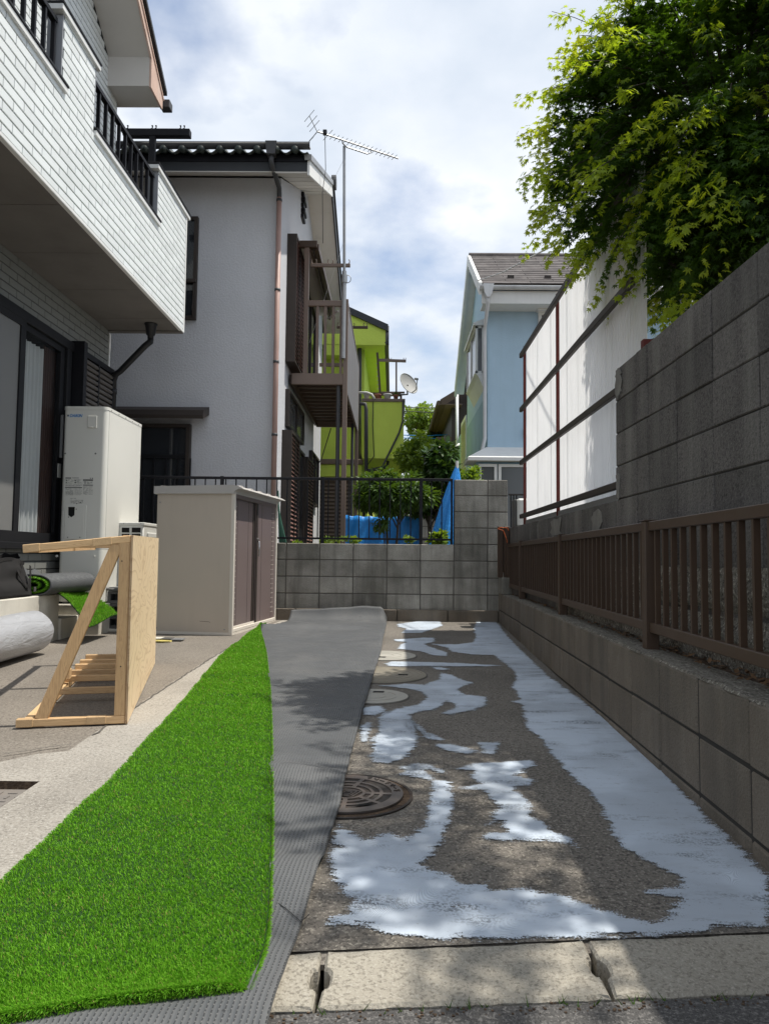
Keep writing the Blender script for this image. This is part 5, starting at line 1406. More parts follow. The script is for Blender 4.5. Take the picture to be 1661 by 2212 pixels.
MB().tube([PY(838, 996, YBc+.3), PY(836, 1008, YBc+.3), PY(790, 1018, YBc+.1)], .04, 10).build('rain_pipe', 'pipe_dark', gr, True)
MB().tube([PY(871, 865, YBc-.04), PY(870, 910, YBc-.04), PY(862, 935, YBc-.04), PY(830, 1000, YBc-.04), PY(815, 1040, YBc-.04)], .022, 8).build('wall_cable', 'pipe_dark', gr, True)
MB().tube([PY(806, 868, YBc-.02), PY(805, 920, YBc-.02), PY(808, 985, YBc-.02), PY(790, 1010, YBc-.02)], .010, 6).build('wall_cable', 'cable', gr, True)
for k_ in range(2):
    for j in range(4):
        p = PX(800+j*4, 750+k_*145, x787+.25) if False else None
# laundry frame on the green balcony, dish, pots
lf = thing('laundry_frame', 'brown laundry frame standing on the green balcony', 'laundry frame', PY(858, 860, YBc+.2))
A = lambda X, Y: PY(X, Y, YBc+.25)
MB().beam(A(817, 778), A(877, 780), .05, .06).build('arm', 'bronze', lf); MB().beam(A(856, 780), A(856, 866), .04, .04, (0, 1, 0)).build('post', 'bronze', lf)
MB().beam(A(788, 851), A(866, 853), .06, .07).build('arm', 'bronze_dark', lf); MB().beam(A(866, 853), A(866, 868), .05, .05, (0, 1, 0)).build('post', 'bronze', lf)
MB().beam(A(818, 848), A(874, 848), .04, .04).build('arm', 'bronze', lf)
MB().beam(A(815, 762), A(822, 862), .05, .05, (0, 1, 0)).build('leaning_bar', 'bronze_dark', lf)
for i in range(7): MB().tube([A(812.5+i*.5, 786+i*9), A(818.5+i*.5, 784+i*9)], .010, 6).build('clip', 'cable_pale', lf)
for X in (829, 843, 874): MB().tube([A(X-2.4, 773), A(X-2, 777), A(X, 778.5), A(X+2, 777), A(X+2.4, 773)], .008, 6).build('hook', 'bronze', lf)
dc = PY(883, 828, YBc+.05)
di = thing('satellite_dish', 'weathered grey satellite dish at the corner of the green balcony', 'satellite dish', dc)
nrm = Vector((.52, -.72, .46)).normalized(); ux = nrm.cross(Vector((0, 0, 1))).normalized(); uy = ux.cross(nrm)
vs = []; fs = []
for i in range(7):
    for j in range(28):
        r_ = i/6; t_ = 2*math.pi*j/28
        vs.append(dc+ux*(.225*r_*math.cos(t_))+uy*(.285*r_*math.sin(t_))+nrm*(-.06*(1-r_*r_)))
for i in range(6):
    for j in range(28): fs.append((i*28+j, i*28+(j+1) % 28, (i+1)*28+(j+1) % 28, (i+1)*28+j))
MB().add(vs, fs).build('reflector', 'dish', di, True)
MB().tube([dc+ux*(.225*math.cos(t_))+uy*(.285*math.sin(t_)) for t_ in np.linspace(0, 2*math.pi, 29)], .008, 6).build('rim', 'dish', di, True)
MB().tube([dc-uy*.27, dc-uy*.30+nrm*.15, dc-uy*.12+nrm*.30], .012, 6).build('feed_arm', 'galv', di)
MB().tube([dc-uy*.12+nrm*.30, dc-uy*.06+nrm*.24], .03, 10).build('feed_horn', 'galv', di)
MB().tube([dc-nrm*.06, dc-nrm*.16-uy*.2, PY(862, 853, YBc+.1)], .022, 8).build('mount_arm', 'pipe_dark', di)
for lab, X, w, h, mt in (('white flower pot at the left of the green balcony ledge', 792, .15, .13, 'pot_white'), ('terracotta flower pot on the green balcony ledge', 816, .15, .115, 'pot_terra'), ('wide white bowl pot on the green balcony ledge', 837, .19, .12, 'pot_white'), ('small dark red pot near the dish on the green balcony', 855, .13, .10, 'pot_terra')):
    c_ = PY(X, 862, YBc+.06); t = thing('flower_pot', lab, 'flower pot', (c_.x, YBc+.06, bz1+.07), group='pots on the green balcony ledge')
    MB().lathe([(w*.33, 0), (w*.46, h*.8), (w*.54, h*.82), (w*.54, h), (w*.46, h), (w*.42, h*.85), (.001, h*.85)], (c_.x, YBc+.06, bz1+.07), 16).build('pot', mt, t, True)
    if X in (792, 855):
        mb = MB()
        for i in range(26):
            a_ = random.uniform(0, 6.28); e_ = random.uniform(.4, 1.4); l_ = random.uniform(.05, .11); p = Vector((c_.x, YBc+.06, bz1+.07+h*.9)); d_ = Vector((math.cos(a_)*math.cos(e_), math.sin(a_)*math.cos(e_), math.sin(e_)))*l_; w_ = Vector((-math.sin(a_), math.cos(a_), 0))*.014
            mb.add([p+d_*.3, p+d_*.6+w_, p+d_, p+d_*.6-w_], [(0, 1, 2, 3)])
        mb.build('foliage', 'shrub_leaf', t)
MB_h = MB().tube([PY(772, 848, YBc-.02), PY(792, 848, YBc-.04), PY(803, 852, YBc-.04), PY(809, 862, YBc-.04)], .028, 8).build('drain_hose', 'cable_pale', None, True)
tag(MB_h, 'pale corrugated hose bent over the green balcony ledge', 'hose')

# ================================================================== blue house
YU, XU = 14.0, PY(1053, 800, 14.0).x
bh = thing('blue_house', 'pale blue stucco house with brown shingle roof behind the white screen', 'house', (XU+2, 16, .5))
XK = PY(1037, 612, 13.5).x
def ub(y): return PY(1037, 612, 13.5).z+(y-13.5)*.66 if y < 15.6 else PY(1037, 612, 13.5).z+2.1*.66-(y-15.6)*.66
mb = MB(); mb.prism([(YU, .3), (17.9, .3), (17.9, ub(17.9)-.1), (15.6, ub(15.6)-.14), (YU, ub(YU)-.1)], XU, 9, 'x'); wl = mb.build('wall', 'blue', bh, fix=True)
MB().box((XU, 17.9, .3), (9, 21, 4.2)).build('rear_wing_wall', 'blue_old', bh)
MB().box((XU-.004, YU+.03, .3), (XU+.002, 17.88, 4.05)).build('side_panel', 'blue_old', bh)
mb = MB(); mb.prism([(13.5, ub(13.5)-.12), (15.6, ub(15.6)-.12), (18.8, ub(18.8)-.12), (18.8, ub(18.8)), (15.6, ub(15.6)), (13.5, ub(13.5))], XK+.03, 9, 'x'); mb.build('roof_deck', 'brown_frame', bh, fix=True)
for (ya, yb) in ((13.46, 15.6), (15.6, 18.85)):
    mb = MB(); mb.prism([(ya, ub(ya)-.20), (yb, ub(yb)-.20), (yb, ub(yb)+.03), (ya, ub(ya)+.03)], XK-.03, XK+.03, 'x'); mb.build('barge_board', 'white_trim', bh, fix=True)
    mb = MB(); mb.prism([(ya, ub(ya)-.14), (yb, ub(yb)-.14), (yb, ub(yb)-.12), (ya, ub(ya)-.12)], XK+.03, XU+.01, 'x'); mb.build('rake_soffit', 'white_trim', bh, fix=True)
smx = MB().cbox((0, 0, 0), (.895, .22, .016), .004).mesh('roof_shingle', 'roof_slate')
for i in range(16):
    s_ = i*.165; y = 13.45+s_*math.cos(math.atan(.66)); z = ub(13.5)+(y-13.5)*.66+.012
    if y > 15.55: break
    for j in range(-1, 6):
        x = XK+.035+j*.9+(.45 if i % 2 else 0)
        if x < XK+.03: 
            xx_ = XK+.035; o = piece('roof_shingle', smx, T((xx_, y, z)) @ Matrix.Rotation(math.atan(.66)-.06, 4, 'X'), bh); o.scale = (max(.05, (x+.9-xx_-.005)/.895), 1, 1)
            if x+.9 < xx_+.05: bpy.data.objects.remove(o)
            continue
        piece('roof_shingle', smx, T((x, y, z)) @ Matrix.Rotation(math.atan(.66)-.06, 4, 'X'), bh)
MB().tube([(XK, 15.6, ub(15.6)+.03), (9, 15.6, ub(15.6)+.03)], .05, 8).build('ridge_cap', 'roof_slate', bh)
for x in (XK+.55, XK+1.25): MB().cbox((x, 13.75, ub(13.75)+.02), (x+.12, 13.82, ub(13.75)+.10), .005).build('snow_guard', 'brown_frame', bh)
MB().box((XK+.03, 13.50, ub(13.5)-.38), (9, 13.53, ub(13.5)-.14)).build('fascia', 'white_trim', bh)
MB().box((XK+.06, 13.53, ub(13.5)-.36), (9, YU, ub(13.5)-.34)).build('eave_soffit', 'white_trim', bh)
zgu = ub(13.5)-.08
ag2 = [(math.cos(R(180+i*18))*.065, math.sin(R(180+i*18))*.065) for i in range(11)]
mb = MB(); mb.prism([(13.43+a, zgu+b) for a, b in ag2]+[(13.43+a*.9, zgu+b*.9) for a, b in reversed(ag2)], XK-.02, 9, 'x'); mb.build('gutter', 'pipe_white', bh, True, fix=True)
hx = PY(1054, 625, 13.43).x
MB().prism([(hx-.10, zgu+.03), (hx+.10, zgu+.03), (hx+.07, zgu-.14), (hx+.03, zgu-.22), (hx-.03, zgu-.22), (hx-.07, zgu-.14)], 13.36, 13.50, 'y').build('rain_hopper', 'pipe_white', bh, fix=True)
pp = PY(1047, 680, 13.93)
MB().tube([(hx, 13.43, zgu-.2), (hx, 13.43, zgu-.30), (pp.x, 13.9, zgu-.62), (pp.x, 13.93, zgu-.75), PY(1047, 947, 13.93), PY(1035, 1000, 13.9)], .035, 10).build('rain_pipe', 'pipe_white', bh, True)
MB().tube([PX(987, 850, XU-.06), PX(987, 1040, XU-.06)], .04, 8).build('rain_pipe', 'pipe_white', bh, True)
# oriel window on the side
oy0, oy1, ox = 14.55, 16.4, XU-.17
oz0, oz1 = PY(1037, 806, oy0).z, PY(1037, 704, oy0).z
ow = MB(); w = .045
for (x0_, y0_) in ((ox, oy0), (ox, oy1-w), (XU-w, oy0), (ox, (oy0+oy1)/2)): ow.box((x0_, y0_, oz0), (x0_+w, y0_+w, oz1))
for z in (oz0, oz1-w): ow.box((ox, oy0, z), (XU, oy1, z+w))
ow = ow.build('oriel_window', 'white_trim', bh)
MB().box((ox+.02, oy0+.02, oz0+w), (XU-.002, oy1-.02, oz1-w)).build('glass_pane', 'glass_bluegrey', ow)
mb = MB(); mb.prism([(ox-.05, oz1), (XU, oz1), (XU, oz1+.13), (ox-.05, oz1+.05)], oy0-.06, oy1+.06, 'y'); mb.build('oriel_roof', 'white_trim', ow, fix=True)
mb = MB(); mb.prism([(ox-.01, oz0), (XU, oz0), (XU, oz0-.32), (ox+.05, oz0-.06)], oy0-.01, oy1+.01, 'y'); mb.build('oriel_base', 'white_trim', ow, fix=True)
lv = MB().box((XU-.03, 18.0, 2.0), (XU+.0, 19.2, 4.4)).build('side_louvre', 'white_trim', bh)
sm_ = MB().add([(0, 0, 0), (0, 1.1, 0), (-.03, 1.1, -.06), (-.03, 0, -.06)], [(0, 1, 2, 3)]).mesh('slat', 'white_trim')
for i in range(24): piece('slat', sm_, T((XU-.03, 18.05, 2.1+i*.095)), lv)
sw = frame_y(MB(), PY(1161, 670, YU).x, PY(1161, 670, YU).x+1.2, PY(1165, 720, YU).z, PY(1165, 676, YU).z+.0, .06, YU-.08, YU+.01).build('upper_window', 'white_trim', bh)
MB().box((PY(1161, 670, YU).x+.06, YU-.05, PY(1165, 720, YU).z+.06), (PY(1161, 670, YU).x+1.14, YU-.03, PY(1165, 676, YU).z-.06)).build('glass_pane', 'glass_bluegrey', sw)
MB().cbox((PY(1157, 670, YU).x, YU-.2, PY(1165, 676, YU).z), (PY(1161, 670, YU).x+1.3, YU, PY(1165, 671, YU).z+.04), .01).build('window_hood', 'white_trim', bh)
# ground-floor bay with white windows
gy = 13.35
gx0 = PY(1030, 1000, gy).x; gz1 = PY(1090, 990, gy).z; gz0 = .8
MB().box((gx0, gy+.05, gz0), (6, YU, gz1-.02)).build('bay_body', 'blue_old', bh)
mb = MB(); mb.add([(gx0-.18, gy-.15, gz1), (6, gy-.15, gz1), (6, YU, gz1+.30), (gx0+.25, YU, gz1+.30), (gx0-.18, YU, gz1), (gx0-.18, gy-.15, gz1-.06), (6, gy-.15, gz1-.06), (gx0-.18, YU, gz1-.06)], [(0, 1, 2, 3), (0, 3, 4), (0, 5, 6, 1), (0, 4, 7, 5), (5, 7, 6)]); mb.build('bay_roof', 'white_trim', bh, fix=True)
wz1 = PY(1090, 1003, gy).z
for (Xa, Xb) in ((1033, 1073), (1076, 1150)):
    xa, xb = PY(Xa, 1000, gy).x, PY(Xb, 1000, gy).x
    bwn = frame_y(MB(), xa, xb, gz0+.35, wz1, .05, gy-.03, gy+.05).build('bay_window', 'white_trim', bh)
    MB().box((xa+.05, gy+.0, gz0+.40), (xb-.05, gy+.02, wz1-.05)).build('glass_pane', 'glass_bluegrey', bwn)
MB().box((XU-.02, YU-.02, 1.2), (XU+.02, YU+.0, 2.4)).build('corner_strip', 'white_trim', bh) if False else None
MB().cbox((PY(1135, 940, YU).x-.05, YU-.1, PY(1135, 945, YU).z), (PY(1135, 940, YU).x+.05, YU, PY(1135, 925, YU).z), .01).build('wall_lamp', 'white_trim', bh)
# railing and window strip seen past the far pillar
nb = thing('neighbour_railing', 'thin dark railing in front of the blue house beside the block pillar', 'railing', PY(1115, 1130, 10.5))
for X in (1103, 1109, 1115): MB().box((PY(X, 1100, 10.5).x-.008, 10.49, .9), (PY(X, 1100, 10.5).x+.008, 10.51, PY(X, 1068, 10.5).z)).build('baluster', 'black_metal', nb)
MB().box((PY(1098, 1070, 10.5).x, 10.48, PY(1100, 1070, 10.5).z), (PY(1135, 1070, 10.5).x, 10.52, PY(1100, 1067, 10.5).z)).build('top_rail', 'brown_frame', nb)

# ================================================================== brown-roofed house farther back
fh = thing('brown_roof_house', 'far house with brown eaves left of the blue house', 'house', (3, 26, .8))
YF = 23.5
ex = PY(951, 870, YF).x; ez = PY(955, 872, YF).z
MB().box((PY(978, 880, YF).x, YF+.5, .5), (7, 31, ez+.02)).build('wall', 'brown_frame', fh)
mb = MB(); mb.prism([(ex, ez-.03), (ex+.15, ez-.03), (4.4, ez+1.75), (4.4, ez+1.95), (ex, ez+.14)], YF, 31, 'y'); mb.build('roof', 'roof_brown', fh, fix=True)
MB().box((ex+.03, YF+.02, ez-.02), (PY(978, 880, YF).x+.3, 31, ez+.0)).build('eave_soffit', 'bronze', fh)
MB().tube([(ex-.05, YF, ez+.03), (ex-.05, 31, ez+.03)], .08, 8).build('gutter', 'roof_brown', fh)
MB().box((PY(978, 930, YF).x-.5, YF+.4, .5), (PY(978, 930, YF).x, YF+3, PY(980, 940, YF).z)).build('porch', 'roof_brown', fh)
# ================================================================== water heater
hy0, hy1 = 7.30, 8.34
hx0, hx1 = PY(133, 1000, hy0).x+.005, PY(229, 1000, hy0).x
hz1 = PY(180, 878, hy0).z; hz0 = .42; hzm = PY(180, 1186, hy0).z
wh = thing('water_heater_tank', 'tall ivory water heater tank beside the glass door', 'water heater', ((hx0+hx1)/2, (hy0+hy1)/2, hz0))
def rbox(x0, x1, y0, y1, z0, z1, r, n=6):
    P = []
    for (cx_, cy_, a0) in ((x1-r, y0+r, -90), (x1-r, y1-r, 0), (x0+r, y1-r, 90), (x0+r, y0+r, 180)):
        for i in range(n+1):
            a = R(a0+90*i/n); P.append((cx_+r*math.cos(a), cy_+r*math.sin(a)))
    return MB().prism(P, z0, z1)
shade_auto(rbox(hx0, hx1, hy0, hy1, hzm+.004, hz1-.03, .045).build('tank_casing', 'heater', wh, fix=True))
shade_auto(rbox(hx0-.004, hx1+.004, hy0-.004, hy1+.004, hz1-.03, hz1, .048).build('top_lid', 'heater', wh, fix=True))
shade_auto(rbox(hx0, hx1, hy0, hy1, hz0, hzm, .045).build('leg_cover', 'heater', wh, fix=True))
MB().box((hx1-.004, hy0+.055, hzm+.02), (hx1+.0012, hy0+.0575, hz1-.032)).build('panel_seam', 'heater_line', wh)
fpx_ = lambda X, Y: PY(X, Y, hy0-.003)
def frect(X0, Y0, X1, Y1, d0, d1, c=.003):
    a, b = PY(X0, Y1, hy0), PY(X1, Y0, hy0); return MB().cbox((a.x, hy0-d1, a.z), (b.x, hy0-d0, b.z), c)
def zh(x, y): return (x/2.373/1.8513, (1500+y/2.373)/1.8513)     # from the enlargement used for measuring
a, b = zh(836, 388), zh(928, 502); sc_ = frect(a[0], a[1], b[0], b[1], -.002, .012).build('control_cover', 'heater', wh)
a, b = zh(870, 494), zh(892, 502); frect(a[0], a[1], b[0], b[1], .012, .018, .002).build('cover_latch', 'heater', sc_)
a, b = zh(612, 1232), zh(828, 1560); hp_ = frect(a[0], a[1], b[0], b[1], -.002, .008, .006).build('service_panel', 'heater', wh)
a, b = zh(640, 1246), zh(808, 1556); frect(a[0], a[1], b[0], b[1], .0085, .011, .003).build('panel_field', 'heater', hp_)
q = [zh(657, 1252), zh(718, 1252), zh(714, 1330), zh(685, 1350), zh(657, 1330)]
MB().prism([(PY(*p, hy0).x, PY(*p, hy0).z) for p in q], hy0-.0118, hy0-.0102, 'y').build('viewing_slot', 'hole', hp_, fix=True)
for (x, y) in ((732, 1273), (660, 1348), (651, 1540), (767, 1540)): p = PY(*zh(x, y), hy0); MB().tube([(p.x, hy0-.010, p.z), (p.x, hy0-.013, p.z)], .006, 8).build('screw', 'heater_line', hp_)
for (x, y) in ((623, 744), (911, 745)): p = PY(*zh(x, y), hy0); MB().tube([(p.x, hy0+.002, p.z), (p.x, hy0-.004, p.z)], .009, 8).build('screw', 'heater_line', wh)
for (x, y) in ((545, 1717), (897, 1722)): p = PY(*zh(x, y), hy0); MB().tube([(p.x, hy0+.002, p.z), (p.x, hy0-.008, p.z)], .012, 8).build('screw', 'heater', wh)
for i in range(5):
    y = hy0+.1+i*.2; MB().tube([(hx1+.003, y, hz1-.02), (hx1+.007, y, hz1-.02)], .006, 6).build('screw', 'heater_line', wh)
for i in range(4):
    MB().tube([(hx0+.1+i*.09, hy0+.002, hzm+.012), (hx0+.1+i*.09, hy0-.003, hzm+.012)], .005, 6).build('screw', 'heater_line', wh)
MB().box((hx1-.15, hy0-.001, hz0+.02), (hx1-.025, hy0+.01, hz0+.20)).build('pipe_hatch', 'heater', wh)
# maker's name in blue
cu_ = bpy.data.curves.new('maker_name', 'FONT'); cu_.body = 'DAIKIN'; cu_.size = .048; cu_.shear = .28; cu_.offset = .0011; cu_.extrude = .0006
lo = link(bpy.data.objects.new('maker_name', cu_)); lo.data.materials.append(MT['print_blue'])
bpy.context.view_layer.update(); _me = bpy.data.meshes.new_from_object(lo); bpy.data.objects.remove(lo); lo = link(bpy.data.objects.new('maker_name', _me))
attach(lo, wh); lp = PY(*zh(664, 398), hy0)
lo.matrix_basis = T((lp.x, hy0-.0015, lp.z)) @ Matrix.Rotation(R(90), 4, 'X') @ Matrix.Diagonal((.78, .86, 1, 1))
q = [zh(637, 376), zh(664, 376), zh(648, 398)]
MB().prism([(PY(*p, hy0).x, PY(*p, hy0).z) for p in q], hy0-.0015, hy0-.0003, 'y').build('maker_emblem', 'print_dark', wh, fix=True)
q = [zh(655, 384), zh(664, 378), zh(652, 398)]
MB().prism([(PY(*p, hy0).x, PY(*p, hy0).z) for p in q], hy0-.0022, hy0-.0010, 'y').build('maker_emblem', 'print_blue', wh, fix=True)
# printed notices: small grey lines, as flat print
mb = MB(); random.seed(5)
def ln(x0, y0, x1, y1):
    a, b = PY(*zh(x0, y1), hy0), PY(*zh(x1, y0), hy0); mb.box((a.x, hy0-.0012, a.z), (b.x, hy0-.0003, b.z))
ln(792, 990, 887, 1003); ln(792, 1041, 886, 1048); ln(622, 1064, 782, 1071); ln(625, 972, 680, 982); ln(690, 974, 752, 978); ln(808, 1010, 815, 1034); ln(800, 1010, 820, 1015); ln(858, 975, 866, 985); ln(876, 975, 886, 985)
for (X0, X1, Y0, Y1, st) in ((626, 702, 990, 1032, 7), (708, 782, 990, 1032, 7), (626, 782, 1040, 1058, 6), (626, 700, 1076, 1140, 6), (712, 780, 1080, 1136, 11), (794, 840, 1056, 1136, 7), (846, 884, 1058, 1136, 12), (828, 882, 1012, 1034, 6), (672, 730, 1168, 1176, 5), (674, 794, 1186, 1222, 6)):
    y = Y0
    while y < Y1:
        x = X0
        while x < X1-6:
            w = random.uniform(6, 26); 
            if random.random() < .8: ln(x, y, min(x+w, X1), y+1.9)
            x += w+random.uniform(2, 6)
        y += st
for (x, y) in ((636, 998), (636, 1018), (718, 998)):
    a, b, c_ = PY(*zh(x, y-6), hy0), PY(*zh(x-8, y+7), hy0), PY(*zh(x+8, y+7), hy0); mb.prism([(a.x, a.z), (b.x, b.z), (c_.x, c_.z)], hy0-.0012, hy0-.0003, 'y')
ln(713, 1014, 726, 1026); ln(763, 1204, 774, 1214); ln(728, 1214, 736, 1224)
o = mb.build('printed_notice', 'print_dark', wh); o['kind'] = 'stuff'
random.seed(11)
t = thing('heater_plinth', 'low concrete plinth under the water heater', 'plinth', ((hx0+hx1)/2, 7.8, gz(7.8)))
MB().cbox((hx0-.02, 7.20, 0), (hx1+.03, 8.42, .40), .008).build('plinth_block', 'ledge', t)
mb = MB()
for (x, y) in ((hx0+.04, hy0+.05), (hx1-.06, hy0+.05), (hx1-.06, hy1-.1), (hx0+.04, hy1-.1)): mb.box((x, y, .39), (x+.05, y+.05, .425))
mb.build('anchor_feet', 'galv', wh)
# ------------------------------------------------------------------ condenser beside it, on stacked supports
cy = 7.72
c0, c1 = PY(256, 1150, cy), PY(311, 1150, cy)
cz = PY(280, 1129, cy).z
cd = thing('condenser_unit', 'small off-white condenser unit between water heater and storage shed', 'outdoor unit', ((c0.x+c1.x)/2, cy+.4, .52))
shade_auto(MB().cbox((c0.x, cy, .56), (c1.x, cy+.80, cz), .012).build('casing', 'white_unit', cd))
MB().cbox((c0.x-.006, cy-.006, cz-.03), (c1.x+.008, cy+.806, cz+.004), .006).build('top_cover', 'white_unit', cd)
def crect(x0, y0, x1, y1, d, c=.003):
    a, b = PY(*zh(x0, y1), cy), PY(*zh(x1, y0), cy); return MB().cbox((a.x, cy-d, a.z), (b.x, cy+.002, b.z), c)
for (x0, y0, x1, y1) in ((1160, 1448, 1233, 1493), (1254, 1448, 1340, 1493), (1160, 1508, 1233, 1540), (1254, 1508, 1340, 1540), (1160, 1560, 1233, 1600), (1254, 1560, 1340, 1600)):
    f_ = crect(x0-4, y0-4, x1+4, y1+4, .006).build('vent_frame', 'white_unit', cd); crect(x0, y0, x1, y1, .0075, .001).build('vent_opening', 'hole', f_)
for (x, y) in ((1180, 1410), (1342, 1410)): p = PY(*zh(x, y), cy); MB().tube([(p.x, cy-.004, p.z), (p.x, cy-.011, p.z)], .006, 8).build('screw', 'galv', cd)
g_ = MB().cbox((c1.x, cy+.10, .62), (c1.x+.02, cy+.74, cz-.10), .006).build('fan_grille', 'white_unit', cd)
gb = MB().box((0, 0, 0), (.008, .56, .007)).mesh('grille_bar', 'plastic_grey')
for i in range(20): piece('grille_bar', gb, T((c1.x+.019, cy+.14, .65+i*(cz-.78)/20)), g_)
for i, lab in enumerate(('lowest dark grey slotted plastic block under the condenser', 'middle dark grey slotted plastic block under the condenser', 'top dark grey slotted plastic block under the condenser')):
    z = gz(7.6)+.0+i*.125
    t = thing('support_block', lab, 'support block', (c0.x+.15, 7.62, z), group='plastic blocks stacked under the condenser')
    mb = MB(); xa, xb = c0.x-.03, c0.x+.36; ya, yb = 7.46, 7.80
    mb.box((xa, ya, z), (xb, yb, z+.03)); mb.box((xa, ya, z+.095), (xb, yb, z+.122))
    mb.box((xa, ya, z+.03), (xa+.07, yb, z+.095)); mb.box((xb-.07, ya, z+.03), (xb, yb, z+.095)); mb.box((xa+.07, ya+.12, z+.03), (xb-.07, yb, z+.095)); mb.box((xa+.19, ya, z+.03), (xa+.215, ya+.12, z+.095))
    mb.build('block_shell', 'plastic_grey', t)
    for s_ in (0, 1): MB().cbox((xa-.012, ya+.03+s_*.12, z+.02), (xa-.0005, ya+.09+s_*.12, z+.10), .004).build('side_rib', 'plastic_grey', t)
o = MB().cbox((c0.x-.06, 7.42, gz(7.5)), (c0.x+.5, 8.5, gz(7.5)+.03), .006).build('support_slab', 'ledge'); 
tag(o, 'thin grey concrete slab on the ground under the stacked support blocks', 'slab')
for o_ in bpy.data.objects:
    if o_.name.startswith('support_block'): o_.location.z += .03
MB().box((c0.x+.0, 8.05, gz(8)+.03), (c0.x+.25, 8.45, .56)).build('rear_support', 'plastic_grey', cd)
MB().box((c0.x, 7.50, .545), (c1.x, 7.80, .56)).build('mounting_rail', 'galv', cd)
MB().tube([(c0.x-.12, 7.44, .53), (c0.x-.02, 7.43, .545), (c0.x+.15, 7.44, .53)], .016, 8).build('pipe_hose', 'plastic_grey', cd, True)

# ================================================================== storage shed
N0 = G(501, 1373.6); N1 = G(595, 1341)
e1 = Vector((N1.x-N0.x, N1.y-N0.y)); SL = e1.length; ang = math.atan2(-e1.x, e1.y)
sh = thing('storage_shed', 'beige steel storage shed with taupe sliding doors', 'shed', (N0.x, N0.y, gz(N0.y)), rotz=ang)
SD = .80; SH = PY(501, 1050, N0.y).z-gz(N0.y)
def S(mb, name, mat, parent=None, **k): return mb.build(name, mat, parent or sh, local=True, **k)
# local axes: +y along the doors, +x outwards through the doors; body lies at x from -SD to 0
zA = .02+SLOPE*0
S(MB().cbox((-SD, 0, .03), (-.035, .004+.0, SH-.07), .001), 'front_wall', 'shed')
S(MB().box((-SD, .004, .03), (-SD+.004, SL, SH-.07)), 'rear_wall', 'shed')
S(MB().box((-SD+.004, SL-.004, .03), (-.035, SL, SH-.07)), 'end_wall', 'shed')
S(MB().cbox((-.035, -.003, .0), (.004, .032, SH-.06), .004), 'corner_post', 'shed_frame')
S(MB().cbox((-.035, SL-.03, .02), (.004, SL+.003, SH-.06), .004), 'corner_post', 'shed_frame')
S(MB().cbox((-SD-.002, -.002, .0), (.002, SL, .03), .004), 'base_frame', 'shed_frame')
S(MB().cbox((-.06, .032, .03), (.004, SL-.03, .065), .004), 'door_track', 'shed_frame')
S(MB().cbox((-.02, .032, .065), (-.012, SL-.03, .085), .002), 'track_lip', 'shed_frame')
S(MB().cbox((-.06, .032, SH-.115), (-.002, SL-.03, SH-.06), .004), 'door_head', 'shed_door')
hm = SL*.50
d1 = S(MB().cbox((-.046, .035, .068), (-.034, hm+.03, SH-.115), .002), 'sliding_door', 'shed_door')
d2 = S(MB().cbox((-.024, hm-.02, .068), (-.010, SL-.032, SH-.115), .002), 'sliding_door', 'shed_door')
for (dr, ya, yb, x) in ((d1, .035, hm-.02, -.034), (d2, hm-.02, SL-.032, -.010)):
    for (y, w) in (((yb-.05) if dr is d1 else ya, .05),):
        S(MB().cbox((x-.002, y, .07), (x+.008, y+w, SH-.117), .003), 'door_stile', 'brown_frame', dr)
    for f_ in (.27, .80) if dr is d2 else (.22, .72):
        S(MB().box((x, ya+(yb-ya)*f_, .075), (x+.0015, ya+(yb-ya)*f_+.004, SH-.12)), 'press_line', 'brown_frame', dr)
    pm = MB()
    for i in range(22):
        z = .14+i*(SH-.33)/21
        for j in range(3):
            y = (ya+.05+j*.035) if dr is d1 else (yb-.15+j*.035)
            pm.add([(x+.001, y-.005, z-.004), (x+.001, y+.005, z-.004), (x+.001, y+.005, z+.004), (x+.001, y-.005, z+.004), (x+.006, y, z)], [(0, 1, 4), (1, 2, 4), (2, 3, 4), (3, 0, 4)])
    S(pm, 'embossed_vents', 'shed_frame', dr)['kind'] = 'stuff'
S(MB().tube([(.004, hm+.015, SH*.64), (.016, hm+.016, SH*.635), (.018, hm+.017, SH*.58), (.014, hm+.022, SH*.53)], .008, 8), 'door_handle', 'steel', d2, smooth=True)
S(MB().tube([(-.005, hm+.015, SH*.655), (.012, hm+.015, SH*.655)], .011, 10), 'door_lock', 'steel', d2)
for (x, z) in ((-SD+.03, SH-.16), (-.075, .06), (-SD+.03, .06)): S(MB().tube([(x, .002, z), (x, -.006, z)], .007, 8), 'bolt', 'galv')
# roof: shallow lid with a curved front lip and ribs
rp = [(-SD-.03, SH-.075), (-SD-.03, SH+.0), (-.02, SH+.012), (.045, SH-.002), (.085, SH-.022), (.087, SH-.03), (.045, SH-.026), (.01, SH-.045), (-.0, SH-.06), (-.0, SH-.075)]
S(MB().prism([(p[0], p[1]) for p in rp], -.022, SL+.022, 'y'), 'roof', 'shed_roof', fix=True)
for i in range(5):
    y = .12+i*(SL-.24)/4
    S(MB().prism([(y-.05, SH+.004), (y+.05, SH+.004), (y+.035, SH+.013), (y-.035, SH+.013)], -SD-.01, .03, 'x'), 'roof_rib', 'shed_roof', fix=True)
S(MB().tube([(-.33, -.0005, .135), (-.24, -.0005, .132), (-.22, -.0005, .125)], .0016, 5), 'scratch_mark', 'brown_frame')
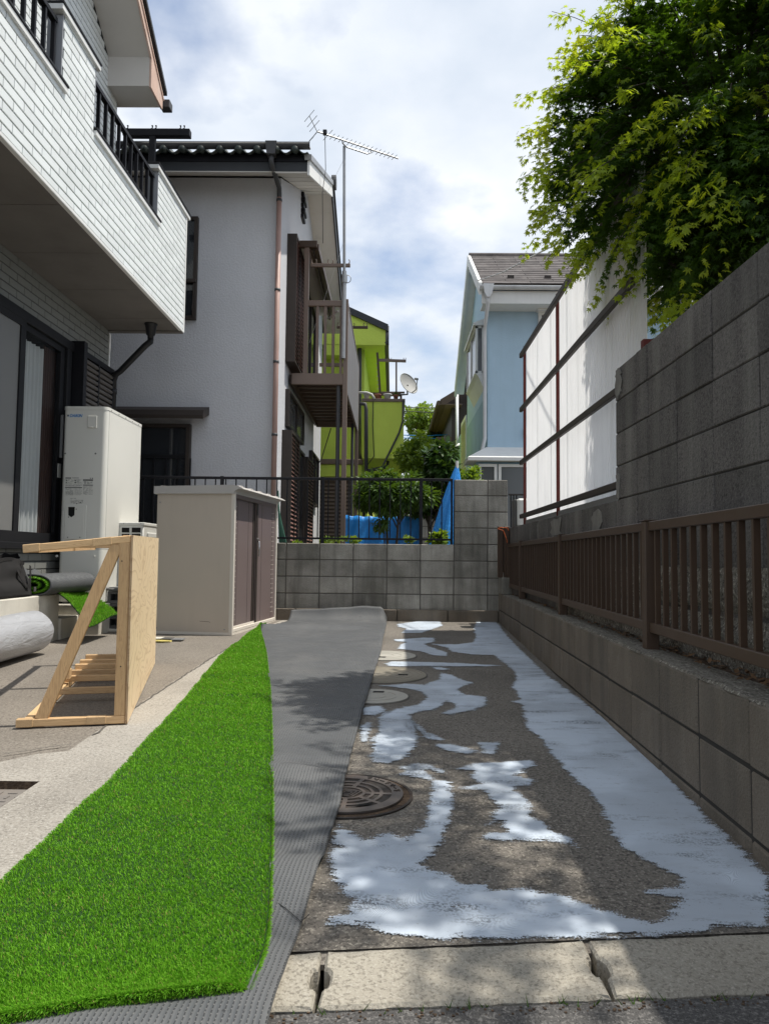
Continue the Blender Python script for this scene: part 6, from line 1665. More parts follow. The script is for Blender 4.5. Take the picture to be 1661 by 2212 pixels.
# bits lying by the shed
y_ = G(345, 1388)
o = MB().prism([(y_.x-.10, y_.y-.01), (y_.x+.02, y_.y-.035), (y_.x+.10, y_.y-.02), (y_.x+.11, y_.y+.01), (y_.x+.03, y_.y+.03), (y_.x-.1, y_.y+.04)], gz(y_.y)+.008, gz(y_.y)+.02).build('dustpan', 'yellow', fix=True); tag(o, 'flat yellow plastic scoop on the ground by the shed', 'scoop')
for i, (dx, dy, mt, lab) in enumerate(((.02, .18, 'plastic_grey', 'dark grey sample plate lying behind the yellow scoop'), (.13, .14, 'galv', 'light grey sample plate nearest the shed corner'), (-.08, .20, 'ledge', 'pale sample plate lying against the plywood side'))):
    o = MB().cbox((y_.x+dx-.05, y_.y+dy-.07, gz(7)+.008), (y_.x+dx+.05, y_.y+dy+.05, gz(7)+.018), .002).build('sample_plate', mt); tag(o, lab, 'plate', 'plates by the shed')
# green hose bundle between shed and railing
hb = thing('hose_bundle', 'green garden stakes leaning behind the shed by the railing', 'stakes', PY(603, 1170, YB+.2))
for i in range(5): MB().tube([PY(604+i*3.5, 1172, YB+.25), PY(601-i*.4, 1060+i*8, YB+.28)], .009, 6).build('stake', 'hose_green', hb)

# ================================================================== wooden frame with plywood side
A0 = G(276, 1566); A1 = G(335.5, 1435)
wd = Vector((A1.x-A0.x, A1.y-A0.y)); PLN = wd.length; wa = math.atan2(-wd.x, wd.y)
wf = thing('plywood_frame', 'pine lumber frame with plywood face standing on its side', 'wooden frame', (A0.x, A0.y, gz(A0.y)+.008), rotz=wa)
WH = PY(276, 1156, A0.y).z-gz(A0.y)-.008; WD = .50; tk = .036
def Wd(mb, name, mat, parent=None, **k): return mb.build(name, mat, parent or wf, local=True, **k)
# local: +y along the panel (away), -x towards the frame, slope of the ground follows y
def sl_(y): return SLOPE*y
pl = MB(); pl.add([(0, 0, 0), (0, PLN, sl_(PLN)), (0, PLN, WH+sl_(PLN)), (0, 0, WH), (-.012, 0, 0), (-.012, PLN, sl_(PLN)), (-.012, PLN, WH+sl_(PLN)), (-.012, 0, WH)], [(0, 1, 2, 3), (5, 4, 7, 6), (3, 2, 6, 7), (0, 4, 5, 1), (1, 5, 6, 2), (4, 0, 3, 7)])
Wd(pl, 'plywood_panel', 'ply')
ev = MB(); ev.box((-.0115, -.0012, .002), (-.0085, .001, WH-.002)); ev.box((-.0055, -.0012, .002), (-.0025, .001, WH-.002)); Wd(ev, 'ply_layers', 'ply_edge')
SW = .052
def lum(name, a, b, mat): return Wd(MB().cbox(a, b, .003), name, mat)
lum('upright', (-.012-SW, 0, tk), (-.0125, tk, WH-tk), 'lumber_z')
TD = .056
Wd(MB().beam((-WD, tk/2, WH-tk/2-TD), (-.0125, tk/2, WH-tk/2), tk, tk, c=.003), 'top_arm', 'lumber_x')
lum('bottom_arm', (-WD, 0, .0), (-.0125, tk, tk), 'lumber_x')
Wd(MB().beam((-WD-.003, tk/2-.003, WH-tk/2-TD), (-WD+.072, tk/2-.003, WH-tk/2-TD*.85), tk, tk+.004, c=.003), 'end_block', 'lumber_y'); Wd(MB().cbox((-WD-.003, -.004, -.001), (-WD+.072, tk, tk+.002), .003), 'end_block', 'lumber_y')
Wd(MB().beam((-.19, tk/2-.002, WH-tk/2-TD*.39), (-.10, tk/2-.002, WH-tk/2-TD*.19), tk, tk+.004, c=.003), 'joint_block', 'lumber_y'); Wd(MB().cbox((-.19, -.003, .0), (-.10, tk, tk+.002), .003), 'joint_block', 'lumber_y')
# diagonal brace
Wd(MB().beam((-WD+.105, .018, tk-.005), (-.075, .018, WH-tk-.010), .030, .058, (1, 0, 0), c=.003), 'diagonal_brace', 'lumber_z')
# long rails along the outer edge, bottom and top, and the cross bars
def lrail(x, z, y0, y1, name): return Wd(MB().add([(x-tk/2, y0, z+sl_(y0)), (x+tk/2, y0, z+sl_(y0)), (x+tk/2, y1, z+sl_(y1)), (x-tk/2, y1, z+sl_(y1)), (x-tk/2, y0, z+tk+sl_(y0)), (x+tk/2, y0, z+tk+sl_(y0)), (x+tk/2, y1, z+tk+sl_(y1)), (x-tk/2, y1, z+tk+sl_(y1))], [(0, 3, 2, 1), (4, 5, 6, 7), (0, 1, 5, 4), (1, 2, 6, 5), (2, 3, 7, 6), (3, 0, 4, 7)]), name, 'lumber_y')
lrail(-WD+.045, 0.0, tk, PLN, 'outer_rail'); lrail(-WD+.045, WH-tk-TD, tk, PLN, 'outer_rail')
lrail(-.035, 0.0, tk, PLN, 'inner_rail'); lrail(-.035, WH-tk, tk, PLN, 'inner_rail')
for y in (.58, .98, 1.19, 1.43, 1.62, 1.86):
    Wd(MB().cbox((-WD+.02, y, tk+sl_(y)+.001), (-.0125, y+tk, 2*tk+sl_(y)), .003), 'cross_bar', 'lumber_x')
    if y in (.98, 1.86): Wd(MB().cbox((-WD+.02, y, WH-2*tk+sl_(y)), (-.0125, y+tk, WH-tk-.001+sl_(y)), .003), 'cross_bar', 'lumber_x')
Wd(MB().cbox((-WD+.02, .90, 2*tk+.006), (-WD+.08, .96, 3*tk+.03), .003), 'spacer_block', 'lumber_y')
Wd(MB().cbox((-.012-SW, PLN-tk, tk+.03), (-.0125, PLN-.002, WH-tk+.03), .003), 'upright', 'lumber_z')
kn = MB().lathe([(.012, 0), (.013, .001), (.006, .0012), (.0, .0012)], (0, 0, 0), 10)

for (x, z) in ((-.05, WH*.86), (-.07, WH*.5), (-.04, WH*.3)): Wd(MB().tube([(x, .0002, z), (x, -.0008, z)], .0035, 8), 'screw_head', 'brown_frame')

# ================================================================== artificial turf, turned over
def Lx(y): return stretch([(1.0, -.90), (1.84, -.955), (2.7, -.985), (4.0, -1.10), (5.6, -1.27), (7.4, -1.345), (7.9, -1.33), (8.2, -1.24), (8.62, -1.19), (8.9, -1.16)], y)
rpts = sorted((G(*p).y, G(*p).x) for p in ((590, 2199), (645, 2031), (672, 1944), (704, 1848.5), (736, 1744), (751, 1670), (773, 1584), (789, 1527), (805, 1470), (823, 1412), (837, 1339)))
rpts = [(1.0, rpts[0][1]-.012)]+rpts+[(8.9, rpts[-1][1]+.01)]
def Rx(y): return stretch(rpts, y)
def mat_h(x, y):
    """height of the backing above the drive"""
    h = .021
    h += .028*max(0, mnoise.noise((x*1.2, y*3.2, 1.0)))+.014*mnoise.noise((x*2.3+y*1.5, y*6, 4.0))+.009*mnoise.noise((x*3+y*4, y*9, 6.0))
    h += .045*math.exp(-((y-7.78-.12*(x+.6))/.085)**2)*max(0, min(1, (.05-x)/.9))**.7     # a fold across the sheet
    h += .03*math.exp(-((y-6.9+.5*(x))/.22)**2)*max(0, min(1, (x+.7)/.6))
    return max(h, .0185)
ny, nx = 330, 44
V, UV = [], []
ysr = list(1.02+(8.50-1.02)*(np.arange(ny)/(ny-1))**1.25)
curl = [(8.56, .022), (8.60, .035), (8.635, .06), (8.66, .09), (8.68, .12), (8.695, .15), (8.705, .175)]
rows = [(y, None) for y in ysr]+curl
acc = 0.0
for j, (y, hc) in enumerate(rows):
    x0, x1 = float(Lx(y)), float(Rx(y))
    if j: acc += math.hypot(y-rows[j-1][0], (hc or 0)-(rows[j-1][1] or 0))
    for i in range(nx):
        f_ = i/(nx-1); x = x0+(x1-x0)*f_
        h = mat_h(x, y) if hc is None else hc*(.72+.28*min(1, f_*1.3))*(1+.08*mnoise.noise((x*4, 2, 1)))*min(1, (1-f_)*14+.25)+.006
        yy_ = y if hc is None else y+.05*mnoise.noise((x*2.2, 7, 2))+.04*(f_-.5)
        zb_ = SLOPE*min(yy_, 9)
        V.append((x, yy_, zb_+h)); UV.append((x1-x, acc))
idx = np.arange(len(V)).reshape(len(rows), nx)
F = np.stack([idx[:-1, :-1], idx[:-1, 1:], idx[1:, 1:], idx[1:, :-1]], -1).reshape(-1, 4)
tf = thing('artificial_turf', 'long strip of artificial turf turned grey side up with one green side folded over', 'artificial turf', (-.6, 5, gz(5)))
bo = npmesh('backing_sheet', np.array(V), F, 'backing', tf, smooth=True)
uvl = bo.data.uv_layers.new(name='UVMap'); li = np.zeros(len(bo.data.loops), dtype=np.int32); bo.data.loops.foreach_get('vertex_index', li)
uvl.data.foreach_set('uv', np.array(UV, dtype=np.float32)[li].ravel())
bo.modifiers.new('thickness', 'SOLIDIFY').thickness = .005
# the folded green side
gR = sorted((G(*p).y, G(*p).x) for p in ((562, 1360), (575, 1420), (583, 1500), (586, 1600), (587, 1700), (587, 1800), (585, 1900), (582, 1980), (577, 2050), (570, 2090)))
gR = [(1.0, gR[0][1]-.02)]+gR
yap = G(561, 1357).y
def gRx(y): return stretch(gR, y)
f0, f1 = G(562, 2180), G(130, 2275)
def front_y(u): # u: 0 left .. 1 right
    return f1.y+(f0.y-f1.y)*max(0, (u-.25)/.75)**.8 if u > .25 else f1.y-.02*(.25-u)
def turf_pt(u, s):
    y = front_y(u)+(yap-front_y(u))*s
    x0, x1 = float(Lx(y))-.022, float(gRx(y))
    if y > 7.2: x1 = max(x1, x0+.01)
    x = x0+(x1-x0)*u
    e = min(1, u/.05) ; rr = math.sqrt(max(0, 1-(1-e)**2))
    h = .021+.5*(mat_h(x, y)-.021)+.008+(.010+.012*min(1, s*40))*rr+.010*max(0, mnoise.noise((x*2.5, y*4.5, 9)))
    h *= (.6+.4*min(1, (1-u)/.06))
    zb_ = SLOPE*y
    return x, y, zb_+h
nu, ns = 40, 200
V = [turf_pt(i/(nu-1), (j/(ns-1))**1.3) for j in range(ns) for i in range(nu)]
idx = np.arange(nu*ns).reshape(ns, nu)
F = np.stack([idx[:-1, :-1], idx[:-1, 1:], idx[1:, 1:], idx[1:, :-1]], -1).reshape(-1, 4)
tb_ = npmesh('turf_base', np.array(V), F, 'turf_base', tf, smooth=True)
tb_.modifiers.new('thickness', 'SOLIDIFY').thickness = .012
def blades(name, P, Nn, L, W, parent, tint_lo=0.0, tint_hi=1.0, lean=(-.1, -.3), local=False):
    """tufts of turf: bent two-segment blades on points P with normals Nn"""
    n = len(P); rg_ = RNG
    az = rg_.uniform(0, 2*np.pi, n); tl = rg_.uniform(.15, .85, n)
    up = Nn; ref = np.tile(np.array([[1.0, 0, 0]]), (n, 1)); t1 = np.cross(up, ref); t1 /= np.linalg.norm(t1, axis=1)[:, None]+1e-9; t2 = np.cross(up, t1)
    d = t1*np.cos(az)[:, None]+t2*np.sin(az)[:, None]
    ln_ = np.array([lean[0], lean[1], 0.0])
    Lh = (L*rg_.uniform(.65, 1.15, n))[:, None]
    dirm = up+d*tl[:, None]*.6+ln_*.5; dirm /= np.linalg.norm(dirm, axis=1)[:, None]
    dirt = up*.55+d*tl[:, None]*1.2+ln_; dirt /= np.linalg.norm(dirt, axis=1)[:, None]
    a2 = rg_.uniform(0, 2*np.pi, n); sd = t1*np.cos(a2)[:, None]+t2*np.sin(a2)[:, None]
    Wv = (W*rg_.uniform(.7, 1.3, n))[:, None] if np.ndim(W) == 0 else (W*rg_.uniform(.7, 1.3, n))[:, None]
    b0 = P-sd*Wv; b1 = P+sd*Wv; m = P+dirm*Lh*.55; m0 = m-sd*Wv*.8; m1 = m+sd*Wv*.8; tip = m+dirt*Lh*.5
    V = np.stack([b0, b1, m0, m1, tip], 1).reshape(-1, 3)
    k5 = np.arange(n)*5
    F = np.concatenate([np.stack([k5, k5+1, k5+3], 1), np.stack([k5, k5+3, k5+2], 1), np.stack([k5+2, k5+3, k5+4], 1)])
    tt_ = np.clip(rg_.normal(.5, .24, n), 0, 1)*(tint_hi-tint_lo)+tint_lo
    tint = np.clip(np.repeat(tt_, 5)*np.tile([.4, .4, .8, .8, 1.0], n), 0, .93); tan_ = np.repeat(rg_.random(n) < .035, 5); tint[tan_] = 1.0
    o = npmesh(name, V, F, 'blade', parent, local=local, attr={'tint': tint}); o['kind'] = 'stuff'; return o
pts, Ls, Ws = [], [], []
cand = []
NB = 215000
us = RNG.uniform(0.012, .995, NB); ss = RNG.uniform(0, 1, NB)**2.1
Gd = np.array(V).reshape(ns, nu, 3)
# look the points up on the base grid
jj = np.clip(ss**(1/1.3)*(ns-1), 0, ns-1.001); ii = us*(nu-1)
j0 = jj.astype(int); i0 = np.minimum(ii.astype(int), nu-2); fj = (jj-j0)[:, None]; fi = (ii-i0)[:, None]
P = Gd[j0, i0]*(1-fi)*(1-fj)+Gd[j0, i0+1]*fi*(1-fj)+Gd[j0+1, i0]*(1-fi)*fj+Gd[j0+1, i0+1]*fi*fj
width = (Gd[j0, -1, 0]-Gd[j0, 0, 0])
keep = RNG.uniform(0, 1, NB) < np.clip(width/.75, .05, 1)
P = P[keep]; u_ = us[keep]
Nn = np.tile(np.array([[0, 0, 1.0]]), (len(P), 1)); edge = np.clip((.05-u_)/.05, 0, 1); Nn[:, 0] -= edge*1.6; Nn /= np.linalg.norm(Nn, axis=1)[:, None]
dist = P[:, 1]
blades('pile', P, Nn, .0088+.004*np.clip(dist-2, 0, 3)/3, .0008+.00042*np.clip(dist-1.2, 0, 6), tf)
# frayed cut edges
m_ = 5200
uu = RNG.uniform(.02, 1, m_); E = np.array([turf_pt(u, 0.0) for u in uu]); E[:, 2] -= RNG.uniform(-.003, .016, m_)
En = np.tile(np.array([[.1, -1.0, .35]]), (m_, 1)); En /= np.linalg.norm(En, axis=1)[:, None]
blades('cut_edge_fibres', E, En, .011, .0008, tf, .0, .85, (0, -.1))
E = np.array([turf_pt(.998, s**1.8) for s in RNG.uniform(0, .9, 7000)]); En = np.tile(np.array([[.75, -.1, .7]]), (7000, 1)); En /= np.linalg.norm(En, axis=1)[:, None]
E[:, 2] -= RNG.uniform(0, .008, 7000)
blades('cut_edge_fibres', E, En, .013, .0011, tf, .3, 1.0, (.1, -.1))
# loose threads on the backing
for pts_ in ((PY(575, 1960, 1.78), (640, 1995), (672, 2005)),):
    q = [G(548, 2010), G(600, 2005), G(640, 2025), G(655, 1990)]
    MB().tube([(p.x, p.y, SLOPE*p.y+.022) for p in (G(592, 1965), G(620, 1985), G(650, 2012), G(668, 1996))], .0011, 5).build('loose_thread', 'cable', tf)

# ------------------------------------------------------------------ things on the ledge
ZL = .533
# tote bag
bag = thing('tote_bag', 'black canvas tote bag sagging on the ledge at the left border', 'bag', (-3.22, 6.05, ZL))
nr_, nc = 16, 48
V = []
for j in range(nr_):
    f_ = j/(nr_-1); z = ZL+.36*f_
    for i in range(nc):
        a = 2*math.pi*i/nc; ca_, sa_ = math.cos(a), math.sin(a)
        ry = .44*(1-.22*f_**1.5); rx_ = .165*(1-.45*f_)
        x = -3.235+rx_*math.copysign(abs(ca_)**.55, ca_); y = 6.02+ry*math.copysign(abs(sa_)**.5, sa_)-.06*f_
        fold = .022*mnoise.noise((a*1.8, f_*2.5, 3))+.012*mnoise.noise((a*5, f_*5, 8))
        V.append((x+ca_*fold*1.6, y+sa_*fold, z-(.05*f_*(.5+.5*math.sin(a*2+1)))-.02*f_*mnoise.noise((a*2, 1, 1))))
F = [(j*nc+i, j*nc+(i+1) % nc, (j+1)*nc+(i+1) % nc, (j+1)*nc+i) for j in range(nr_-1) for i in range(nc)]+[tuple(range(nc-1, -1, -1))]
MB().add(V, F).build('bag_body', 'bag', bag, True)
def strap(pts, w, name, parent, mat='bag', up=(1, 0, 0)):
    m = MB(); pts = [Vector(p) for p in pts]
    for p, q in zip(pts[:-1], pts[1:]): m.beam(p, q+(q-p)*.05, w, .004, up)
    return m.build(name, mat, parent)
def arc(p, q, drop, n=14, out=0):
    p, q = Vector(p), Vector(q); return [p.lerp(q, i/n)+Vector((out*math.sin(math.pi*i/n), 0, drop*math.sin(math.pi*i/n))) for i in range(n+1)]
strap(arc((-3.12, 6.12, ZL+.25), (-3.10, 6.33, ZL+.25), -.17, out=.05), .028, 'handle', bag)
strap(arc((-3.13, 5.75, ZL+.26), (-3.14, 6.30, ZL+.27), .045, out=.0), .028, 'handle', bag)
MB().cbox((-3.072, 6.345, ZL+.03), (-3.066, 6.385, ZL+.07), .002).build('label_patch', 'plastic_grey', bag)
# oval turf roll
tr = thing('turf_roll', 'oval grey-backed turf roll with green inside lying on the ledge', 'turf roll', (-3.1, 6.8, ZL))
ra_, rb_ = .165, .082
c_a, c_b = Vector((-3.13, 6.42, ZL+.085)), Vector((-3.03, 7.16, ZL+.087))
def sweep(rad, n=40, m=26):
    V = []
    for j in range(m):
        t_ = j/(m-1); c_ = c_a.lerp(c_b, t_)
        for i in range(n):
            a = 2*math.pi*i/n
            V.append((c_.x+ra_*rad*math.copysign(abs(math.cos(a))**.8, math.cos(a)), c_.y+.05*math.cos(a)*0, c_.z+rb_*rad*math.copysign(abs(math.sin(a))**.85, math.sin(a))+.004*mnoise.noise((a*2, t_*4, 0))))
    return V, [(j*n+i, j*n+(i+1) % n, (j+1)*n+(i+1) % n, (j+1)*n+i) for j in range(m-1) for i in range(n)]
V, F = sweep(1.0)
ro = MB().add(V, F).build('rolled_backing', 'backing', tr, True)
uvl = ro.data.uv_layers.new(name='UVMap')
for lp_ in ro.data.loops:
    v = ro.data.vertices[lp_.vertex_index].co; uvl.data[lp_.index].uv = (v.y*.8, v.x+v.z)
ro.modifiers.new('thickness', 'SOLIDIFY').thickness = .012
# green pile inside: the spiral end
Pn, Nm = [], []
for i in range(5200):
    a = random.uniform(0, 2*math.pi); q = random.uniform(0, .3)
    c_ = c_a.lerp(c_b, q*.25); k_ = .92 if random.random() < .65 else .52
    Pn.append((c_.x+ra_*k_*math.cos(a), c_.y, c_.z+rb_*k_*math.sin(a))); Nm.append((-math.cos(a), -.75, -math.sin(a)))
Nm = np.array(Nm); Nm /= np.linalg.norm(Nm, axis=1)[:, None]
blades('pile', np.array(Pn), Nm, .03, .0018, tr, 0, .6, (0, -.1))
V, F = sweep(.55, 28, 4); MB().add(V, F).build('inner_turn', 'turf_base', tr, True)
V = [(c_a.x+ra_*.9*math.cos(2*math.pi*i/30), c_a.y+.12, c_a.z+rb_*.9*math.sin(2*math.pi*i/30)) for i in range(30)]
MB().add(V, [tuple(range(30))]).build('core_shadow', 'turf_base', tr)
# loose flap of the roll's end at the back
V = []
for j in range(8):
    for i in range(8): V.append((-3.30+.16*i/7, 6.36+.34*j/7, ZL+.17+.05*math.sin(i*.6)+.02*math.sin(j*.9)))
fo = MB().add(V, [(j*8+i, j*8+i+1, (j+1)*8+i+1, (j+1)*8+i) for j in range(7) for i in range(7)]).build('loose_flap', 'backing', tr, True)
fo.data.uv_layers.new(name='UVMap')
# green offcut hanging over the end of the ledge
of = thing('turf_offcut', 'bright green turf offcut draped over the end of the ledge', 'turf offcut', (-2.95, 7.0, ZL))
nu2, nv2 = 16, 22
def off(u, v):
    # u along y, v outward (x), drooping at the free corner
    y = 6.70+.46*u; x = -3.19+.56*v
    over = max(0, x-(XL-.01))
    z = ZL+.016-max(0, over)**1.35*.75-(.10*max(0, v-.55)*(1-u))+.012*math.sin(u*5+v*4)
    return x, y-.20*v*(1-u)-.05*over, z
V = [off(i/(nu2-1), j/(nv2-1)) for j in range(nv2) for i in range(nu2)]
idx = np.arange(nu2*nv2).reshape(nv2, nu2); F = np.stack([idx[:-1, :-1], idx[1:, :-1], idx[1:, 1:], idx[:-1, 1:]], -1).reshape(-1, 4)
ob = npmesh('turf_base', np.array(V), F, 'turf_base', of, smooth=True); ob.modifiers.new('thickness', 'SOLIDIFY').thickness = .008
P = np.array([off(a, b) for a, b in RNG.uniform(0, 1, (9000, 2))]); Nn = np.tile(np.array([[.25, -.15, 1.0]]), (len(P), 1)); Nn /= np.linalg.norm(Nn, axis=1)[:, None]
blades('pile', P, Nn, .028, .0021, of, .1, 1.0)
# silver-wrapped roll on the ground
sr = thing('wrapped_roll', 'long silver film-wrapped roll on the ground along the ledge', 'roll', (-2.88, 4.8, gz(5)))
RS = .168; cxs = XL+RS+.012
n, m = 48, 120
V = []
for j in range(m):
    t_ = j/(m-1); y = 3.0+2.98*t_
    rr = RS
    if t_ > .97: rr = RS*math.sqrt(max(0.02, 1-((t_-.97)/.03)**2*.75))
    for i in range(n):
        a = 2*math.pi*i/n
        w = 1+.035*mnoise.noise((a*1.3, y*2.6, 0))*(1 if math.sin(a) > -.4 else .2)+.022*mnoise.noise((a*2.2+y*5, y*9, 5))*max(0, math.sin(a)+.5)
        z = SLOPE*y+.008+RS+rr*w*math.sin(a)*(.94 if math.sin(a) < 0 else 1)
        V.append((cxs+.02*t_+rr*w*math.cos(a), y, z))
F = [(j*n+i, (j+1)*n+i, (j+1)*n+(i+1) % n, j*n+(i+1) % n) for j in range(m-1) for i in range(n)]+[tuple((m-1)*n+i for i in range(n)), tuple(n-1-i for i in range(n))]
MB().add(V, F).build('wrapped_body', 'silver_film', sr, True, fix=True)
MB().tube([(cxs+RS*math.cos(R(38))*1.012, 4.2+1.1*i/11, SLOPE*(4.2+.1*i)+.012+RS+RS*1.012*math.sin(R(38-3*i))) for i in range(12)], .004, 5).build('tape_fold', 'galv', sr)
# ================================================================== blue tarpaulins behind the block wall
YT = 9.6
tc_ = thing('tarp_cone', 'blue tarpaulin draped into a tall cone beside the block pillar', 'tarpaulin', (PY(970, 1170, YT).x, YT, .8))
apx = PY(987, 1004, YT); bl_, br_ = PY(915, 1190, YT), PY(1010, 1190, YT)
V = []; n, m = 40, 16
for j in range(m):
    f_ = j/(m-1)
    cx_ = apx.x+((bl_.x+br_.x)/2-apx.x)*f_; rx_ = (br_.x-bl_.x)/2*f_**.85+.012; z = apx.z+(.8-apx.z)*f_
    for i in range(n):
        a = 2*math.pi*i/n; k_ = 1+.13*f_*math.sin(a*7+f_*2)+.06*math.sin(a*13)
        V.append((cx_+rx_*k_*math.cos(a), YT+rx_*.7*k_*math.sin(a), z))
MB().add(V, [(j*n+i, (j+1)*n+i, (j+1)*n+(i+1) % n, j*n+(i+1) % n) for j in range(m-1) for i in range(n)]+[tuple(range(n))]).build('tarp_cloth', 'tarp', tc_, False, fix=True)
MB().tube([(apx.x, YT, apx.z-.05), (apx.x, YT, apx.z+.05)], .02, 8).build('pole_tip', 'pot_white', tc_)
YT2 = 12.2
a, b = PY(741, 1113, YT2), PY(906, 1114, YT2)
V = []; n = 60
for j in range(10):
    for i in range(n):
        f_ = i/(n-1); z = a.z-.02*math.sin(f_*math.pi)-(a.z-.78)*j/9
        V.append((a.x+(b.x-a.x)*f_, YT2+.03*math.sin(f_*23)*(j/9+.3)+.02*math.sin(f_*51+j), z+.008*math.sin(f_*40)))
t = thing('tarp_screen', 'blue tarpaulin screen tied up behind the shrub trunks', 'tarpaulin', ((a.x+b.x)/2, YT2, .8))
ts = MB().add(V, [(j*n+i, j*n+i+1, (j+1)*n+i+1, (j+1)*n+i) for j in range(9) for i in range(n-1)]).build('tarp_cloth', 'tarp', t, True); ts.modifiers.new('thickness', 'SOLIDIFY').thickness = .006
for x in (a.x, (a.x+b.x)/2, b.x): MB().tube([(x, YT2+.04, .75), (x, YT2+.04, a.z+.06)], .015, 8).build('stake', 'galv', t)
YT3 = 9.35
a, b = PY(614, 1165, YT3), PY(692, 1165, YT3)
V = []; n, m = 24, 8
for j in range(m):
    for i in range(n):
        x = a.x+(b.x-a.x)*i/(n-1); y = YT3-.12+.3*j/(m-1)
        e = min(i, n-1-i)/6; e = min(1, e)
        V.append((x, y, .80+.16*e*(.75+.35*mnoise.noise((x*7, y*9, 0)))*(1-.25*abs(2*j/(m-1)-1))))
o = MB().add(V, [(j*n+i, j*n+i+1, (j+1)*n+i+1, (j+1)*n+i) for j in range(m-1) for i in range(n-1)]).build('tarp_heap', 'tarp', None, False); tag(o, 'low crumpled blue tarpaulin heap behind the railing near the shutters', 'tarpaulin')
a = PY(1030, 1160, 11)
# grey block wall of the next garden behind the shrubs
t = thing('garden_block_wall', 'grey block wall behind the shrubs, left of the blue tarpaulin cone', 'wall', (PY(925, 1160, 13).x, 13, .8))
xa, xb = PY(880, 1100, 13).x, PY(985, 1100, 13).x; zt2 = PY(930, 1113, 13).z
MB().box((xa, 13.01, .6), (xb, 13.12, zt2-.004)).build('mortar_core', 'mortar', t)
x = xa
while x < xb-.1:
    for r_ in range(4): o = piece('block', bmb, T((x+.004, 13, zt2-.196-.2*r_)), t)
    x += .4
# ================================================================== vegetation
def leaf_shape(kind):
    """(V, F) of one leaf in the xy plane, stem at the origin, length 1 along +y"""
    V, F = [], []
    if kind == 'maple':
        for a, L, w in ((0, 1.0, .15), (42, .90, .14), (-42, .90, .14), (84, .66, .12), (-84, .66, .12), (122, .34, .09), (-122, .34, .09)):
            t_ = R(a); d = Vector((math.sin(t_), math.cos(t_), 0)); s_ = Vector((d.y, -d.x, 0)); b = len(V); c_ = Vector((0, .0, 0))
            V += [c_, c_+d*L*.42+s_*w+Vector((0, 0, .03)), c_+d*L+Vector((0, 0, -.10)), c_+d*L*.42-s_*w+Vector((0, 0, .03))]
            F += [(b, b+1, b+2), (b, b+2, b+3)]
        return np.array([tuple(v) for v in V]), np.array(F)
    w = {'lance': .13, 'oval': .27, 'round': .36}[kind]
    V = [(0, 0, 0), (w*.8, .3, .05), (w, .55, .05), (0, 1, -.06), (-w, .55, .05), (-w*.8, .3, .05), (0, .5, 0)]
    F = [(0, 1, 6), (1, 2, 6), (2, 3, 6), (3, 4, 6), (4, 5, 6), (5, 0, 6)]
    return np.array(V), np.array(F)
def frames(D, U):
    """rotation matrices whose y axis is D and whose z axis leans towards U"""
    D = D/(np.linalg.norm(D, axis=1)[:, None]+1e-9); X = np.cross(D, U); X /= np.linalg.norm(X, axis=1)[:, None]+1e-9; Z = np.cross(X, D)
    return np.stack([X, D, Z], -1)
def leaf_mesh(name, kind, P, D, U, S, mat, parent):
    Lv, Lf = leaf_shape(kind); Rm = frames(D, U)
    V = (np.einsum('nij,kj->nki', Rm, Lv)*S[:, None, None]+P[:, None, :]).reshape(-1, 3)
    F = (Lf[None]+(np.arange(len(P))*len(Lv))[:, None, None]).reshape(-1, 3)
    o = npmesh(name, V, F, mat, parent); o['kind'] = 'stuff'; return o
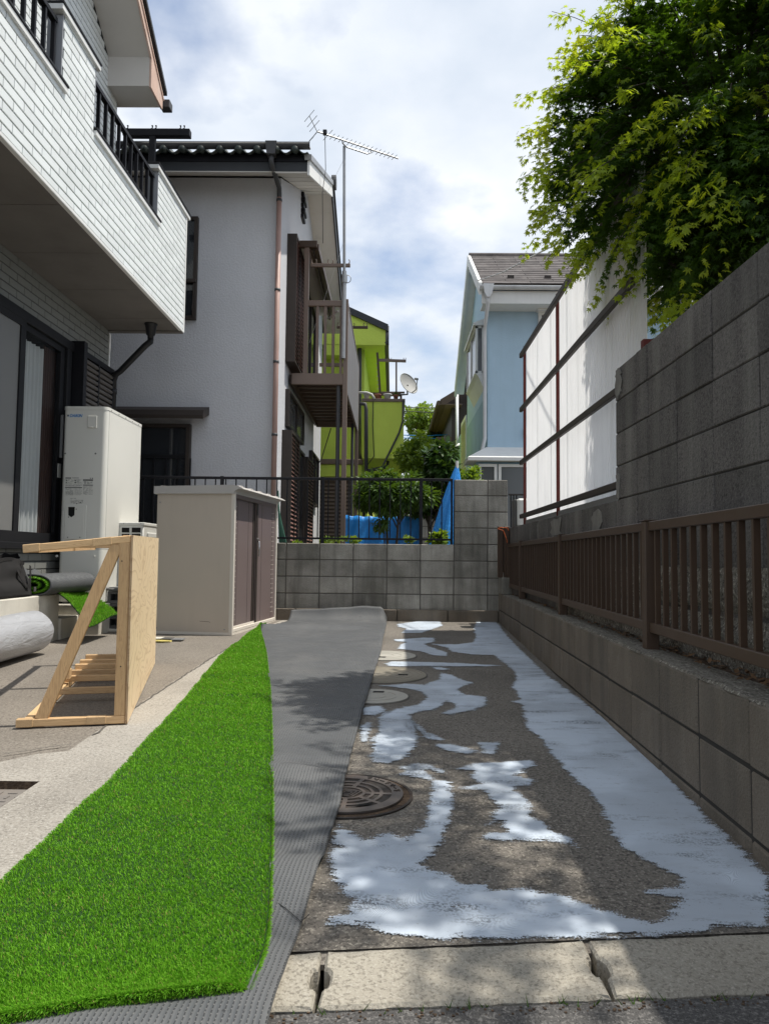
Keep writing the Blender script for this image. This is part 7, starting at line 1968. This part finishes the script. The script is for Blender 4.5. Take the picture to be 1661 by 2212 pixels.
# ------------------------------------------------------------------ maple behind the tall wall
rg_ = np.random.default_rng(21)
mp_ = thing('maple_tree', 'green maple hanging over the tall dark block wall', 'tree', (2.45, 4.5, 1.18))
ell = [(np.array((2.13, 4.50, 3.46)), np.array((1.36, 1.12, 1.28)), 780), (np.array((2.42, 2.75, 4.25)), np.array((1.15, 1.50, .9)), 150), (np.array((1.88, 4.0, 2.74)), np.array((.62, .70, .66)), 400)]
P_, D_, U_, S_, tip_ = [], [], [], [], []
twigs = MB(); tw_n = 0
for (C, Rr, cnt) in ell:
    for q in range(cnt):
        v = rg_.normal(size=3); v /= np.linalg.norm(v)
        if v[2] < -.75: v[2] *= .5
        surf = C+Rr*v*(rg_.uniform(.78, 1.02)+(.16 if rg_.random() < .12 else 0)); base = C+Rr*v*rg_.uniform(.30, .5)+np.array((0, 0, -.05))
        if surf[0] < 1.45 and surf[2] < 2.80-.45*(surf[0]-.8): continue
        rim = v[0] < -.45 or v[2] > .45 or C[1] < 4  # sprays here get most of the leaves coloured as if lit
        out = surf-base; ln_ = np.linalg.norm(out); hor = np.array((out[0], out[1], 0.0)); 
        pts = [base+out*t_+np.array((0, 0, .10*math.sin(math.pi*t_)-.12*t_*t_)) for t_ in np.linspace(0, 1, 7)]
        if tw_n < 400: twigs.tube([tuple(p) for p in pts], [.006, .005, .0045, .004, .003, .0025, .0015], 4, cap=False); tw_n += 1
        nl = int(ln_*105*rg_.uniform(.8, 1.25))
        for k_ in range(nl):
            t_ = rg_.uniform(.12, 1.0)**.8; f_ = t_*6; i0 = min(int(f_), 5); p = pts[i0]+(pts[i0+1]-pts[i0])*(f_-i0)
            dr = (pts[i0+1]-pts[i0]); dr /= np.linalg.norm(dr)+1e-9
            sd = np.cross(dr, (0, 0, 1.0)); sd /= np.linalg.norm(sd)+1e-9
            sgn = 1 if rg_.random() < .5 else -1
            off_ = sd*sgn*rg_.uniform(.01, .13)*(1.15-t_*.75)+np.array((0, 0, rg_.uniform(-.05, .02)))
            d = dr*.6+sd*sgn*.7+np.array((0, 0, rg_.uniform(-.75, -.05)))+rg_.normal(0, .22, 3)
            P_.append(p+off_); D_.append(d); U_.append(np.array((rg_.normal(0, .35), rg_.normal(0, .35), 1.0))); S_.append(rg_.uniform(.029, .048)*(1-.25*(t_ > .9))); tip_.append(t_ > .72 and (rim or rg_.random() < .22) and np.linalg.norm((p-C)/Rr) > .86)
P_, D_, U_, S_, tip_ = map(np.array, (P_, D_, U_, S_, tip_))
ok = ~((P_[:, 0] < XT+.18) & (P_[:, 2] < 2.02) ) & ~((P_[:, 0] > XT-.02) & (P_[:, 2] < 2.06) & (P_[:, 0] < XT+.2))
P_, D_, U_, S_, tip_ = P_[ok], D_[ok], U_[ok], S_[ok], tip_[ok]
# the 300 leaves that show largest are separate parts, the rest of the crown is one mass
rel = P_-np.array(CAM); dep = rel@np.array(_f); ix = CX+FPX*(rel@np.array(_r2))/dep; iy = CY-FPX*(rel@np.array(_u2))/dep
score = S_/dep; score[(ix < 1080) | (ix > 1650) | (iy < 5) | (iy > 760)] = 0; score[rg_.random(len(score)) < .5] *= .5
surfd = np.array([min(np.linalg.norm((p-C)/Rr) if True else 0 for (C, Rr, _c) in ell[:1]) for p in P_]); score[surfd < .85] = 0
top = np.argsort(-score)[:300]; single = np.zeros(len(P_), bool); single[top] = True
Lv, Lf = leaf_shape('maple'); lm_ = {}
for mt in ('maple_leaf', 'maple_tip'):
    lm_[mt] = MB().add([tuple(v) for v in Lv], [tuple(int(i) for i in f) for f in Lf]).mesh('leaf', mt)
Rm = frames(D_, U_)
for i in top:
    m4 = Matrix.Translation(Vector(P_[i])) @ Matrix(Rm[i].tolist()).to_4x4() @ Matrix.Scale(float(S_[i]), 4)
    piece('leaf', lm_['maple_tip' if tip_[i] else 'maple_leaf'], m4, mp_)
for nm, sel, mt in (('crown', ~single & ~tip_, 'maple_leaf'), ('lit_rim_leaves', ~single & tip_, 'maple_tip')):
    leaf_mesh(nm, 'maple', P_[sel], D_[sel], U_[sel], S_[sel], mt, mp_)
o = twigs.build('twigs', 'bark', mp_); o['kind'] = 'stuff'
tr_ = Vector((2.45, 4.5, 1.15))
MB().tube([tr_, tr_+Vector((-.03, -.02, .7)), tr_+Vector((-.08, -.05, 1.3)), tr_+Vector((-.12, -.1, 1.8))], [.09, .075, .065, .05], 10).build('trunk', 'bark', mp_, True)
for (dx, dy, dz, r0) in ((-.9, .15, 2.2, .035), (-.5, -.6, 2.9, .04), (.5, .2, 2.6, .04), (-.2, -1.5, 3.4, .045), (-.7, -1.3, 2.8, .03), (.1, .5, 3.1, .035), (-1.0, -.3, 1.55, .025), (-.35, -.2, 3.4, .03), (-.55, -.9, 2.1, .025)):
    b = tr_+Vector((-.08, -.05, 1.1+.12*random.random())); e_ = tr_+Vector((dx, dy, dz)); m_ = b.lerp(e_, .5)+Vector((dx*.08, dy*.08, -.12))
    MB().tube([b, b.lerp(m_, .5)+Vector((0, 0, -.05)), m_, m_.lerp(e_, .5)+Vector((0, 0, .06)), e_], [r0, r0*.85, r0*.7, r0*.5, r0*.2], 8).build('branch', 'bark', mp_, True)

# ------------------------------------------------------------------ shrubs and trees behind the block wall
def bush(name, lab, c, rad, n, kind, size, mat, group=None, trunk=None, droop=-.3, hollow=.55, seed=1, clumps=26):
    g = np.random.default_rng(seed)
    t = thing(name, lab, 'tree' if 'tree' in name else 'shrub', (c[0], c[1], trunk[0] if trunk else c[2]-rad[2]), group=group)
    c = np.array(c); rad = np.array(rad)
    cl = g.normal(size=(clumps, 3)); cl /= np.linalg.norm(cl, axis=1)[:, None]; cl = c+cl*rad*g.uniform(hollow, .92, (clumps, 1)); cr = rad*g.uniform(.22, .42, (clumps, 1))
    w = g.integers(0, clumps, n); v = g.normal(size=(n, 3)); v /= np.linalg.norm(v, axis=1)[:, None]
    P = cl[w]+cr[w]*v*g.uniform(.55, 1.0, (n, 1))
    D = v*.8+g.normal(0, .45, (n, 3)); D[:, 2] += droop; U = np.tile(np.array([[0, 0, 1.0]]), (n, 1))+v*.7+g.normal(0, .3, (n, 3))
    leaf_mesh('crown', kind, P, D, U, size*g.uniform(.7, 1.25, n), mat, t)
    z0, r0, k_ = trunk if trunk else (c[2]-rad[2]-.1, .02, 2)
    for q in range(k_):
        a = 2*math.pi*q/k_+.5; bx = c[0]+.05*math.cos(a)*(k_ > 1); by = c[1]+.05*math.sin(a)*(k_ > 1)
        MB().tube([(bx, by, z0), (bx+.04*math.cos(a), by, (z0+c[2])/2), (c[0]+.25*rad[0]*math.cos(a), c[1]+.25*rad[1]*math.sin(a), c[2])], [r0, r0*.8, r0*.4], 8).build('trunk', 'bark', t, True)
        for s_ in range(5):
            i = g.integers(0, clumps); e_ = cl[i]; b_ = Vector((bx+.04*math.cos(a), by, (z0+c[2])/2+.1*s_*(c[2]-z0)*.5)); e_ = Vector(e_)
            MB().tube([b_, b_.lerp(e_, .5)+Vector((0, 0, .04)), e_], [r0*.5, r0*.35, r0*.12], 6).build('branch', 'bark', t, True)
    return t
def PC(X, Y, y): p = PY(X, Y, y); return (p.x, p.y, p.z)
def px(n, y): return n/FPX*y
bush('shrub', 'dark feathery shrub with slim trunks in front of the blue tarpaulin screen', PC(848, 1066, 10.6), (px(72, 10.6), .42, px(46, 10.6)), 5600, 'lance', .12, 'shrub_leaf', trunk=(.78, .022, 2), droop=-.45, seed=3)
bush('shrub', 'small low sprig hanging at the trunks below the feathery shrub', PC(826, 1132, 10.5), (px(20, 10.5), .16, px(14, 10.5)), 260, 'lance', .09, 'shrub_leaf', trunk=(.78, .008, 1), droop=-.4, seed=4, clumps=8)
bush('shrub', 'broad glossy-leaved shrub left of the blue tarpaulin cone', PC(962, 1012, 11.4), (px(44, 11.4), .5, px(46, 11.4)), 2300, 'oval', .12, 'glossy_leaf', trunk=(.78, .03, 2), droop=-.35, seed=5)
bush('shrub', 'dark shrub mass filling the gap behind the railing', PC(938, 1072, 11.8), (px(62, 11.8), .5, px(46, 11.8)), 4200, 'oval', .12, 'glossy_leaf', trunk=(.78, .03, 2), droop=-.3, seed=6)
bush('shrub', 'bright fine-leaved tall shrub beside the green balcony', PC(926, 990, 14.5), (px(64, 14.5), .9, px(46, 14.5)), 6000, 'oval', .085, 'light_leaf', trunk=(.78, .05, 2), droop=-.1, seed=7, clumps=40)
bush('shrub', 'light green sprays right of the blue tarpaulin tip', PC(1015, 1040, 10.9), (px(24, 10.9), .3, px(34, 10.9)), 800, 'oval', .075, 'light_leaf', trunk=(.78, .015, 2), droop=-.1, seed=8, clumps=14)
bush('shrub', 'pale shrub growing over the green house corner', PC(795, 1065, 13.2), (px(36, 13.2), .4, px(36, 13.2)), 1500, 'lance', .11, 'shrub_leaf', trunk=(.78, .02, 2), droop=-.3, seed=9, clumps=16)
# low plants along the foot of the railing
for i, (X, Y, w, h, lab) in enumerate(((640, 1178, 14, 9, 'low yellow-green plant behind the railing near the shutters'), (715, 1170, 28, 12, 'low leafy plant at the foot of the railing near the balcony post'), (757, 1168, 22, 14, 'low leafy plant behind the railing beside the tarpaulin screen'), (880, 1168, 26, 11, 'low plant behind the railing right of the shrub trunks'), (950, 1165, 22, 16, 'broad bright leaves by the foot of the tarpaulin cone'))):
    bush('plant', lab, PC(X, Y, 9.25), (px(w*.8, 9.25), .07, px(h*.7, 9.25)), 130, 'oval' if i != 4 else 'round', .045 if i != 4 else .10, 'light_leaf', group='low plants behind the railing', trunk=(.78, .004, 1), droop=.2, seed=30+i, clumps=7)
# trees on the slope far behind
bush('broadleaf_tree', 'light green tree on the far slope next to the green house', PC(905, 905, 34), (px(32, 34), 1.4, px(36, 34)), 5200, 'oval', .17, 'light_leaf', group='trees on the far slope', trunk=(.7, .12, 1), seed=12, clumps=34)
bush('broadleaf_tree', 'rounded dark tree on the far slope in the middle', PC(943, 925, 38), (px(42, 38), 1.8, px(36, 38)), 5600, 'oval', .19, 'wood_leaf', group='trees on the far slope', trunk=(.7, .14, 1), seed=13, clumps=36)
bush('broadleaf_tree', 'dark tree on the far slope beside the brown eaves', PC(978, 938, 42), (px(38, 42), 1.8, px(46, 42)), 5200, 'oval', .20, 'wood_leaf', group='trees on the far slope', trunk=(.7, .14, 1), seed=14, clumps=36)
bush('broadleaf_tree', 'tree on the far slope low behind the bright tall shrub', PC(915, 985, 30), (px(60, 30), 1.6, px(55, 30)), 5600, 'oval', .17, 'wood_leaf', group='trees on the far slope', trunk=(.7, .12, 1), seed=15, clumps=36)
V = []
for j in range(30):
    for i in range(60):
        x = -90+180*i/59; y = 46+110*j/29; V.append((x, y, .6+4.5*(1-math.exp(-((y-46)/30)**2))+.5*mnoise.noise((x*.1, y*.1, 0))))
idx = np.arange(1800).reshape(30, 60); F = np.stack([idx[:-1, :-1], idx[:-1, 1:], idx[1:, 1:], idx[1:, :-1]], -1).reshape(-1, 4)
o = npmesh('hill', np.array(V), F, 'terrain', smooth=True); o['kind'] = 'structure'
g = np.random.default_rng(50); n = 26000
P = np.stack([g.uniform(-40, 40, n), g.uniform(48, 70, n), np.zeros(n)], 1); hump = np.sin(P[:, 0]*.9)*.9+np.sin(P[:, 0]*2.1+1)*.6
P[:, 2] = .8+(P[:, 1]-48)*.10+g.uniform(0, 1, n)**.6*(4.2+hump)
D = g.normal(size=(n, 3)); U = g.normal(size=(n, 3))+np.array((0, 0, 1.2))
leaf_mesh('hill_wood', 'round', P, D, U, g.uniform(.25, .5, n), 'wood_leaf', None)
tag(bpy.data.objects['hill_wood'], 'far wooded hillside between the green and the blue house', 'wood', kind='stuff')
# ------------------------------------------------------------------ overhead wires
for i, (Ya, Yb, yy_, lab) in enumerate(((878, 878, 27, 'uppermost thin wire crossing the gap between the houses'), (886, 889, 27.5, 'second thin wire crossing the gap between the houses'), (939, 937, 26, 'blue-grey wire low across the gap, the upper one'), (945, 944, 26.2, 'blue-grey wire low across the gap, the lower one'))):
    a, b = PY(845, Ya, yy_), PY(1000, Yb, yy_)
    o = MB().tube([a, a.lerp(b, .5)+Vector((0, 0, -.06)), b], .016, 5).build('overhead_wire', 'cable' if i < 2 else 'print_blue'); tag(o, lab, 'wire', 'overhead wires in the gap')
a, b = PY(1032, 606, 13.4), PY(1160, 548, 9.5)
o = MB().tube([a, a.lerp(b, .5)+Vector((0, 0, -.05)), b, PY(1420, 420, 6.5)], .010, 6).build('service_cable', 'cable_pale'); tag(o, 'pale service cable rising from the blue house gutter to the maple', 'cable')
a, b = PX(655, 940, XG+.03), PY(700, 880, 11.2)
o = MB().tube([PY(678, 1020, 11.6), PY(695, 990, 11.6), PY(715, 925, 11.4)], .008, 6).build('hanging_cable', 'cable'); tag(o, 'thin dark cable hanging below the brown balcony', 'cable')
